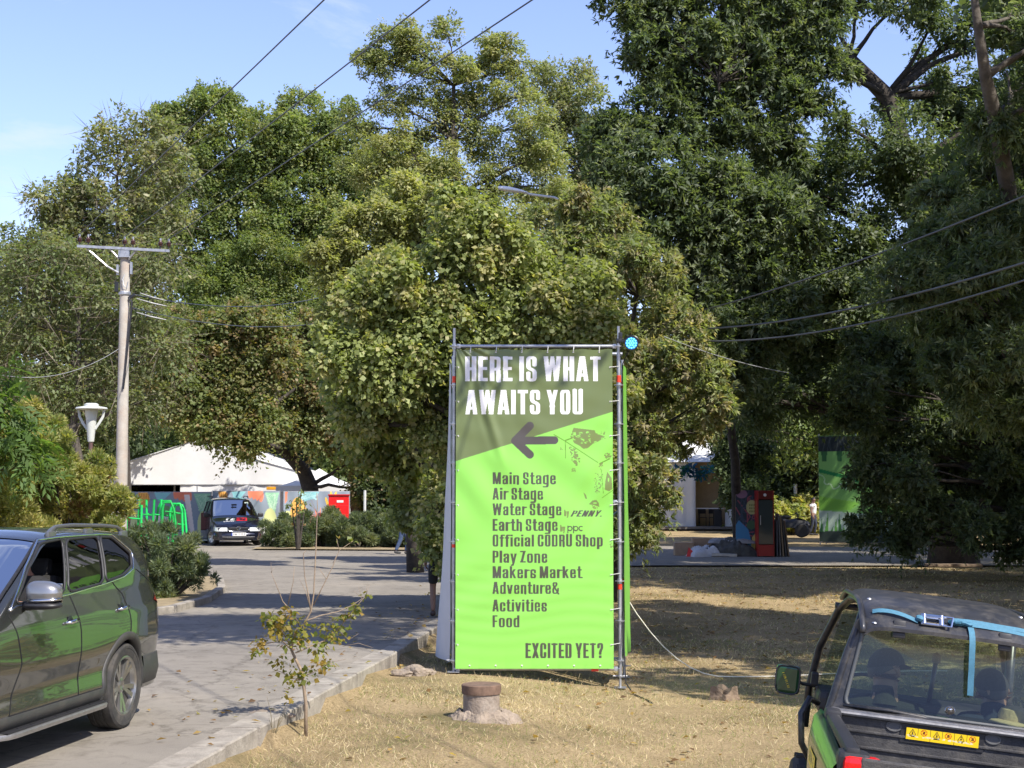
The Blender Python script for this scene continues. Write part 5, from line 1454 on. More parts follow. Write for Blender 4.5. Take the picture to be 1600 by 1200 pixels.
# ================================================================ shrubs
def needles(subs, n, leaf, pal, seed):
    g = np.random.default_rng(seed); subs = np.asarray(subs); w = subs[:, 3] ** 2; w /= w.sum()
    si = g.choice(len(subs), n, p=w); O = unit(g.normal(size=(n, 3)) + np.array([0, 0, .35]))
    P = subs[si, :3] + O * (subs[si, 3] * g.random(n) ** .5)[:, None]
    D = unit(O + g.normal(size=(n, 3)) * .45 + np.array([0, 0, .25])); N = unit(g.normal(size=(n, 3)))
    N = unit(N - D * (N * D).sum(1, keepdims=True)); pal = np.asarray(pal)
    st = g.integers(0, len(pal), len(subs)); ci = np.where(g.random(n) < .6, st[si], g.integers(0, len(pal), n))
    return leaf_quads(P, D, N, leaf[0] * g.uniform(.6, 1.35, n), leaf[1] * g.uniform(.7, 1.3, n), .08, pal[ci] * g.uniform(.75, 1.25, (n, 1)))
def shrub(name, label, Y, lobes, n, leaf, pal, seed, base=None, per=14, gap=.34, cat='shrub', group=None, needle=True, depth=.6, extra_pal=None, zmin=.05):
    g = random.Random(seed); L3 = []
    for px, py, rp in lobes:
        r = rp * Y / 2400; p = at(px, py, Y + g.uniform(-1, 1) * depth); L3.append((p.x, p.y, max(p.z, zmin + r * .3), r))
    A = np.array(L3); b = Vector((A[:, 0].mean(), A[:, 1].mean(), gz(A[:, 0].mean(), A[:, 1].mean()) + .05))
    root = thing(name, label, cat, b, group=group)
    subs, _ = sublobes(L3, per, gap, seed); subs = subs[subs[:, 2] > zmin]; subs[:, :3] -= np.array(b)
    V, F, C = (needles(subs, n, leaf, PAL[pal], seed) if needle else foliage(subs, n, leaf, PAL[pal], seed))
    if extra_pal:
        k = max(1, len(subs) // 14); q = subs[np.random.default_rng(seed).choice(len(subs), k, replace=False)]
        v, f, c = needles(q, n // 22, leaf, extra_pal, seed + 1); F = np.concatenate([F, f + len(V)]); V = np.concatenate([V, v]); C = np.concatenate([C, c])
    link('foliage', np_mesh('foliage', V, F, C), LEAF, root)
    mb = MB()
    for i, (x, y, z, r) in enumerate(L3):
        e = Vector((x, y, z)) - b
        mb.tube([Vector((e.x * .1, e.y * .1, -.05)), Vector((e.x * .5, e.y * .5, e.z * .45)), e], [.05, .035, .015], 5)
    mb.build('stem', BARK, root)
    return root
BRN = [(.24, .14, .075), (.20, .11, .06), (.29, .19, .11)]
shrub('arborvitae_shrub', 'big yellow green arborvitae hedge with rusty patches in front of the white tent', 33, [(120,735,42),(150,738,32),(85,690,34),(162,775,34),(110,770,50),(60,740,45),(150,800,45),(188,790,24),(80,820,50),(70,660,26),(30,800,50),(120,850,50),(60,870,50),(170,850,40),(10,870,50)], 64000, (.105,.04), 'thuja', 51, extra_pal=BRN, depth=.8)
shrub('arborvitae_shrub', 'darker green arborvitae at the left edge behind the roof of the parked car', 32, [(20,700,50),(-30,740,60),(10,770,60),(-20,660,40),(40,650,28),(30,810,50),(-40,820,60)], 30000, (.105,.04), 'thuja', 52, extra_pal=BRN, depth=.8)
T('tree_of_heaven', 'young tree of heaven with long fronds of leaflets at the left edge', 30, (float(at(-60, 900, 30).x), 30.2, .05), [(10,700,34),(60,690,26),(0,640,28),(50,730,24),(-30,690,40),(20,575,12),(-20,600,24)], 2200, (.2,.06), [(.10,.17,.05),(.13,.2,.06),(.085,.14,.04)], .06, seed=53, style='spray', droop=.5, per=5, gap=.5)
shrub('juniper_shrub', 'spiky blue green juniper between the grey car and the curved kerb', 30, [(240,870,34),(270,865,34),(225,840,26),(285,890,30),(255,905,34),(300,880,22),(320,885,16),(310,905,22),(225,895,36),(285,845,20),(250,830,18),(215,880,36),(240,930,26),(200,910,36),(270,930,18)], 26000, (.11,.022), 'juniper', 54, depth=.5, gap=.3)
low = [('bushy low juniper at the left end of the bed beside the dark van', [(432,835,20),(452,828,24),(440,848,18),(470,835,24),(424,848,12),(460,850,18),(480,848,20)]), ('broad low juniper in the middle of the bed below the red cabinet', [(490,825,24),(515,822,26),(500,842,24),(478,848,18),(530,835,24),(515,850,20)]), ('low juniper to the right in the bed, in front of the red cabinet', [(545,828,24),(570,828,26),(560,846,22),(590,838,24),(535,848,20),(580,850,18)]), ('darkest low juniper at the shaded right end of the bed', [(605,832,24),(630,838,22),(600,848,20),(645,844,18),(620,850,18)])]
for k, (lab, lb) in enumerate(low): shrub('juniper_shrub', lab, 56.5, lb, 20000, (.13,.032), 'juniper', 60 + k, group='low junipers by the van', gap=.34, depth=1.2)
shrub('maple_seedling', 'thin young maple poking up from the low junipers before the orange leaf print', 54.5, [(463,782,6),(470,770,5),(456,790,6),(477,788,5),(466,798,6)], 150, (.11,.08), 'green', 66, needle=False, gap=.5, per=6)
shrub('bush', 'sunlit light green bush behind the quad bike at right', 73.5, [(1210,800,22),(1235,805,22),(1255,800,22),(1220,820,18),(1250,822,18),(1190,810,18),(1270,815,18)], 12000, (.22,.12), 'thuja', 67, needle=False)
shrub('bush', 'dark undergrowth filling the shade under the maple and linden', 64, [(570,780,30),(600,790,34),(640,780,40),(680,790,40),(610,820,26),(660,830,30),(720,800,40)], 14000, (.22,.12), 'dark', 68, needle=False)
shrub('bush', 'dark undergrowth at the foot of the wood left of the big tent', 74, [(20,790,40),(80,770,50),(140,770,50),(-40,780,50),(180,790,40)], 14000, (.22,.12), 'dark', 69, needle=False)

# ================================================================ right side clutter by the path
fx = at(1197, 868, 49).x; fz = at(1197, 766, 49).z
FRED = pmat('fridge_red', rgb(150, 22, 22), .35, var=.06)
fd = thing('display_fridge', 'tall red framed drinks fridge with a dark glass door, unplugged at the path edge', 'fridge', (fx, 49, 0))
w_ = .55
for s in (-1, 1): MB().box((s * (w_ / 2 - .03), .3, fz / 2), (.05, .6, fz - .02), None, .01).build('side_panel', FRED, fd)
MB().box((0, .58, fz / 2), (w_ - .1, .04, fz - .06)).build('back_panel', BLACKM, fd)
MB().box((0, .28, fz - .15), (w_ - .106, .62, .28), None, .01).build('header', pmat('dark_red', rgb(96, 10, 12), .3), fd)
MB().box((0, .28, .2), (w_ - .106, .62, .36), None, .01).build('base', FRED, fd)
MB().box((0, -.02, fz * .52), (w_ - .1, .03, fz * .66)).build('door_glass', pmat('fridge_glass', (.05, .06, .055), .08, spec=.6), fd)
MB().box((-.17, -.05, fz * .55), (.02, .03, .3)).build('handle', GALV, fd)
for k in range(4): MB().box((0, .25, .55 + .32 * k), (w_ - .12, .5, .015)).build('shelf', GALV, fd)
mb = MB(); mb.lathe([(.0, 0), (.05, .004), (0, .008)], 12, (-.02, -.035, fz - .15), rotx(R(90)))
mb.build('header_emblem', WHITEP, fd)
# painted panel leaning behind the fridge
pw, ph = .75, fz
cp = Canvas(pw, ph, .012, rgb(58, 66, 70)); g = random.Random(6)
for _ in range(16): cp.line(chaikin([(g.uniform(0, pw), g.uniform(.5, ph)) for _ in range(3)], 2), .035, g.choice((rgb(64, 110, 88), rgb(150, 84, 92), rgb(70, 80, 92))))
cp.ell(.2, ph - .12, .18, .14, rgb(142, 110, 130)); cp.ell(.52, ph * .74, .18, .23, rgb(180, 178, 120))
for k in range(9): cp.ell(.46 + .065 * (k % 3), ph * .68 + .1 * (k // 3), .02, .035, rgb(110, 120, 70))
cp.poly([(0, 0), (.45, 0), (.5, .45), (.4, .85), (.1, 1.15), (0, 1.0)], rgb(82, 138, 176)); cp.poly([(.45, 0), (.75, 0), (.75, .9), (.52, .6)], rgb(196, 178, 104)); cp.ell(.5, 1.0, .15, .14, rgb(78, 104, 76))
pp = thing('painted_panel', 'upright panel painted with bright fruit and leaf shapes left of the red fridge', 'panel', (at(1170, 868, 49.4).x - .02, 49.5, 0))
link('painted_face', cp.mesh('painted_face', lambda gx, gy: np.stack([gx - pw / 2, -.016 + 0 * gx, gy], -1)), MESHV, pp)
MB().box((0, 0, ph / 2), (pw, .03, ph)).build('board', pmat('plywood', (.3, .22, .13), .8, var=.2), pp)
cols = ((.07, .07, .075), (.16, .15, .14), (.28, .2, .12), (.09, .085, .08), (.22, .15, .09))
for k in range(5):
    hh = 1.15 + .07 * ((k * 3) % 4); x = fx + .36 + .085 * k
    o = MB().box((0, 0, hh / 2), (.04, .6, hh), Matrix.Rotation(-.03 * k, 3, 'Y')).build('board', pmat('board_%d' % k, cols[k], .75, var=.25))
    o.location = (x, 49.3 + .05 * k, .0)
    tag(o, ['black board leaning against the fridge side, innermost of five', 'grey board, second from the fridge', 'tan board, third from the fridge', 'dark grey board, fourth from the fridge', 'brown board, outermost of the five by the fridge'][k], 'board', 'boards leaning by the fridge')
# heap of folded canvas and boxes
def heap(name, c, size, mat, label, cat, seed, rz=0.0, par=None):
    g = np.random.default_rng(seed); K = g.normal(size=(8, 2)) * 3; ph_ = g.uniform(0, 6, 8); P = []
    for i in range(73):
        u = i / 72 * 2 - 1; row = []
        for j in range(45):
            v = j / 44 * 2 - 1; e = max(0, 1 - abs(u) ** 2.6) * max(0, 1 - abs(v) ** 2.6)
            f = sum(math.sin(K[q, 0] * u * 1.6 + K[q, 1] * v * 1.2 + ph_[q]) for q in range(8)) / 8 + .7 * sum(abs(math.sin(K[q, 1] * u * 4.6 + K[q, 0] * v * 3.2 + ph_[q])) - .6 for q in range(8)) / 8
            row.append(Vector((u * size[0] * (1 + .05 * f), v * size[1] * (1 + .08 * f), max(0, size[2] * (e ** .5) * (.75 + .55 * f)) - .01)))
        P.append(row)
    o = MB().grid(P).build(name, mat, smooth='all'); o.location = c; o.rotation_euler.z = rz
    return tag(o, label, cat)
hx = at(1120, 868, 50).x
heap('canvas_heap', (hx + .3, 49.6, 0), (.95, .45, .62), pmat('dark_canvas', (.07, .068, .06), .9, var=.5, vscale=5), 'heap of dark folded canvas and straps on the path edge beside the fridge', 'canvas', 71)
heap('canvas_heap', (hx - .5, 49.4, 0), (.48, .4, .42), pmat('pale_canvas', (.50, .50, .50), .7, var=.12, vscale=4), 'pale grey folded canvas at the left end of the heap', 'canvas', 72, .2)
heap('canvas_heap', (hx + .45, 49.7, .42), (.75, .3, .22), pmat('grey_canvas', (.26, .25, .24), .8, var=.3, vscale=6), 'grey striped canvas lying on top of the dark heap', 'canvas', 73, -.1)
tag(MB().box((0, 0, 0), (.8, .3, .1), roty(.04), .01).box((0, -.16, 0), (.8, .02, .06)).build('metal_bar', GALV), 'bundle of pale metal bars lying in front of the heap', 'metal bars').location = (hx + .1, 49.1, .06)
tag(MB().add([(-.18, 0, 0), (.2, -.1, 0), (.1, .2, 0), (-.1, 0, .3)], [(0, 1, 3), (1, 2, 3), (2, 0, 3), (0, 2, 1)]).build('canvas_corner', REDC), 'red corner of fabric at the left end of the heap', 'fabric').location = (hx - .9, 49.2, .0)
CARD = pmat('cardboard', (.36, .25, .16), .85, var=.1)
for k, (dx, y, s, z) in enumerate(((-1.05, 50.2, (.62, .5, .42), .21), (-.35, 50.5, (.8, .5, .55), .28), (-.62, 49.85, (.4, .3, .3), .15))):
    tag(MB().box((0, 0, 0), s, None, .01).box((0, -s[1] / 2 - .002, 0), (s[0] * .25, .004, s[2])).build('cardboard_box', CARD), ['cardboard box leftmost behind the pale canvas', 'largest cardboard box behind the heap of canvas', 'smallest cardboard box between canvas and other boxes'][k], 'box', 'cardboard boxes by the path').location = (hx + dx, y, z)
# green mural wall on scaffold
mw, mh = 4.4, 4.1
cm = Canvas(mw, mh, .03, rgb(128, 178, 96))
cm.rect(0, mh - .62, mw, mh, rgb(44, 50, 48)); g = random.Random(5)
for k in range(26): cm.line(chaikin([(mw * k / 26, mh - .62), (mw * k / 26 + g.uniform(-.1, .1), mh - .35), (mw * k / 26 + g.uniform(-.15, .15), mh - .05)], 2), .03, rgb(70, 78, 74))
for k in range(7): cm.poly([(.1 + .6 * k, mh - .62), (.35 + .6 * k, mh - .62), (.3 + .6 * k, mh - 1.0), (.15 + .6 * k, mh - 1.0)], rgb(60, 104, 60))
cm.line([(0, mh - 1.35), (1.1, mh - 1.62), (2.4, mh - 2.05), (4.4, mh - 2.7)], .14, rgb(46, 128, 70))
cm.line(chaikin([(0, mh - 1.5), (.25, mh - 1.6), (.2, mh - 1.9), (.5, mh - 1.85), (.55, mh - 2.1), (.8, mh - 2.0), (.85, mh - 1.8), (1.1, mh - 2.2), (1.05, mh - 1.7), (1.3, mh - 1.5), (1.2, mh - 1.2)], 3), .035, rgb(190, 215, 170))
cm.poly([(0, 1.2), (mw, .9), (mw, 0), (0, 0)], rgb(172, 190, 172)); cm.poly([(0, 1.75), (1.6, 1.5), (1.2, 1.2), (0, 1.2)], rgb(122, 176, 72))
for k in range(24):
    x = mw * (k + .5) / 24; cm.poly([(x - .09, .3), (x + .07, .3), (x + .09 * math.sin(k), .9 + .35 * math.sin(k * 2.1))], rgb(96, 150, 70) if k % 2 else rgb(70, 118, 66))
cm.poly([(0, 0), (mw, 0), (mw, .35), (3, .5), (2, .28), (1.0, .42), (0, .38)], rgb(52, 62, 56))
m0 = at(1281, 850, 60); ma = Vector((m0.x, 60, 0)); mang = -.45
mwl = thing('mural_wall', 'tall fabric wall printed with green grass and leaf shapes under a dark band', 'banner wall', ma, mang)
link('printed_face', cm.mesh('printed_face', lambda gx, gy: np.stack([gx, -.03 + .03 * np.sin(gx * 3) * np.sin(gy * 2.1), gy + .12], -1)), MESHV, mwl)
mb = MB()
for x in (0, 1.45, 2.95, mw): mb.cyl((x, .06, 0), (x, .06, mh + .2), .026, n=8); mb.cyl((x, 1.0, 0), (x, .1, 2.6), .024, n=8)
for z in (.1, 2.1, mh + .1): mb.cyl((0, .06, z), (mw, .06, z), .024, n=8)
mb.build('scaffold_frame', GALV, mwl, smooth=True)
tag(MB().box((0, 0, .06), (1.5, .35, .08), None, .02).build('dark_plank', WOOD), 'dark plank lying on the ground at the foot of the thick tree trunk', 'plank').location = (at(1490, 890, 42).x, 42, .02)
# quad bike under a dark cover
qx = at(1232, 835, 69).x
qb = thing('quad_bike', 'dark quad bike with covered seat parked behind the red fridge', 'quad bike', (qx, 69, 0), -.25)
P = []
prof = [(-.85, .62, .30), (-.6, .82, .36), (-.25, .88, .34), (.1, .80, .28), (.35, .86, .32), (.7, .80, .36), (.95, .66, .28)]
for x, z, wq in prof: P.append([Vector((x, wq * math.cos(a), .42 + (z - .42) * max(0, math.sin(a)) ** .6)) for a in np.linspace(0, math.pi, 11)])
MB().grid(P).build('body', BLACKP, qb, smooth='all')
MB().box((-.25, 0, .90), (.75, .32, .14), None, .06).build('seat', BLACKM, qb)
MB().tube([(.35, -.38, 1.08), (.42, -.15, 1.0), (.42, .15, 1.0), (.35, .38, 1.08)], .02, 6).cyl((.42, 0, .8), (.42, 0, 1.0), .03).build('handlebar', BLACKM, qb)
for x in (-.62, .62): MB().box((x, 0, .93), (.5, .6, .02)).build('rack', BLACKM, qb)
for x in (-.62, .62):
    for s in (-1, 1):
        wh = MB().lathe([(.16, -.12), (.27, -.12), (.31, -.08), (.31, .08), (.27, .12), (.16, .12)], 22, (x, s * .48, .31), rotx(R(90))).build('wheel', RUBBER, qb, smooth=True)
        MB().lathe([(.16, -.08), (.1, -.1), (.03, -.11), (0, -.11)], 14, (x, s * .48, .31), rotx(R(90) * s)).build('rim', ALLOY, wh, smooth=True)
# blue netting hung in the ash
ns = [(at(1052 + 9 * k, 738 + 6 * math.sin(k), 40).x, 40, at(0, 738 + 6 * math.sin(k * 1.7), 40).z, .13) for k in range(7)]
V, F, C = foliage(np.array(ns), 420, (.12, .06), [(.03, .12, .30), (.025, .09, .22), (.04, .16, .26), (.03, .14, .09)], 77, fill=.1)
tag(link('blue_netting', np_mesh('blue_netting', V, F, C), LEAF), 'crumpled blue and green netting caught in the low ash leaves right of the banner', 'netting')
tag(MB().box((0, 0, 0), (.5, .2, .14), None, .03).build('warning_light', pmat('amber', rgb(214, 150, 30), .4)), 'small amber light bar fixed on the front of the big tent', 'light').location = (at(424, 763, 69.5).x, 69.75, at(424, 763, 69.5).z)
# ================================================================ cars
def interp(pts):
    xs = [p[0] for p in pts]; ys = [p[1] for p in pts]
    # smooth monotone-ish curve through the points
    def f(x): return float(np.interp(x, xs, ys))
    return f
def smooth_interp(pts, w=.12):
    f = interp(pts)
    return lambda x: sum(f(x + d * w) * k for d, k in ((-1, .1), (-.6, .2), (-.25, .2), (.25, .2), (.6, .2), (1, .1)))
def in_poly(poly, x, y):
    c = False; n = len(poly)
    for i in range(n):
        (x0, y0), (x1, y1) = poly[i], poly[(i + 1) % n]
        if (y0 > y) != (y1 > y) and x < (x1 - x0) * (y - y0) / (y1 - y0) + x0: c = not c
    return c
def round_poly(poly, k=2):
    n = len(poly); p = list(poly)
    for _ in range(k):
        q = []
        for i in range(len(p)):
            a = p[i]; b = p[(i + 1) % len(p)]
            q.append((a[0] * .91 + b[0] * .09, a[1] * .91 + b[1] * .09)); q.append((a[0] * .09 + b[0] * .91, a[1] * .09 + b[1] * .91))
        p = q
    return p
def densify(poly, d=.06, closed=True):
    out = []; n = len(poly)
    for i in range(n if closed else n - 1):
        a = poly[i]; b = poly[(i + 1) % n]; m = max(1, int(math.hypot(b[0] - a[0], b[1] - a[1]) / d))
        for k in range(m): out.append((a[0] + (b[0] - a[0]) * k / m, a[1] + (b[1] - a[1]) * k / m))
    if not closed: out.append(poly[-1])
    return out

def wheel(parent, x, y, r, w, rim_r, side, nsp, steer=0.0, rimmat=None, name='wheel'):
    """axis along y; side=+1 outer face towards +y"""
    M = Matrix.Rotation(steer, 3, 'Z') @ (rotx(R(-90)) if side > 0 else rotx(R(90)))
    o = (x, y, r)
    h = w / 2
    wl = MB().lathe([(rim_r - .02, -h * .8), (rim_r, -h * .92), (r * .90, -h), (r * .975, -h * .86), (r, -h * .62), (r, -h * .4), (r - .008, -h * .36), (r - .008, -h * .30), (r, -h * .26), (r, -.02 * 0 - h * .05), (r - .008, 0), (r, h * .06), (r, h * .28), (r - .008, h * .32), (r - .008, h * .38), (r, h * .42), (r, h * .64), (r * .975, h * .88), (r * .92, h), (r * .87, h * 1.0), (r * .86, h * .97), (rim_r + .012, h * .96), (rim_r, h * .9), (rim_r - .015, h * .55)], 44, o, M).build(name, RUBBER, parent, smooth=True)
    mb = MB()
    mb.lathe([(rim_r - .0, h * .80), (rim_r + .004, h * .92), (rim_r - .006, h * .95), (rim_r - .022, h * .86), (rim_r - .035, h * .45), (rim_r - .05, -h * .5)], 44, o, M, caps=False)
    mb.lathe([(.075, h * .35), (.07, h * .62), (.045, h * .7), (.03, h * .64), (0, h * .62)], 20, o, M)
    for k in range(nsp):
        a = 2 * math.pi * k / nsp + .3
        for da, tw in ((-.16, 1), (.16, -1)):
            a2 = a + da * .55; ca, sa = math.cos(a2), math.sin(a2)
            a3 = a + da * 1.15; cb, sb = math.cos(a3), math.sin(a3)
            def q(rr, t, hh, c_, s_): return Vector(o) + M @ Vector((rr * c_ - t * s_, rr * s_ + t * c_, hh))
            r0, r1 = .055, rim_r - .012
            vs = [q(r0, -.014, h * .62, ca, sa), q(r0, .014, h * .62, ca, sa), q(r1, .024, h * .84, cb, sb), q(r1, -.024, h * .84, cb, sb),
                  q(r0, -.018, h * .35, ca, sa), q(r0, .018, h * .35, ca, sa), q(r1, .030, h * .5, cb, sb), q(r1, -.030, h * .5, cb, sb)]
            mb.add(vs, [(0, 1, 2, 3), (0, 3, 7, 4), (2, 1, 5, 6), (3, 2, 6, 7), (1, 0, 4, 5)])
    mb.build('rim', rimmat or ALLOY, wl, smooth=True)
    MB().lathe([(rim_r * .8, -h * .1), (.0, -h * .1)], 24, o, M, caps=False).build('brake_disc', BLACKM, wl)
    return wl

def car(name, label, cat, loc, rz, P):
    root = thing(name, label, cat, loc, rz)
    T = smooth_interp(P['top'], P.get('tw', .10)); W = smooth_interp(P['half'], .12); B = interp(P['belt'])
    prof = smooth_interp(P['prof'], P.get('pw', .02)); tum = P['tumble']; roofz = P['roofz']; x0, x1 = P['x0'], P['x1']
    def side(x, z):
        b = B(x); y = W(x) + (prof(z) if z < b else prof(b))
        y += P['flare'](x, z) if 'flare' in P else 0
        if z > b: y -= tum * ((z - b) / (roofz - b)) ** 1.25
        return y
    crown = P.get('crown', .07)
    xs = np.arange(x0, x1 + 1e-6, .025); ns, ntp = 46, 12
    V = []; rows = []
    cells = []
    for x in xs:
        t = T(x); ze = max(t - crown, P['z0'] + .08); row = []
        zs = np.linspace(P['z0'], ze, ns)
        pl = [(side(x, z), z) for z in zs]; ye = pl[-1][0]
        for k in range(1, ntp + 1):
            a = math.pi / 2 * k / ntp
            pl.append((ye * math.cos(a) ** .75 if k < ntp else 0.0, ze + (t - ze) * math.sin(a)))
        rows.append(pl)
    full = []
    for i, x in enumerate(xs):
        pl = rows[i]
        full.append([Vector((x, y, z)) for y, z in pl] + [Vector((x, -y, z)) for y, z in pl[-2::-1]])
    n = len(rows[0]); m = len(full[0])
    ws0, ws1 = P['screen']
    wins = P['windows']
    mb = MB(); scr = MB(); rear = MB()
    vs = [p for r_ in full for p in r_]
    fs = []; sf = []
    for i in range(len(xs) - 1):
        for j in range(m - 1):
            q = (i * m + j, (i + 1) * m + j, (i + 1) * m + j + 1, i * m + j + 1)
            jj = j if j < n - 1 else m - 2 - j
            cx = (xs[i] + xs[i + 1]) / 2; cz = sum(vs[k].z for k in q) / 4; cy = abs(sum(vs[k].y for k in q) / 4)
            if jj < ns - 1:
                if any(math.hypot(cx - ax_, cz - P['wr']) < P['ar'] or (abs(cx - ax_) < P['ar'] and cz < P['wr']) for ax_ in P['axles']): continue
                if any(in_poly(w[0], cx, cz) for w in wins): continue
            else:
                ye = rows[i][ns - 1][0]
                if ws0 < cx < ws1 and cy < ye * .93 and jj >= ns + 1: sf.append(q); continue
            fs.append(q)
    # closing caps
    fs.append(tuple(range(m))); fs.append(tuple((len(xs) - 1) * m + k for k in range(m - 1, -1, -1)))
    body = mb.add(vs, fs).build('body', P['paint'], root, smooth=True, fix=True)
    bm = bmesh.new(); bm.from_mesh(body.data)
    loose = [v for v in bm.verts if not v.link_faces]; bmesh.ops.delete(bm, geom=loose, context='VERTS'); bm.to_mesh(body.data); bm.free()
    o = scr.add([v - Vector((0, 0, .006)) for v in vs], sf).build('windscreen', P['glass'], root, smooth='all')
    bm = bmesh.new(); bm.from_mesh(o.data); bmesh.ops.delete(bm, geom=[v for v in bm.verts if not v.link_faces], context='VERTS'); bm.to_mesh(o.data); bm.free()
    # windscreen gasket
    for s in (-1, 1):
        pts = [(x, s * side(x, T(x) - crown) * .925, T(x) - crown * .30) for x in np.linspace(ws0, ws1, 14)]
        MB().tube(pts, .014, 6).build('screen_gasket', BLACKP, root)
    # windows
    for poly, gm, opening in wins:
        pd = densify(poly, .05)
        for s in (1, -1):
            gname = 'window'
            ring = MB().tube([(x, s * (side(x, z) + .000), z) for x, z in pd], .012, 6, closed=True)
            fr = ring.build('window_frame', BLACKP, root, smooth='all')
            if not (opening and s == 1):
                cx = sum(p[0] for p in pd) / len(pd); cz = sum(p[1] for p in pd) / len(pd)
                rings = []
                for k in (1.0, .8, .6, .4, .2):
                    rings.append([Vector((cx + (x - cx) * k, s * (side(cx + (x - cx) * k, cz + (z - cz) * k) - .008), cz + (z - cz) * k)) for x, z in pd])
                g_ = MB(); nn = len(pd)
                vv = [p for r_ in rings for p in r_] + [Vector((cx, s * (side(cx, cz) - .008), cz))]
                ff = []
                for a in range(4):
                    for b in range(nn): ff.append((a * nn + b, a * nn + (b + 1) % nn, (a + 1) * nn + (b + 1) % nn, (a + 1) * nn + b))
                for b in range(nn): ff.append((4 * nn + b, 4 * nn + (b + 1) % nn, 5 * nn))
                g_.add(vv, ff).build(gname, gm, root, smooth='all', fix=True)
    for ln, r_, mt, nm in P.get('trims', []):
        for s in (1, -1):
            MB().tube([(x, s * (side(x, z) + r_ * .3), z) for x, z in densify(ln, .05, False)], r_, 6, flat=1.0).build(nm, mt, root, smooth='all')
    # wheel arches: lip and dark liner
    for ax_ in P['axles']:
        for s in (1, -1):
            lip = []
            a0 = -.15
            P1 = []
            for k in range(33):
                a = a0 + (math.pi - 2 * a0) * k / 32
                row = []
                for rr, dy in ((P['ar'] - .012, -.05), (P['ar'] - .012, .012), (P['ar'] + P['lip'] * .5, .018), (P['ar'] + P['lip'], .006), (P['ar'] + P['lip'] + .004, -.01)):
                    x = ax_ + rr * math.cos(a); z = P['wr'] + rr * math.sin(a)
                    row.append(Vector((x, s * (side(x, max(z, P['z0'] + .02)) + dy), z)))
                P1.append(row)
            MB().grid(P1).build('wheel_arch', P['clad'], root, smooth='all')
            P2 = []
            for k in range(21):
                a = -.2 + (math.pi + .4) * k / 20
                P2.append([Vector((ax_ + (P['ar'] + .01) * math.cos(a), s * yy, P['wr'] + (P['ar'] + .01) * math.sin(a))) for yy in (W(ax_) - .03, W(ax_) - .42)])
            l = MB().grid(P2); 
            l.add([Vector((ax_ + (P['ar'] + .01) * math.cos(-.2 + (math.pi + .4) * k / 20), s * (W(ax_) - .42), P['wr'] + (P['ar'] + .01) * math.sin(-.2 + (math.pi + .4) * k / 20))) for k in range(21)], [tuple(range(21))])
            l.build('arch_liner', BLACKM, root)
    MB().box(((x0 + x1) / 2, 0, P['z0'] + .03), (x1 - x0 - .3, 2 * W(.5) - .95, .1)).box(((P['axles'][0] + P['axles'][1]) / 2, 0, P['z0'] + .03), (P['axles'][1] - P['axles'][0] - 2 * P['ar'] - .02, 2 * W(.5) - .12, .1)).build('underbody', BLACKM, root)
    return root, side, T, W

DARKIN = pmat('cabin_trim', (.02, .019, .018), .8, var=.2)
GL_CLEAR = glass_material('windscreen_glass', (.40, .45, .46), 1.0, .03)
GL_DARK = glass_material('privacy_glass', (.035, .04, .042), 1.0, .03)
def carpaint(name, col, metal=.6, rough=.28, flake=.12, coat=1.0):
    return pmat(name, col, rough, metal, var=flake, vscale=900, coat=coat, spec=.5)
PAINT_SUV = carpaint('gunmetal_paint', (.045, .048, .046), .55, .25, .15)
CLAD = pmat('grey_cladding', (.032, .032, .031), .55, var=.15, vscale=15, dirt=(.085, .075, .06), dscale=5, damt=.4)

# ---- the big grey car in the left foreground
def haunch(x, z):
    return .026 * math.exp(-((x + .05) / .5) ** 2) * math.exp(-((z - .90) / .2) ** 2) + .03 * math.exp(-((x - 2.865) / .55) ** 2) * math.exp(-((z - .92) / .2) ** 2)
wA = round_poly([(1.97, 1.25), (1.62, 1.50), (1.25, 1.70), (.80, 1.722), (1.08, 1.27)], 2)
wB = round_poly([(1.00, 1.28), (.74, 1.715), (.05, 1.722), (.26, 1.315)], 2)
wC = round_poly([(.20, 1.325), (.01, 1.715), (-.24, 1.705), (-.50, 1.54), (-.42, 1.43), (-.18, 1.36)], 2)
SUV = dict(top=[(-1.12, 1.02), (-1.06, 1.20), (-.98, 1.42), (-.84, 1.68), (-.64, 1.765), (-.2, 1.795), (.5, 1.815), (.95, 1.805), (1.22, 1.75), (2.3, 1.24), (2.42, 1.195), (3.0, 1.15), (3.45, 1.06), (3.62, .95), (3.72, .78)],
  half=[(-1.12, .74), (-1.05, .86), (-.9, .925), (-.5, .955), (.5, .96), (2.6, .955), (3.1, .93), (3.45, .86), (3.65, .74), (3.74, .6)],
  belt=[(-1.2, 1.40), (-.6, 1.40), (0, 1.325), (.9, 1.27), (2.0, 1.235), (2.4, 1.12), (3.8, .9)],
  prof=[(.28, -.05), (.42, -.008), (.50, -.018), (.565, -.030), (.64, -.022), (.76, -.004), (.84, -.005), (.95, -.012), (1.03, -.019), (1.06, -.026), (1.12, -.050), (1.20, -.080), (1.28, -.112), (1.45, -.118)], pw=.03,
  tumble=.165, roofz=1.745, x0=-1.12, x1=3.74, z0=.30, screen=(1.2, 2.26), axles=(0, 2.865), wr=.385, ar=.425, lip=.055, crown=.075, flare=haunch,
  windows=[(wA, GL_CLEAR, True), (wB, GL_DARK, False), (wC, GL_DARK, False)], paint=PAINT_SUV, glass=GL_CLEAR, clad=CLAD)
BRIGHT = CHROME
seam = pmat('panel_gap', (.004, .004, .004), .9)
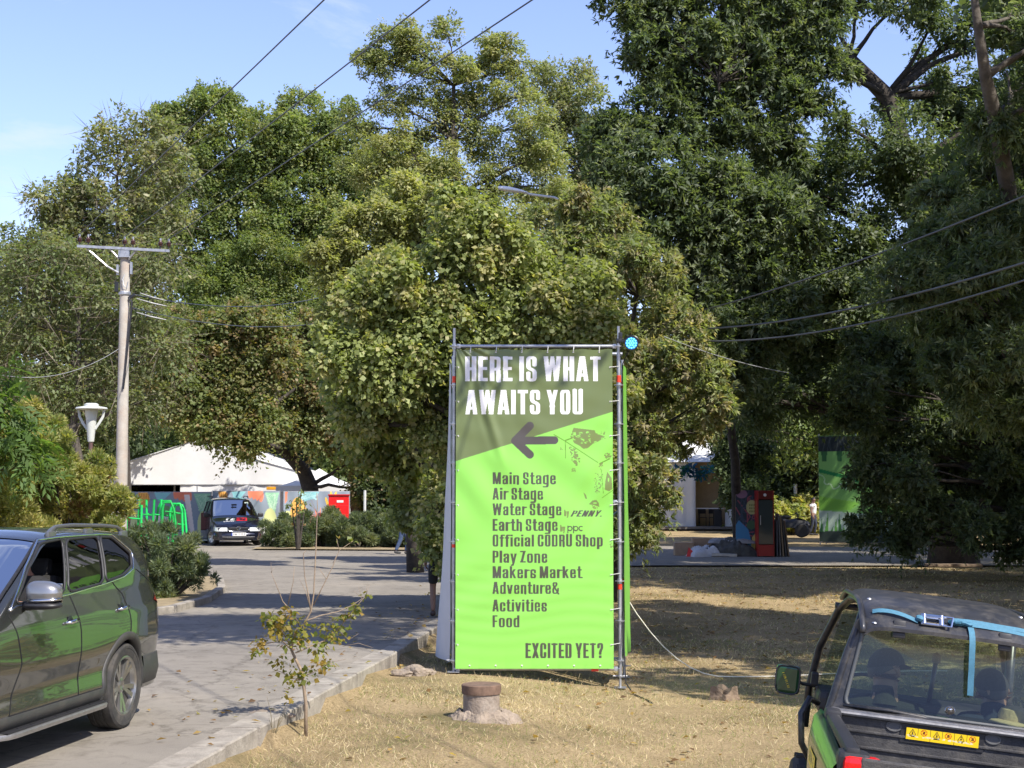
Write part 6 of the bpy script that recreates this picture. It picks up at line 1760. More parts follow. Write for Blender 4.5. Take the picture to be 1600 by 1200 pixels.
SUV['trims'] = [
  ([(2.08, 1.21), (1.97, 1.233), (1.0, 1.262), (.2, 1.308), (-.2, 1.345), (-.44, 1.405), (-.535, 1.53), (-.53, 1.57), (-.27, 1.728), (-.05, 1.738), (.8, 1.74), (1.27, 1.728), (1.65, 1.525), (2.08, 1.21)], .0085, BRIGHT, 'chrome_trim'),
  ([(.98, 1.255), (.96, 1.15), (.93, .95), (.95, .6), (.97, .42)], .0045, seam, 'door_gap'),
  ([(2.12, 1.18), (2.08, 1.05), (2.02, .8), (2.12, .6), (2.2, .42)], .0045, seam, 'door_gap'),
  ([(.06, 1.31), (-.08, 1.20), (-.09, .95), (-.06, .83)], .0045, seam, 'door_gap'),
  ([(2.2, .425), (.5, .425)], .0045, seam, 'door_gap'),
  ([(-.50, 1.40), (-.80, 1.30), (-1.0, 1.22)], .004, seam, 'panel_gap')]
suv_o = Vector((-3.49, 14.0, 0)) - .955 * Vector((.989, -.148, 0))
rzs = math.atan2(-.989, -.148)
suv, sside, sT, sW = car('parked_car', 'large dark grey car in the left foreground, driver window open, reflecting the green banner', 'car', (suv_o.x, suv_o.y, 0.0), rzs, SUV)
for s in (1, -1):
    wheel(suv, 0, s * (.955 - .115), .383, .255, .262, s, 5, rimmat=ALLOY)
    wheel(suv, 2.865, s * (.955 - .115), .383, .255, .262, s, 5, rimmat=ALLOY)
    # lower cladding between the arches and rear corner
    P1 = []
    for x in np.linspace(.44, 2.42, 24):
        P1.append([Vector((x, s * (sside(x, z) + d), z)) for z, d in ((.422, .0), (.418, .012), (.36, .018), (.30, .0), (.27, -.06))])
    MB().grid(P1).build('sill_cladding', CLAD, suv, smooth='all')
    P1 = []
    for x in np.linspace(-.45, -1.09, 14):
        P1.append([Vector((x, s * (sside(x, max(z, .31)) + d), z)) for z, d in ((.60, .0), (.595, .012), (.45, .014), (.34, .006), (.30, -.05))])
    MB().grid(P1).build('bumper_cladding', CLAD, suv, smooth='all')
    # running board
    P1 = []
    for k, x in enumerate(np.linspace(.40, 2.40, 21)):
        e = 1 - max(0, (.52 - x) / .12, (x - 2.28) / .12) * .55
        P1.append([Vector((x, s * y, z)) for y, z in ((.84, .305), (.85 + .12 * e, .308), (.86 + .155 * e, .302), (.862 + .16 * e, .292), (.86 + .155 * e, .262), (.85 + .10 * e, .252), (.82, .24))])
    bd = MB().grid(P1).build('running_board', pmat('brushed_alloy', (.34, .33, .315), .40, .8, var=.15, vscale=20), suv, smooth=True)
    tp = MB().box((1.4, s * .928, .3105), (1.84, .145, .006), None, .002)
    for k in range(15): tp.box((.62 + .11 * k, s * (.93 + (.025 if k % 2 else -.025)), .3155), (.05, .018, .006))
    tp.build('tread_strip', BLACKP, bd)
    for x in (.7, 1.4, 2.1): MB().box((x, s * .80, .27), (.06, .18, .04)).build('board_bracket', BLACKM, bd)
    # roof rail
    rl = MB(); pts = []; rads = []
    for t in np.linspace(0, 1, 22):
        x = .98 - 1.62 * t; k = min(1, t / .10, (1 - t) / .10)
        zb = sT(x) - .055; y = sside(x, zb - .03) - .055
        pts.append((x, s * y, zb + .008 + .065 * k ** .7))
        rads.append(.016 + .012 * (1 - k))
    rl.tube(pts, rads, 8)
    for x in (.93, .16, -.60):
        zb = sT(x) - .07; y = sside(x, zb - .03) - .05; rl.box((x, s * y, zb + .025), (.15, .035, .07), None, .012)
    rl.build('roof_rail', pmat('rail_grey', (.16, .165, .165), .35, .6), suv, smooth=True)
    # handles
    for x, z in ((1.12, 1.05), (.05, 1.08)):
        y = sside(x, z); h = MB()
        h.tube([(x - .09, s * (y + .008), z + .004), (x - .07, s * (y + .035), z + .006), (x + .05, s * (y + .038), z - .002), (x + .10, s * (y + .004), z - .006)], [.013, .016, .016, .011], 8)
        hd_ = h.build('door_handle', CHROME, suv, smooth='all')
        MB().lathe([(.05, 0), (.045, .004), (0, .005)], 16, (x + .0, s * (y - .002), z), rotx(R(-90) * s)).build('handle_cup', BLACKM, hd_)
    # door mirror: dark foot, silver shell, bright strip with lamp
    mx, my, mz = 1.83, sside(1.83, 1.22), 1.30
    def shell(c, sx, sy, sz, pw=2.6):
        P = []
        for i in range(15):
            u = -math.pi / 2 + math.pi * i / 14; row = []
            for j in range(20):
                v = 2 * math.pi * j / 20
                cu, su = math.cos(u), math.sin(u); f = lambda a: math.copysign(abs(a) ** (2 / pw), a)
                row.append(Vector((c[0] + sx * f(cu) * f(math.cos(v)) * (1 if math.cos(v) > 0 else .45), c[1] + s * sy * f(su), c[2] + sz * f(cu) * f(math.sin(v)) * (1 - .18 * su))))
            row.append(row[0]); P.append(row)
        return P
    mr = MB().grid(shell((mx, s * (my + .17), mz + .035), .11, .145, .095)).build('mirror', pmat('silver_paint', (.30, .30, .295), .3, .75, coat=.5), suv, smooth='all')
    MB().grid(shell((mx + .004, s * (my + .165), mz - .062), .118, .152, .035)).tube([(mx - .01, s * (my - .05), mz - .075), (mx, s * (my + .06), mz - .07)], .035, 8).build('mirror_base', BLACKP, mr, smooth='all')
    MB().tube([(mx + .10, s * (my + .07), mz - .022), (mx + .118, s * (my + .17), mz - .02), (mx + .085, s * (my + .285), mz - .015), (mx + .02, s * (my + .315), mz - .012)], .011, 6).build('mirror_strip', CHROME, mr, smooth='all')
    MB().box((mx - .048, s * (my + .17), mz + .03), (.006, .25, .15), None, .002).build('mirror_glass', pmat('mirror_glass', (.6, .6, .6), .03, 1.0), mr)
    # tail lamp wrapping the corner
    P1 = []
    for t in np.linspace(0, 1, 12):
        x = -.80 - .30 * t
        P1.append([Vector((x, s * (sside(x, z) + .008), z)) for z in np.linspace(1.20 - .10 * (1 - t), 1.02 + .08 * (1 - t), 6)])
    MB().grid(P1).build('tail_lamp', pmat('tail_lens', (.16, .012, .012), .15, spec=.6), suv, smooth='all')
    P1 = []
    for t in np.linspace(0, 1, 12):
        x = 3.66 - .42 * t
        P1.append([Vector((x, s * (sside(x, z) + .008), z)) for z in np.linspace(.93 - .0 * t, .78 + .06 * t, 6)])
    MB().grid(P1).build('headlamp', pmat('lamp_lens', (.10, .11, .115), .06, .3, spec=.8), suv, smooth='all')
MB().box((3.73, 0, .72), (.05, 1.0, .18), None, .02).build('grille', BLACKM, suv)
MB().box((3.70, 0, .48), (.12, 1.3, .22), None, .05).build('front_bumper', CLAD, suv)
# cabin
cb = MB().box((.8, 0, .62), (2.6, 1.66, .06)).box((1.98, 0, 1.02), (.32, 1.62, .34), None, .08)
cb.box((.1, 0, 1.725), (1.9, 1.2, .02))
for y in (-.4, .4):
    cb.box((1.0, y, .80), (.5, .48, .2), None, .06).box((.72, y, 1.1), (.16, .46, .62), roty(-.2), .06).box((.64, y, 1.47), (.1, .26, .16), roty(-.2), .04)
cb.box((-.15, 0, .85), (.5, 1.4, .22), None, .06).box((-.45, 0, 1.15), (.16, 1.4, .6), roty(-.2), .06)
cb.build('cabin', DARKIN, suv)
stw = MB().tube([(1.68 + .05 * math.sin(a), .40 + .18 * math.cos(a), 1.12 + .17 * math.sin(a)) for a in np.linspace(0, 2 * math.pi, 22, endpoint=False)], .015, 6, closed=True).build('steering_wheel', BLACKP, suv)

# ---- the dark van facing the camera
PAINT_VAN = carpaint('navy_paint', (.012, .014, .028), .4, .22, .1)
def vflare(x, z): return .02 * math.exp(-((x - 2.83) / .4) ** 2) * math.exp(-((z - .75) / .2) ** 2) + .015 * math.exp(-(x / .4) ** 2) * math.exp(-((z - .75) / .2) ** 2)
VAN = dict(top=[(-.95, .98), (-.90, 1.25), (-.78, 1.58), (-.6, 1.68), (0, 1.735), (.8, 1.735), (1.35, 1.68), (2.62, 1.06), (2.75, 1.01), (3.2, .90), (3.48, .80), (3.60, .74), (3.67, .66)],
  half=[(-.95, .72), (-.8, .85), (-.4, .9), (.5, .905), (2.4, .90), (3.0, .885), (3.35, .85), (3.55, .80), (3.62, .74), (3.67, .67)],
  belt=[(-1, 1.02), (0, 1.0), (2.0, .97), (2.7, .92), (3.7, .62)],
  prof=[(.2, -.06), (.35, -.02), (.5, -.005), (.62, 0), (.85, -.008), (1.05, -.03), (1.2, -.04)],
  tumble=.20, roofz=1.66, x0=-.95, x1=3.67, z0=.22, screen=(1.42, 2.55), axles=(0, 2.835), wr=.32, ar=.36, lip=.02, crown=.075, flare=vflare,
  windows=[(round_poly([(2.35, 1.03), (1.55, 1.55), (.95, 1.58), (.98, 1.03)], 2), GL_DARK, False), (round_poly([(.88, 1.03), (.86, 1.58), (-.02, 1.57), (-.02, 1.04)], 2), GL_DARK, False), (round_poly([(-.1, 1.05), (-.1, 1.56), (-.62, 1.52), (-.68, 1.08)], 2), GL_DARK, False)],
  paint=PAINT_VAN, glass=glass_material('van_screen', (.12, .14, .145), .9, .04), clad=PAINT_VAN)
VAN['trims'] = [([(.93, 1.0), (.92, .6), (.93, .3)], .006, seam, 'door_gap'), ([(2.25, .98), (2.15, .6), (2.2, .35)], .006, seam, 'door_gap')]
vf = at(374, 850, 59.2)
vh = Vector((.30, -.954, 0))
van_c = Vector((vf.x - .12, 59.0, 0)) - vh * 2.95
van, vside, vT, vW = car('van', 'dark navy van with white and red bonnet lettering, parked before the tents', 'van', (van_c.x, van_c.y, 0), math.atan2(vh.y, vh.x), VAN)
for s in (1, -1):
    wheel(van, 0, s * .79, .318, .2, .21, s, 7); wheel(van, 2.835, s * .79, .318, .2, .21, s, 7, steer=.42)
    MB().tube([(1.2, s * .66, 1.70), (1.1, s * .66, 1.77), (-.4, s * .66, 1.77), (-.5, s * .66, 1.68)], .02, 6).build('roof_rail', BLACKM, van)
    mr = MB().box((2.2, s * .99, 1.09), (.12, .2, .15), None, .045).build('mirror', BLACKP, van)
    P1 = []
    for x, y in densify([(3.688, .40), (3.688, .60), (3.675, .68), (3.63, .765), (3.55, .825), (3.40, .862)], .03, False):      # headlamp wraps the front corner
        k = max(0, (3.62 - x)) * .12
        P1.append([Vector((x - .035 * q, s * (y - .010 * q), .535 + k + (.135 - k * .3) * q)) for q in (0, .15, .5, .85, 1)])
    MB().grid(P1).build('headlamp', pmat('van_lens', (.62, .64, .62), .12, .2, spec=.8), van, smooth='all')
mb = MB(); mb.box((3.665, 0, .605), (.05, .72, .13), None, .02); mb.build('grille', BLACKM, van)
MB().tube([(3.665, .40, .68), (3.695, .34, .54), (3.70, 0, .525), (3.695, -.34, .54), (3.665, -.40, .68)], .013, 6).build('grille_trim', CHROME, van, smooth='all')
bgd = MB().tube([(3.70, .07 * math.cos(a), .64 + .07 * math.sin(a)) for a in np.linspace(0, 6.283, 20, endpoint=False)], .008, 6, closed=True)
bgd.tube([(3.702, -.04, .695), (3.702, -.018, .65), (3.702, 0, .66), (3.702, .018, .65), (3.702, .04, .695)], .007, 5).tube([(3.702, -.055, .655), (3.702, -.028, .585), (3.702, 0, .635), (3.702, .028, .585), (3.702, .055, .655)], .007, 5)
bgd.build('badge', CHROME, van)
P1 = []
for a in np.linspace(-1.35, 1.35, 25):
    y = .875 * math.sin(a); x = 3.20 + .53 * math.cos(a) ** .6 if abs(a) < 1.5 else 3.2
    P1.append([Vector((x - .06, y * .97, .50)), Vector((x, y, .47)), Vector((x + .015, y, .38)), Vector((x, y, .26)), Vector((x - .1, y * .95, .20))])
bp = MB().grid(P1).build('front_bumper', PAINT_VAN, van, smooth='all')
MB().box((3.725, 0, .285), (.03, .84, .085), None, .01).build('lower_grille', BLACKM, bp)
for s in (1, -1): MB().box((3.60, s * .56, .285), (.03, .26, .06), rotz(-s * .5), .01).build('side_intake', BLACKM, bp)
MB().tube([(3.62, .62, .335), (3.745, .42, .33), (3.76, 0, .33), (3.745, -.42, .33), (3.62, -.62, .335)], .01, 5).build('bumper_strip', pmat('grey_strip', (.25, .25, .25), .4), bp)
pl = Canvas(.52, .11, .004, (.75, .75, .73)); pl.rect(0, 0, .04, .11, rgb(30, 60, 150))
pl.text('DM 71 TEG', .06, .02, .07, (.03, .03, .03), .43, weight=.8)
link('number_plate', pl.mesh('number_plate', lambda gx, gy: np.stack([3.752 + 0 * gx, gx - .26, .375 + gy], -1)), print_material('plate_print', .4), van)
# bonnet lettering
lg = Canvas(.80, .30, .008, (0, 0, 0)); lg.a[:] = -1
lg.text('TE', .10, .10, .17, (.75, .75, .74), .30, slant=.25, weight=1.25); lg.text('GROUP', .06, .0, .08, (.72, .72, .72), .34, slant=.2, weight=1.1)
lg.poly([(.45, .05), (.76, .05), (.80, .29), (.49, .29)], rgb(206, 30, 48)); lg.text('G', .53, .09, .16, (.012, .013, .025), .19, slant=.15, weight=1.1)
def bonnet(gx, gy):
    y = (gx - .47) * 1.25
    x = 3.30 - gy * 1.7
    z = np.vectorize(lambda xx, yy: (vT(xx) - .075) + .075 * math.sqrt(max(0, 1 - (abs(yy) / max(vside(xx, vT(xx) - .075), .1)) ** (2 / .75))))(x, y)
    return np.stack([x, y, z + .006], -1)
gx_, gy_ = np.meshgrid(lg.X, lg.Y); Vv = bonnet(gx_, gy_).reshape(-1, 3); Cc = lg.a.reshape(-1, 3)
ii = np.arange(lg.nx * lg.ny).reshape(lg.ny, lg.nx); Fq = np.stack([ii[:-1, :-1], ii[:-1, 1:], ii[1:, 1:], ii[1:, :-1]], -1).reshape(-1, 4)
Fq = Fq[(Cc[Fq] >= 0).all(axis=(1, 2))]
us, inv = np.unique(Fq, return_inverse=True)
link('bonnet_lettering', np_mesh('bonnet_lettering', Vv[us], inv.reshape(-1, 4), Cc[us]), print_material('plate_print', .4), van)
cb = MB().box((.9, 0, .55), (2.8, 1.5, .06)).box((2.35, 0, .92), (.45, 1.5, .18), None, .05)
for y in (-.38, .38): cb.box((1.35, y, .7), (.5, .46, .2), None, .06).box((1.05, y, 1.02), (.15, .44, .6), roty(-.2), .05).box((.98, y, 1.40), (.1, .25, .16), None, .04)
cb.build('cabin', DARKIN, van)
MB().box((1.95, 0, 1.38), (.02, .02, .16)).box((1.9, .05, 1.46), (.03, .2, .06), None, .015).build('rear_view_mirror', BLACKP, van)
MB().box((1.62, .36, 1.525), (.13, .5, .008), roty(.45)).build('sun_visor', pmat('pale_visor', (.36, .42, .36), .7), van)
van.scale = (1.05, 1.05, 1.05)
# white car half hidden behind the van and juniper
wc = at(403, 806, 60.4)
wcar = thing('white_car', 'white car mostly hidden between the van and the low junipers', 'car', (wc.x - .05, 62.5, -.25), -1.57)
P1 = []
for x, z, wq in ((-.9, .35, .7), (-.85, .75, .8), (-.3, .95, .84), (.25, 1.35, .68), (.9, 1.42, .64), (1.5, 1.38, .64), (1.9, 1.0, .8), (2.2, .9, .8), (2.3, .4, .72)):
    P1.append([Vector((-(x - .9) * .45, wq * math.cos(a) * .8, .3 + (z - .3) * math.sin(a) ** .5 if a not in (0, math.pi) else .3)) for a in np.linspace(0, math.pi, 13)])
MB().grid(P1).build('body', WHITEP, wcar, smooth='all')
for s in (-1, 1):
    for x in (-.35, .35): MB().tube([(x, s * .56, .28), (x, s * .68, .28)], .28, 18).build('wheel', RUBBER, wcar)
MB().tube([(.32, -.58, .86), (.32, -.78, .88)], .07, 8).build('mirror', BLACKP, wcar)
# ================================================================ green utility vehicle, right foreground
UT_RZ = R(90 - 7.0)
UT_ROLL = R(6.6)
UT_LOC = (2.31, 8.45, -.305)
CAB0, CABK = 1.105, .85      # the cab above the bed rail is low
def ZC(z): return z if z < CAB0 else CAB0 + (z - CAB0) * CABK
ut = thing('utility_vehicle', 'green and black utility vehicle at right with dusty roof and clear rear window', 'utility vehicle', UT_LOC, rot=(UT_ROLL, 0, UT_RZ))
UGREEN = pmat('field_green_paint', rgb(20, 62, 30), .3, 0, var=.06, coat=.5)
UYEL = pmat('yellow_trim', rgb(232, 196, 30), .4)
BED = pmat('bed_liner', (.042, .041, .042), .72, var=.3, vscale=30, dirt=(.16, .145, .12), dscale=7, damt=.45, bump=.25, bscale=120)
ROOFM = pmat('roof_plastic', (.028, .029, .034), .36, var=.2, vscale=14, dirt=(.40, .35, .26), dscale=9, damt=.16)
FRM = pmat('frame_black', (.016, .017, .02), .35, var=.3, vscale=30, dirt=(.14, .12, .09), dscale=18, damt=.35)
# wheels
for x in (0, 2.02):
    for s in (1, -1):
        wl = MB().lathe([(.16, -.13), (.29, -.135), (.325, -.10), (.33, 0), (.325, .10), (.29, .135), (.16, .13)], 36, (x, s * .60, .26), rotx(R(-90) * s)).build('wheel', RUBBER, ut, smooth=True)
        tr = MB()
        for k in range(26):
            a = 2 * math.pi * k / 26
            tr.box((x + .33 * math.cos(a), s * .60 + (.05 if k % 2 else -.05), .26 + .33 * math.sin(a)), (.02, .13, .045), Matrix.Rotation(-a, 3, 'Y'))
        tr.build('tread', RUBBER, wl)
        MB().lathe([(.165, .12), (.15, .06), (.05, .08), (.04, .1), (0, .1)], 24, (x, s * .60, .26), rotx(R(-90) * s)).build('rim', UYEL, wl, smooth=True)
# chassis and front body
ch = MB().box((1.0, 0, .42), (2.9, .5, .16)).box((1.25, 0, .38), (1.3, 1.2, .08))
ch.build('chassis', BLACKM, ut)
P = []
for x, w, z in ((1.72, .66, .98), (1.9, .66, 1.02), (2.2, .63, .98), (2.5, .55, .86), (2.62, .42, .72)):
    P.append([Vector((x, w * math.cos(a) if abs(math.cos(a)) > 1e-6 else 0, .52 + (z - .52) * max(math.sin(a), 0) ** .45)) for a in np.linspace(0, math.pi, 15)])
MB().grid(P).build('bonnet', UGREEN, ut, smooth='all')
# rear fenders: green outer panels beside the bed
for s in (1, -1):
    P = []
    for t in np.linspace(0, 1, 16):
        x = .70 - 1.42 * t; top = 1.07 - .05 * t
        P.append([Vector((x, s * y, z)) for y, z in ((.665, top), (.70, top + .012), (.735, top - .03), (.752, top - .16), (.745, top - .34), (.72, top - .45))])
    fn = MB().grid(P); fn.add([(.70, s * .665, 1.07), (.70, s * .70, 1.082), (.70, s * .735, 1.04), (.70, s * .752, .91), (.70, s * .745, .73), (.70, s * .72, .62)], [(0, 1, 2, 3, 4, 5)])
    fn.build('fender', UGREEN, ut, smooth='all', fix=True)
# cargo bed
HBX = .56
b = MB(); b.box((-.1, 0, .74), (1.34, 1.30, .05))
b.build('bed_floor', BED, ut)
hb = MB(); hb.box((HBX, 0, .89), (.03, 1.28, .40))
for z, d in ((1.005, .012), (.915, .014), (.82, .012)): hb.box((HBX - .015 - d / 2, -.0, z), (d, 1.20, .016), None, .004)
for y in np.linspace(-.55, .55, 6): pass
hbo = hb.build('headboard', BED, ut)
MB().box((HBX + .005, 0, 1.105), (.06, 1.30, .03), None, .008).tube([(HBX - .035, .62, 1.10), (HBX - .035, -.62, 1.10)], .014, 8).build('headboard_rail', pmat('worn_rail', (.16, .16, .165), .45, .5, var=.3, vscale=30), ut, smooth=True)
for y in (.29, -.27):
    MB().lathe([(.03, 0), (.03, .006), (.024, .006), (.022, .002), (0, .002)], 18, (HBX - .0165, y, 1.058), Matrix(((0, 0, -1), (0, 1.5, 0), (1, 0, 0)))).build('slot_cover', pmat('slot_grey', (.09, .09, .09), .6), ut)
# bed sides with chunky moulded rails
for s in (1, -1):
    sd = MB(); sd.box((-.10, s * .645, .90), (1.30, .03, .32))
    sd.box((-.10, s * .650, 1.075), (1.32, .075, .055), None, .018)
    for x in (.30, -.05, -.40): sd.box((x, s * .622, .97), (.16, .02, .15), None, .01).box((x, s * .612, 1.0), (.09, .03, .03), None, .008)
    sd.box((.47, s * .648, 1.085), (.14, .09, .08), None, .02)
    sd.build('bed_side', BLACKP, ut, smooth=True)
    tl = MB().box((-.70, s * .64, .985), (.14, .16, .19), None, .03).build('tail_lamp', BLACKP, ut)
    MB().box((-.735, s * .60, 1.005), (.12, .19, .11), None, .03).build('red_lens', pmat('red_lens', rgb(214, 26, 26), .15, spec=.6), tl)
    MB().box((-.735, s * .60, .945), (.11, .10, .03), None, .01).build('clear_lens', WHITEP, tl)
tg = MB().box((-.78, 0, .90), (.035, 1.22, .32), None, .01)
for z in (.82, .96): tg.box((-.765, 0, z), (.02, 1.1, .03), None, .006)
tg.build('tailgate', BED, ut)
# yellow warning label on the headboard
lw, lh = .41, .066
yl = rgb(226, 190, 28); bk = (.02, .018, .012); rd = rgb(176, 52, 24)
lb = Canvas(lw, lh, .0028, yl)
for k in range(3):
    x0 = lw * k / 3; c = x0 + lw / 3 * .27; c2 = x0 + lw / 3 * .74
    lb.line([(x0, 0), (x0, lh)], .0035, bk); lb.line([(x0 + lw / 6, lh * .38), (x0 + lw / 6, lh)], .002, bk)
    lb.line([(c - .019, .028), (c, .060), (c + .019, .028), (c - .019, .028)], .0038, bk); lb.ell(c, .037, .0045, .007, bk); lb.ell(c, .047, .003, .003, bk)
    lb.ell(c2, .045, .019, .018, rd); lb.ell(c2, .045, .0145, .0135, yl); lb.poly([(c2 - .009, .036), (c2 + .009, .037), (c2 + .006, .054), (c2 - .003, .055)], bk); lb.line([(c2 - .013, .057), (c2 + .013, .033)], .004, rd)
    lb.poly([(c - .02, .015), (c + .02, .015), (c + .014, .024), (c - .014, .024)], bk)
for q in range(46): lb.ell(RNG.uniform(0, lw), .020 + .004 * math.sin(q), RNG.uniform(.003, .011), .0022, (.62, .58, .42))
link('warning_label', lb.mesh('warning_label', lambda gx, gy: np.stack([HBX - .0305 + 0 * gx, .22 - gx, .998 + gy], -1)), print_material('label_print', .35), ut)
MB().box((HBX - .018, .015, 1.025), (.008, .47, .10)).build('label_plate', BLACKP, ut)
# cab: rear posts, roof and glass
def post(pts, r, nm='cab_post', flat=1.0, mt=None): return MB().tube(pts, r, 10, flat=flat).build(nm, mt or FRM, ut, smooth='all')
for s in (1, -1):
    post([(.66, s * .655, .70), (.665, s * .655, 1.08), (.72, s * .575, 1.48), (.75, s * .525, 1.68), (.84, s * .50, 1.76), (1.0, s * .48, 1.81), (1.25, s * .47, 1.82)], .027)
    post([(1.25, s * .47, 1.82), (1.75, s * .48, 1.80), (1.98, s * .53, 1.68), (2.14, s * .62, 1.35), (2.24, s * .655, 1.02), (2.22, s * .66, .75)], .027)
    post([(1.05, s * .69, .70), (1.02, s * .765, .82), (1.02, s * .785, 1.0), (1.06, s * .74, 1.09), (1.14, s * .68, 1.06)], .02, 'hip_bar')
P = []; XS = ((.665, 1.705), (.70, 1.735), (.76, 1.79), (.84, 1.835), (.95, 1.868), (1.1, 1.89), (1.4, 1.90), (1.75, 1.89), (1.95, 1.84), (2.02, 1.78))
for x, z in XS:
    row = []
    for k in range(25):
        v = k / 24 * 2 - 1
        y = -v * (.505 if x > .8 else .50); drop = .05 * abs(v) ** 12 + .008 * v * v
        row.append(Vector((x, y, z - drop)))
    P.append(row)
rf = MB().grid(P); P2 = [[p - Vector((0, 0, .025)) for p in r_] for r_ in P]; rf.grid([r_[::-1] for r_ in P2])
for e in (0, -1):
    rf.grid([P[e], P2[e]])
rf.grid([[r_[0] for r_ in P], [r_[0] for r_ in P2]]); rf.grid([[r_[-1] for r_ in P], [r_[-1] for r_ in P2]])
rf.build('roof', ROOFM, ut, smooth=True)
for s in (1, -1):   # thick edge moulding of the roof
    post([(.655, s * .505, 1.645), (.68, s * .507, 1.69), (.74, s * .51, 1.745), (.84, s * .512, 1.80), (.95, s * .514, 1.835), (1.15, s * .516, 1.855), (1.7, s * .52, 1.85), (1.98, s * .52, 1.77)], .017, 'roof_edge', mt=ROOFM)
for x, y in ((.70, .44), (.70, -.44), (1.0, .45), (1.0, -.45)):
    zz = float(np.interp(x, [p[0] for p in XS], [p[1] for p in XS])) - .05
    MB().lathe([(.016, 0), (.012, .008), (0, .012)], 10, (x, y, zz + .028)).build('bolt', GALV, ut)
UGL = glass_material('utility_glass', (.58, .68, .59), .5, .03)
def wpt(u, v):   # u across -1..1 (left positive), v up 0..1
    hw_ = .575 - .085 * v
    return Vector((.645 + .075 * v + .02 * math.sin(math.pi * v), u * hw_, 1.125 + .575 * v))
cor = []
for cx, cy, a0 in ((.9, .12, -90), (.9, .88, 0), (-.9, .88, 90), (-.9, .12, 180)):
    for k in range(6):
        a = R(a0 + 18 * k); cor.append((cx + .1 * math.cos(a), cy + .12 * math.sin(a)))
cor.sort(key=lambda p: math.atan2(p[1] - .5, p[0] * .9))
ring = [wpt(u, v) for u, v in cor]
g_ = MB(); n_ = len(ring); vv = []; ff = []
for k in (1.0, .66, .33): vv += [wpt(u * k, .5 + (v - .5) * k) for u, v in cor]
vv.append(wpt(0, .5))
for a in range(2):
    for q in range(n_): ff.append((a * n_ + q, a * n_ + (q + 1) % n_, (a + 1) * n_ + (q + 1) % n_, (a + 1) * n_ + q))
for q in range(n_): ff.append((2 * n_ + q, 2 * n_ + (q + 1) % n_, 3 * n_))
rw = g_.add(vv, ff).build('rear_window', UGL, ut, smooth='all')
MB().tube([p - Vector((.004, 0, 0)) for p in ring], .013, 6, closed=True).build('window_seal', pmat('grey_seal', (.07, .075, .075), .5), ut, smooth='all')
# black frame panel around the glass
fr_ = MB(); out = []
for u, v in cor:
    m = max(abs(u), abs(v - .5) * 2); out.append(wpt(max(-1.12, min(1.12, u * 1.14)), .5 + max(-.56, min(.57, (v - .5) * 1.16))) + Vector((.004, 0, 0)))
fr_.add(ring + out, [(k, (k + 1) % n_, n_ + (k + 1) % n_, n_ + k) for k in range(n_)]).build('window_frame', FRM, ut)
for u in (.60, -.64):
    p = wpt(u, 1.0); hg = MB(); hg.box(p + Vector((-.018, 0, .005)), (.03, .075, .10), roty(.12), .014).box(p + Vector((-.03, 0, -.045)), (.022, .075, .045), roty(.1), .01).tube([p + Vector((-.03, .036, .012)), p + Vector((-.03, -.036, .012))], .011, 8)
    hg.build('hinge', BLACKP, ut, smooth=True)
# gas strut bar and latch along the sill
post([wpt(.98, .02) + Vector((-.03, .02, 0)), wpt(.55, .0) + Vector((-.04, 0, .015)), wpt(.2, -.02) + Vector((-.05, 0, .012)), wpt(-.02, -.09) + Vector((-.055, 0, 0)), wpt(-.09, -.14) + Vector((-.055, 0, 0))], .014, 'latch_bar')
lt = MB().box(wpt(-.07, -.06) + Vector((-.05, 0, 0)), (.035, .17, .03), None, .01).box(wpt(-.09, -.12) + Vector((-.05, 0, 0)), (.03, .09, .05), None, .01).build('latch', BLACKM, ut)
MB().lathe([(.014, 0), (.013, .008), (.008, .014), (0, .015)], 14, wpt(-.06, .12) + Vector((-.01, 0, 0)), roty(R(-90))).lathe([(.03, 0), (.027, .006), (0, .006)], 16, wpt(-.06, .11) + Vector((-.004, 0, 0)), roty(R(-90))).build('knob', CHROME, ut, smooth=True)
MB().tube([(.60, .60, 1.115), (.58, .45, 1.10), (.575, .2, 1.115), (.58, -.1, 1.105), (.60, -.55, 1.11)], .03, 8, flat=.6).build('sill_channel', FRM, ut, smooth='all')
MB().box((.60, .42, 1.06), (.02, .14, .03), rotx(.25), .008).build('latch_plate', FRM, ut)
# windscreen and its frame
MB().add([(2.20, .60, 1.04), (2.20, -.60, 1.04), (2.0, -.50, 1.68), (2.0, .50, 1.68)], [(0, 1, 2, 3)]).build('windscreen', UGL, ut)
post([(2.21, .62, 1.03), (2.21, -.62, 1.03)], .025, 'screen_rail'); post([(1.97, .56, 1.71), (1.97, -.56, 1.71)], .025, 'screen_rail')
MB().box((2.0, 0, .98), (.35, 1.24, .16), None, .05).build('dashboard', BLACKP, ut)
for s in (1, -1): MB().tube([(1.98, s * .50, 1.05), (1.9, s * .46, 1.28), (1.88, s * .45, 1.34)], [.009, .009, .014], 6).build('wiper_arm', BLACKP, ut)
post([(1.9, -.10, 1.02), (1.88, -.12, 1.38)], .016, 'grab_post'); MB().lathe([(.0, 0), (.03, .01), (.03, .07), (0, .09)], 12, (1.88, -.12, 1.36)).build('grab_knob', BLACKP, ut, smooth=True)
post([(1.45, -.52, .7), (1.43, -.50, 1.75)], .03, 'door_post')
swl = MB().tube([(1.72 + .07 * math.sin(a), .34 + .18 * math.cos(a), 1.05 + .17 * math.sin(a)) for a in np.linspace(0, 2 * math.pi, 22, endpoint=False)], .015, 6, closed=True).cyl((1.72, .34, 1.05), (1.95, .34, .95), .02).build('steering_wheel', BLACKP, ut)
for s in (1, -1):
    st = MB().box((1.15, s * .31, .60), (.5, .5, .14), None, .05).build('seat', BLACKP, ut); MB().box((.90, s * .31, .88), (.12, .48, .50), roty(-.15), .05).build('seat_back', BLACKP, st)
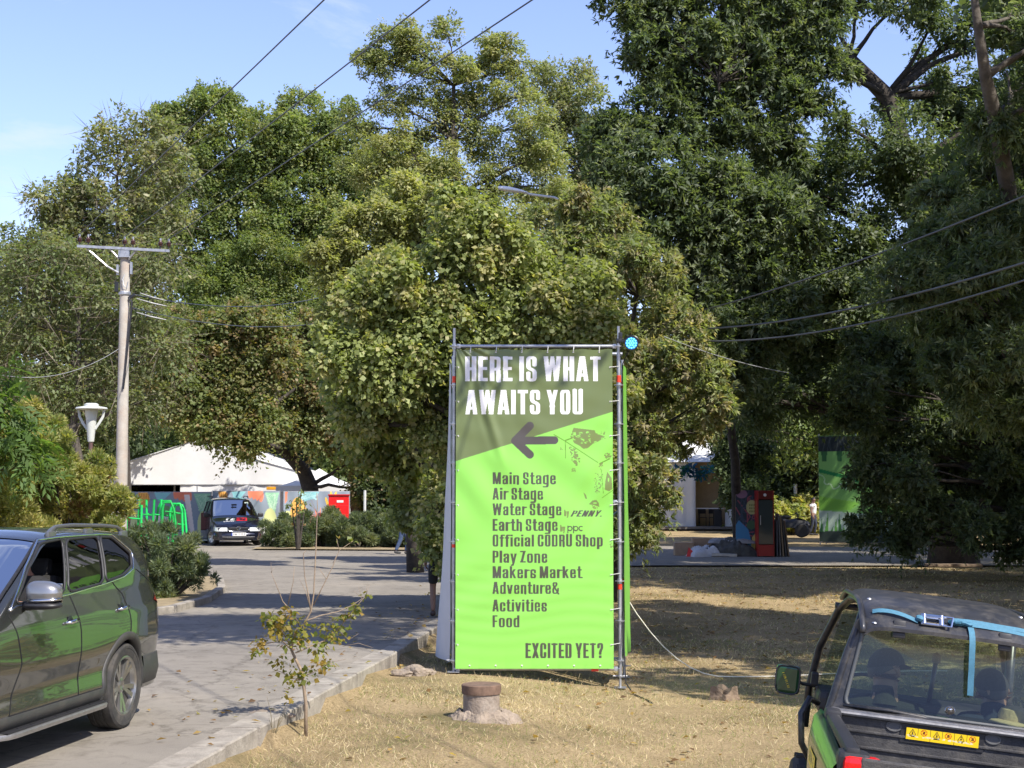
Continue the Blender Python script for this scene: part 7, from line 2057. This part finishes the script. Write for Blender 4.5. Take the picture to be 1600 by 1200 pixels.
# side mirror with a green shell and yellow script
mo = Vector((1.98, .82, 1.09))
mrr = MB().box(mo, (.055, .165, .205), rotz(-.15), .028).build('mirror', UGREEN, ut)
MB().tube([(2.1, .63, 1.05), (2.04, .72, 1.06), (1.99, .77, 1.09)], .012, 6).box((2.1, .635, 1.10), (.06, .05, .1), None, .012).build('mirror_arm', BLACKP, mrr)
MB().tube([mo + rotz(-.15) @ Vector((-.026, .080 * math.copysign(abs(math.cos(a)) ** .5, math.cos(a)), .100 * math.copysign(abs(math.sin(a)) ** .5, math.sin(a)))) for a in np.linspace(0, 2 * math.pi, 24, endpoint=False)], .006, 5, closed=True).build('mirror_rim', BLACKP, mrr)
mg = Canvas(.15, .19, .003, rgb(24, 62, 36)); mg.a[:, :] = rgb(24, 62, 36)
mg2 = Canvas(.13, .03, .002, (0, 0, 0)); mg2.a[:] = -1; mg2.text('JOHN DEERE', .004, .006, .017, rgb(226, 200, 40), .12, weight=.9)
gx_, gy_ = np.meshgrid(mg2.X, mg2.Y)
q_ = [mo + rotz(-.15) @ Vector((-.0295, .062 - (gxx * .45), -.075 + gxx * -.0 + gxx * .95 * 0 + gyy * 0)) for gxx, gyy in ()]
Vv = np.array([list(mo + rotz(-.15) @ Vector((-.0300, .050 - .42 * a - .9 * b_, .045 - .91 * a + .42 * b_))) for a, b_ in zip(gx_.ravel(), gy_.ravel())])
ii = np.arange(mg2.nx * mg2.ny).reshape(mg2.ny, mg2.nx); Fq = np.stack([ii[:-1, :-1], ii[:-1, 1:], ii[1:, 1:], ii[1:, :-1]], -1).reshape(-1, 4)
Cc = mg2.a.reshape(-1, 3); Fq = Fq[(Cc[Fq] >= 0).all(axis=(1, 2))]; us, inv = np.unique(Fq, return_inverse=True)
link('mirror_script', np_mesh('mirror_script', Vv[us], inv.reshape(-1, 4), Cc[us]), print_material('label_print', .35), mrr)
# yellow side strip with dark lettering on the left fender
sc_ = Canvas(.42, .09, .004, rgb(226, 200, 40)); sc_.text('835M', .03, .02, .055, (.02, .04, .02), .2); sc_.text('E', .30, .02, .055, (.02, .04, .02), .05)
link('side_strip', sc_.mesh('side_strip', lambda gx, gy: np.stack([.50 - gx, .7575 + 0 * gx, .80 + gy], -1)), print_material('label_print', .35), ut)

for o_ in list(ut.children_recursive):
    if o_.type == 'MESH':
        for v_ in o_.data.vertices: v_.co.z = ZC(v_.co.z)
        o_.data.update()
# ratchet strap over the roof
SB = pmat('blue_webbing', rgb(64, 114, 136), .75, var=.15, vscale=60, bump=.12, bscale=300)
URM = Euler((UT_ROLL, 0, UT_RZ)).to_matrix(); UO = Vector(UT_LOC)
def UW(p): return UO + URM @ Vector((p[0], p[1], ZC(p[2])))
rs = thing('ratchet_strap', 'light blue ratchet strap with steel buckle across the utility vehicle roof', 'strap', UW((.72, 0, 1.76)))
ro = Vector(rs.location)
def roofz_(x, y):
    v = y / .505; return float(np.interp(x, [p[0] for p in XS], [p[1] for p in XS])) - .05 * abs(v) ** 12 - .008 * v * v
def band(pts, w, wv, nm, th=.004, par=None):
    """flat webbing along pts; wv = width direction"""
    P = []
    for i, p in enumerate(pts):
        wd = (wv[i] if isinstance(wv, list) else Vector(wv)).normalized() * w / 2
        t = (Vector(pts[min(i + 1, len(pts) - 1)]) - Vector(pts[max(i - 1, 0)])).normalized(); nn = t.cross(wd).normalized() * th / 2
        P.append([UW(q) - ro for q in (Vector(p) - wd - nn, Vector(p) + wd - nn, Vector(p) + wd + nn, Vector(p) - wd + nn, Vector(p) - wd - nn)])
    mb = MB().grid(P); mb.add(P[0][:4], [(0, 1, 2, 3)]); mb.add(P[-1][:4], [(3, 2, 1, 0)])
    return mb.build(nm, SB, par or rs, smooth=True)
wdir = (.55, 0, .75)
band([(.765 - .05 * t, .45 - .26 * t, roofz_(.765 - .05 * t, .45 - .26 * t) + .014 + .02 * math.sin(3.1 * t)) for t in np.linspace(0, 1, 10)], .031, wdir, 'webbing')
band([(.75, -.02 - .62 * t, roofz_(.75, -.02 - .62 * t) + .016 + .004 * math.sin(9 * t)) for t in np.linspace(0, 1, 16)], .031, wdir, 'webbing')
band([(.735, -.0 - .64 * t, roofz_(.735, -.0 - .64 * t) + .008 + .005 * math.sin(7 * t)) for t in np.linspace(0, 1, 16)], .030, wdir, 'webbing')
bk_ = MB()
bc = Vector((.715, .10, roofz_(.715, .10) + .035))
for dz in (-.026, .026):
    bk_.box(bc + Vector((dz * .6, 0, dz)), (.012, .15, .03), roty(.9), .004)
bk_.cyl(bc + Vector((-.02, .055, -.032)), bc + Vector((.02, .055, .032)), .014, n=10).cyl(bc + Vector((-.02, -.045, -.032)), bc + Vector((.02, -.045, .032)), .016, n=10).tube([bc + Vector((-.028, -.05, -.03)), bc + Vector((-.04, -.10, -.03)), bc + Vector((-.0, -.11, .03)), bc + Vector((.012, -.05, .03))], .007, 6).box(bc + Vector((.0, .0, .012)), (.03, .09, .014), roty(.9), .004)
bk_.v = [tuple(UW(p) - ro) for p in bk_.v]; bk_.build('buckle', CHROME, rs, smooth=True)
kn = MB().tube([bc + Vector((.012 + .008 * math.sin(k * 1.3), -.10 - .011 * k, .004 * math.cos(k * 1.7))) for k in range(12)], [.022 + .006 * math.sin(k * 2.1) for k in range(12)], 8, flat=.7)
kn.v = [tuple(UW(p) - ro) for p in kn.v]; kn.build('webbing_bundle', SB, rs, smooth=True)
kn = MB().tube([bc + Vector((.01, .10 - .012 * k, .004 * math.cos(k))) for k in range(5)], [.02, .03, .033, .03, .022], 8, flat=.75)
kn.v = [tuple(UW(p) - ro) for p in kn.v]; kn.build('webbing_loop', SB, rs, smooth=True)
band([(.71, -.115, roofz_(.71, -.115) + .02), (.675, -.118, 1.735), (.652, -.12, 1.70), (.640, -.122, 1.66), (.635, -.124, 1.60), (.630, -.126, 1.54), (.630, -.129, 1.48), (.634, -.131, 1.42), (.628, -.133, 1.36), (.63, -.135, 1.31)], .034, (0, 1, 0), 'loose_end')
# ================================================================ people
def skin_mesh(name, chains, sub=2):
    """chains: lists of (co, r); chains whose first point equals an earlier point join there"""
    vs = []; rs = []; es = []; key = {}
    for ch in chains:
        prev = None
        for co, r in ch:
            k = tuple(round(c, 4) for c in co)
            if k not in key: key[k] = len(vs); vs.append(co); rs.append(r)
            i = key[k]
            if prev is not None and prev != i: es.append((prev, i))
            prev = i
    me = bpy.data.meshes.new(name + '_src'); me.from_pydata(vs, es, []); me.update()
    o = bpy.data.objects.new(name + '_src', me); COL.objects.link(o)
    o.modifiers.new('s', 'SKIN'); m = o.modifiers.new('d', 'SUBSURF'); m.levels = sub; m.render_levels = sub
    for i, d in enumerate(me.skin_vertices[0].data):
        r = rs[i]; d.radius = (r, r) if not isinstance(r, tuple) else r; d.use_root = (i == 0)
    dg = bpy.context.evaluated_depsgraph_get()
    out = bpy.data.meshes.new_from_object(o.evaluated_get(dg)); out.name = name
    bpy.data.objects.remove(o); bpy.data.meshes.remove(me)
    out.polygons.foreach_set('use_smooth', [True] * len(out.polygons))
    return out
def hand(wr, d, side, up, k=1.0):
    """five finger chains from wrist point wr along direction d; side = towards the thumb"""
    wr = Vector(wr); d = Vector(d).normalized(); s = Vector(side).normalized(); u = Vector(up).normalized()
    palm = wr + d * .06 * k; ch = [[(tuple(wr), .026), (tuple(palm), (.034))]]
    for i, (off, ln) in enumerate(((.028, .072), (.010, .080), (-.009, .074), (-.027, .058))):
        b0 = palm + s * off * k + d * .03 * k; p1 = b0 + d * ln * .5 * k - u * .010 * k; p2 = p1 + d * ln * .42 * k - u * .030 * k
        ch.append([(tuple(palm), .034), (tuple(b0), .0105), (tuple(p1), .0088), (tuple(p2), .0072)])
    t0 = wr + d * .03 * k + s * .03 * k; ch.append([(tuple(wr), .026), (tuple(t0), .013), (tuple(t0 + d * .03 * k + s * .025 * k - u * .01 * k), .0105), (tuple(t0 + d * .058 * k + s * .03 * k - u * .025 * k), .0082)])
    return ch
SKIN = pmat('skin', (.36, .20, .135), .5, var=.08, vscale=20)
SKIND = pmat('tanned_skin', (.20, .11, .075), .5, var=.08, vscale=20)
HAIR = pmat('dark_hair', (.016, .012, .010), .55, var=.3, vscale=60)
def cloth(name, c, rough=.9): return pmat(name, c, rough, var=.18, vscale=14, bump=.4, bscale=30)
def person(name, label, loc, rz, J, top, legs, skin=SKIN, hair='short', shorts=False, sleeve='short', cap=None, shoes=(.03, .03, .032), rot=None, group=None, collar=False):
    """local: faces +X, y left, z up. J: joint overrides"""
    j = dict(pelvis=(0, 0, .95), waist=(0.01, 0, 1.10), chest=(.01, 0, 1.30), neck=(-.005, 0, 1.485), head0=(.012, 0, 1.56), head=(.02, 0, 1.645), top=(.012, 0, 1.715),
             sl=(0, .185, 1.425), el=(-.03, .24, 1.15), wl=(.05, .25, .90), sr=(0, -.185, 1.425), er=(-.03, -.24, 1.15), wr=(.05, -.25, .90),
             hl=(0, .095, .92), kl=(.03, .10, .50), al=(-.02, .105, .09), hr=(0, -.095, .92), kr=(.03, -.10, .50), ar=(-.02, -.105, .09))
    j.update(J)
    root = thing(name, label, 'person', loc, rz, rot=rot, group=group)
    V = {k: Vector(v) for k, v in j.items()}
    mid = lambda a, b, t: tuple(V[a].lerp(V[b], t))
    body = [[(j['pelvis'], .13), (j['waist'], .12), (j['chest'], .13), (mid('chest', 'neck', .55), .10), (j['neck'], .052), (j['head0'], .074), (j['head'], .093), (j['top'], .070)]]
    hf = (V['head'] - V['head0']).normalized(); fx = Vector(J.get('face', (1, 0, 0))).normalized()
    body.append([(j['head'], .098), (tuple(V['head'] + fx * .098 - hf * .02), .018)])            # nose
    body.append([(j['head0'], .078), (tuple(V['head0'] + fx * .065 + hf * .01), .032)])            # chin and mouth
    sd = hf.cross(fx).normalized()
    for s in (1, -1): body.append([(j['head'], .098), (tuple(V['head'] + sd * s * .088 - hf * .012), .022)])   # ears
    for s in 'lr':
        y = 1 if s == 'l' else -1
        d = V['w' + s] - V['e' + s]
        body.append([(mid('chest', 'neck', .55), .10), (j['s' + s], .056), (mid('s' + s, 'e' + s, .5), .05), (j['e' + s], .041), (mid('e' + s, 'w' + s, .4), .040), (j['w' + s], .026)])
        thumb = fx if abs(d.normalized().dot(fx)) < .7 else Vector((0, -y * .6, .8))
        body += hand(V['w' + s], d, thumb - d.normalized() * thumb.dot(d.normalized()), Vector((0, y, 0)) if abs(d.normalized().y) < .7 else Vector((0, 0, 1)))
        body.append([(j['pelvis'], .135), (j['h' + s], .092), (mid('h' + s, 'k' + s, .5), .078), (j['k' + s], .056), (mid('k' + s, 'a' + s, .35), .055), (j['a' + s], .036)])
    link('body', skin_mesh('body', body), skin, root)
    c = [[(j['pelvis'], .158), (j['waist'], .148), (j['chest'], .166), (mid('chest', 'neck', .55), .142), (mid('chest', 'neck', .93), .075)]]
    for s in 'lr':
        a = [(mid('chest', 'neck', .55), .142), (j['s' + s], .088), (mid('s' + s, 'e' + s, .55), .072)]
        if sleeve == 'long': a += [(j['e' + s], .062), (mid('e' + s, 'w' + s, .9), .044)]
        c.append(a)
    link('shirt', skin_mesh('shirt', c), top, root)
    c = [[(mid('pelvis', 'waist', .3), .150), (j['pelvis'], .152)]]
    for s in 'lr':
        a = [(j['pelvis'], .152), (j['h' + s], .106), (mid('h' + s, 'k' + s, .5), .092)]
        a += [(mid('h' + s, 'k' + s, .92), .082)] if shorts else [(j['k' + s], .074), (mid('k' + s, 'a' + s, .5), .066), (mid('k' + s, 'a' + s, .97), .055)]
        c.append(a)
    link('shorts' if shorts else 'trousers', skin_mesh('trousers', c), legs, root)
    sm = pmat('shoe_%d' % int(shoes[0] * 1000), shoes, .6)
    for s in 'lr':
        a = V['a' + s]; f = Vector(J.get('toe_' + s, (1, 0, 0))).normalized()
        link('shoe', skin_mesh('shoe', [[(tuple(a + Vector((0, 0, .02))), .046), (tuple(a - Vector((0, 0, .035)) - f * .03), .05), (tuple(a - Vector((0, 0, .045)) + f * .10), .045), (tuple(a - Vector((0, 0, .055)) + f * .18), .032)]]), sm, root)
    def dome(c, rx, ry, rz_, a0, a1, n=14, m=20, back=0.0):
        """part of an ellipsoid round the head axis, from polar angle a0 to a1; lower at the back by `back`"""
        P = []
        for q in range(m + 1):
            ph = 2 * math.pi * q / m; row = []
            for r_ in range(n):
                e = a1 + back * (1 - math.cos(ph)) / 2 if True else a1
                th = a0 + (e - a0) * r_ / (n - 1)
                row.append(c + fx * (rx * math.sin(th) * math.cos(ph)) + sd * (ry * math.sin(th) * math.sin(ph)) + hf * (rz_ * math.cos(th)))
            P.append(row)
        return P
    if collar:
        MB().tube([V['neck'] - hf * .05, V['neck'] + hf * .01, V['neck'].lerp(V['head0'], .75)], [.10, .078, .074], 18, cap=False).build('collar', top, root, smooth='all')
    if hair:
        MB().grid(dome(V['head'] + hf * .012 - fx * .006, .112, .094, .118, .01, 1.15, back=.95)).build('hair', HAIR, root, smooth='all')
    if cap:
        cp_ = MB().grid(dome(V['head'] + hf * .022, .119, .101, .118, .01, 1.42, back=.25)).build('cap', cap, root, smooth='all')
        pk = MB(); cc = V['head'] + hf * .045 + fx * .085; P = []
        for k in range(9):
            t = -1 + k / 4; P.append([cc + sd * t * .075 - fx * .03 * t * t, cc + sd * t * .065 + fx * (.085 - .035 * t * t) - hf * .02, cc + sd * t * .064 + fx * (.084 - .035 * t * t) - hf * .027, cc + sd * t * .075 - fx * .03 * t * t - hf * .01])
        pk.grid(P).build('peak', cap, cp_, smooth='all')
    return root
DENIM = cloth('denim', (.055, .085, .16)); WHITEC = cloth('white_cotton', (.62, .62, .62)); BLACKC = cloth('black_cloth', (.014, .014, .015)); NAVYC = cloth('navy_cloth', (.02, .026, .045)); OLIVEC = cloth('dark_olive_cloth', (.02, .02, .017)); PLAID = cloth('blue_shirt', (.14, .24, .40))
p = at(629, 866, 50.6)
person('person', 'person in blue jeans walking on the road edge, upper body hidden by the linden leaves', (p.x, 50.6, .0), R(0), dict(kl=(.16, .10, .52), al=(.10, .11, .09), kr=(-.06, -.10, .50), ar=(-.22, -.105, .12), wl=(.12, .25, .93)), WHITEC, DENIM)
p = at(686, 963, 26.0)
person('person', 'person in black shorts and blue patterned shirt behind the linden leaves, left of the banner', (p.x, 26.0, 0.01), R(100), dict(kl=(.05, .10, .50), wl=(.10, .22, .92)), PLAID, BLACKC, skin=SKIND, shorts=True, shoes=(.05, .03, .025))
p = at(1271, 836, 71.5)
person('person', 'person in white t-shirt and dark trousers walking by the green mural wall', (p.x, 71.5, 0), R(-25), dict(kl=(.10, .10, .52), al=(.02, .11, .09), kr=(-.02, -.10, .5), ar=(-.14, -.105, .11)), WHITEC, NAVYC, skin=SKIND)
# driver of the grey car
def world_of(root, p):
    M = Matrix.Translation(root.location) @ root.rotation_euler.to_matrix().to_4x4()
    return M @ Vector(p)
seat = dict(pelvis=(0, 0, .10), waist=(-.05, 0, .25), chest=(-.10, 0, .45), neck=(-.115, 0, .63), head0=(-.09, 0, .71), head=(-.07, 0, .79), top=(-.08, 0, .86),
            sl=(-.10, .185, .57), sr=(-.10, -.185, .57), hl=(.05, .10, .09), kl=(.45, .14, .20), al=(.70, .14, -.16), hr=(.05, -.10, .09), kr=(.45, -.14, .20), ar=(.70, -.14, -.16))
d1 = dict(seat); d1.update(el=(.12, .27, .38), wl=(.37, .16, .43), er=(.10, -.25, .36), wr=(.36, -.12, .42))
w = world_of(suv, (1.02, .40, .78))
person('person', 'driver in dark clothes sitting behind the open window of the grey car', w, suv.rotation_euler.z, d1, BLACKC, BLACKC, skin=SKIN, hair='short', sleeve='short')
# the two people in the utility vehicle
d2 = dict(seat); d2['face'] = (.45, -.89, 0); d2.update(el=(.10, .28, .36), wl=(.38, .14, .40), er=(.08, -.26, .34), wr=(.36, -.06, .40))
person('person', 'driver of the utility vehicle seen from behind, dark cap and dark jacket', UW((1.06, .31, .535)), 0, d2, OLIVEC, NAVYC, sleeve='long', collar=True, cap=BLACKC, skin=SKIND, rot=(UT_ROLL, 0, UT_RZ))
d3 = dict(seat); d3.update(el=(.02, .27, .30), wl=(.24, .16, .20), er=(.02, -.27, .30), wr=(.24, -.16, .20), head0=(-.08, 0, .70), head=(-.05, .01, .77), top=(-.05, .01, .84))
person('person', 'passenger of the utility vehicle seen from behind in dark clothes', UW((1.06, -.34, .515)), 0, d3, NAVYC, NAVYC, sleeve='long', collar=True, cap=BLACKC, skin=SKIND, rot=(UT_ROLL, 0, UT_RZ))
hp_ = UW((.86, -.44, 1.14))
hat = thing('cap', 'tan cap perched on the passenger seat back inside the utility vehicle', 'cap', hp_, rot=(UT_ROLL, 0, UT_RZ))
TAN = cloth('tan_cloth', (.50, .36, .20))
MB().lathe([(.10, 0), (.098, .03), (.08, .07), (.04, .09), (0, .095)], 20).build('crown', TAN, hat, smooth=True)
P = []
for k in range(11):
    a = R(-70 + 14 * k) + math.pi; P.append([Vector((.095 * math.cos(a), .095 * math.sin(a), .012)), Vector((.15 * math.cos(a), .15 * math.sin(a), .008)), Vector((.178 * math.cos(a) * (1 - .1 * abs(math.sin(a))), .17 * math.sin(a), -.008)), Vector((.15 * math.cos(a), .15 * math.sin(a), .0)), Vector((.095 * math.cos(a), .095 * math.sin(a), .004))])
MB().grid(P).build('peak', TAN, hat, smooth='all')
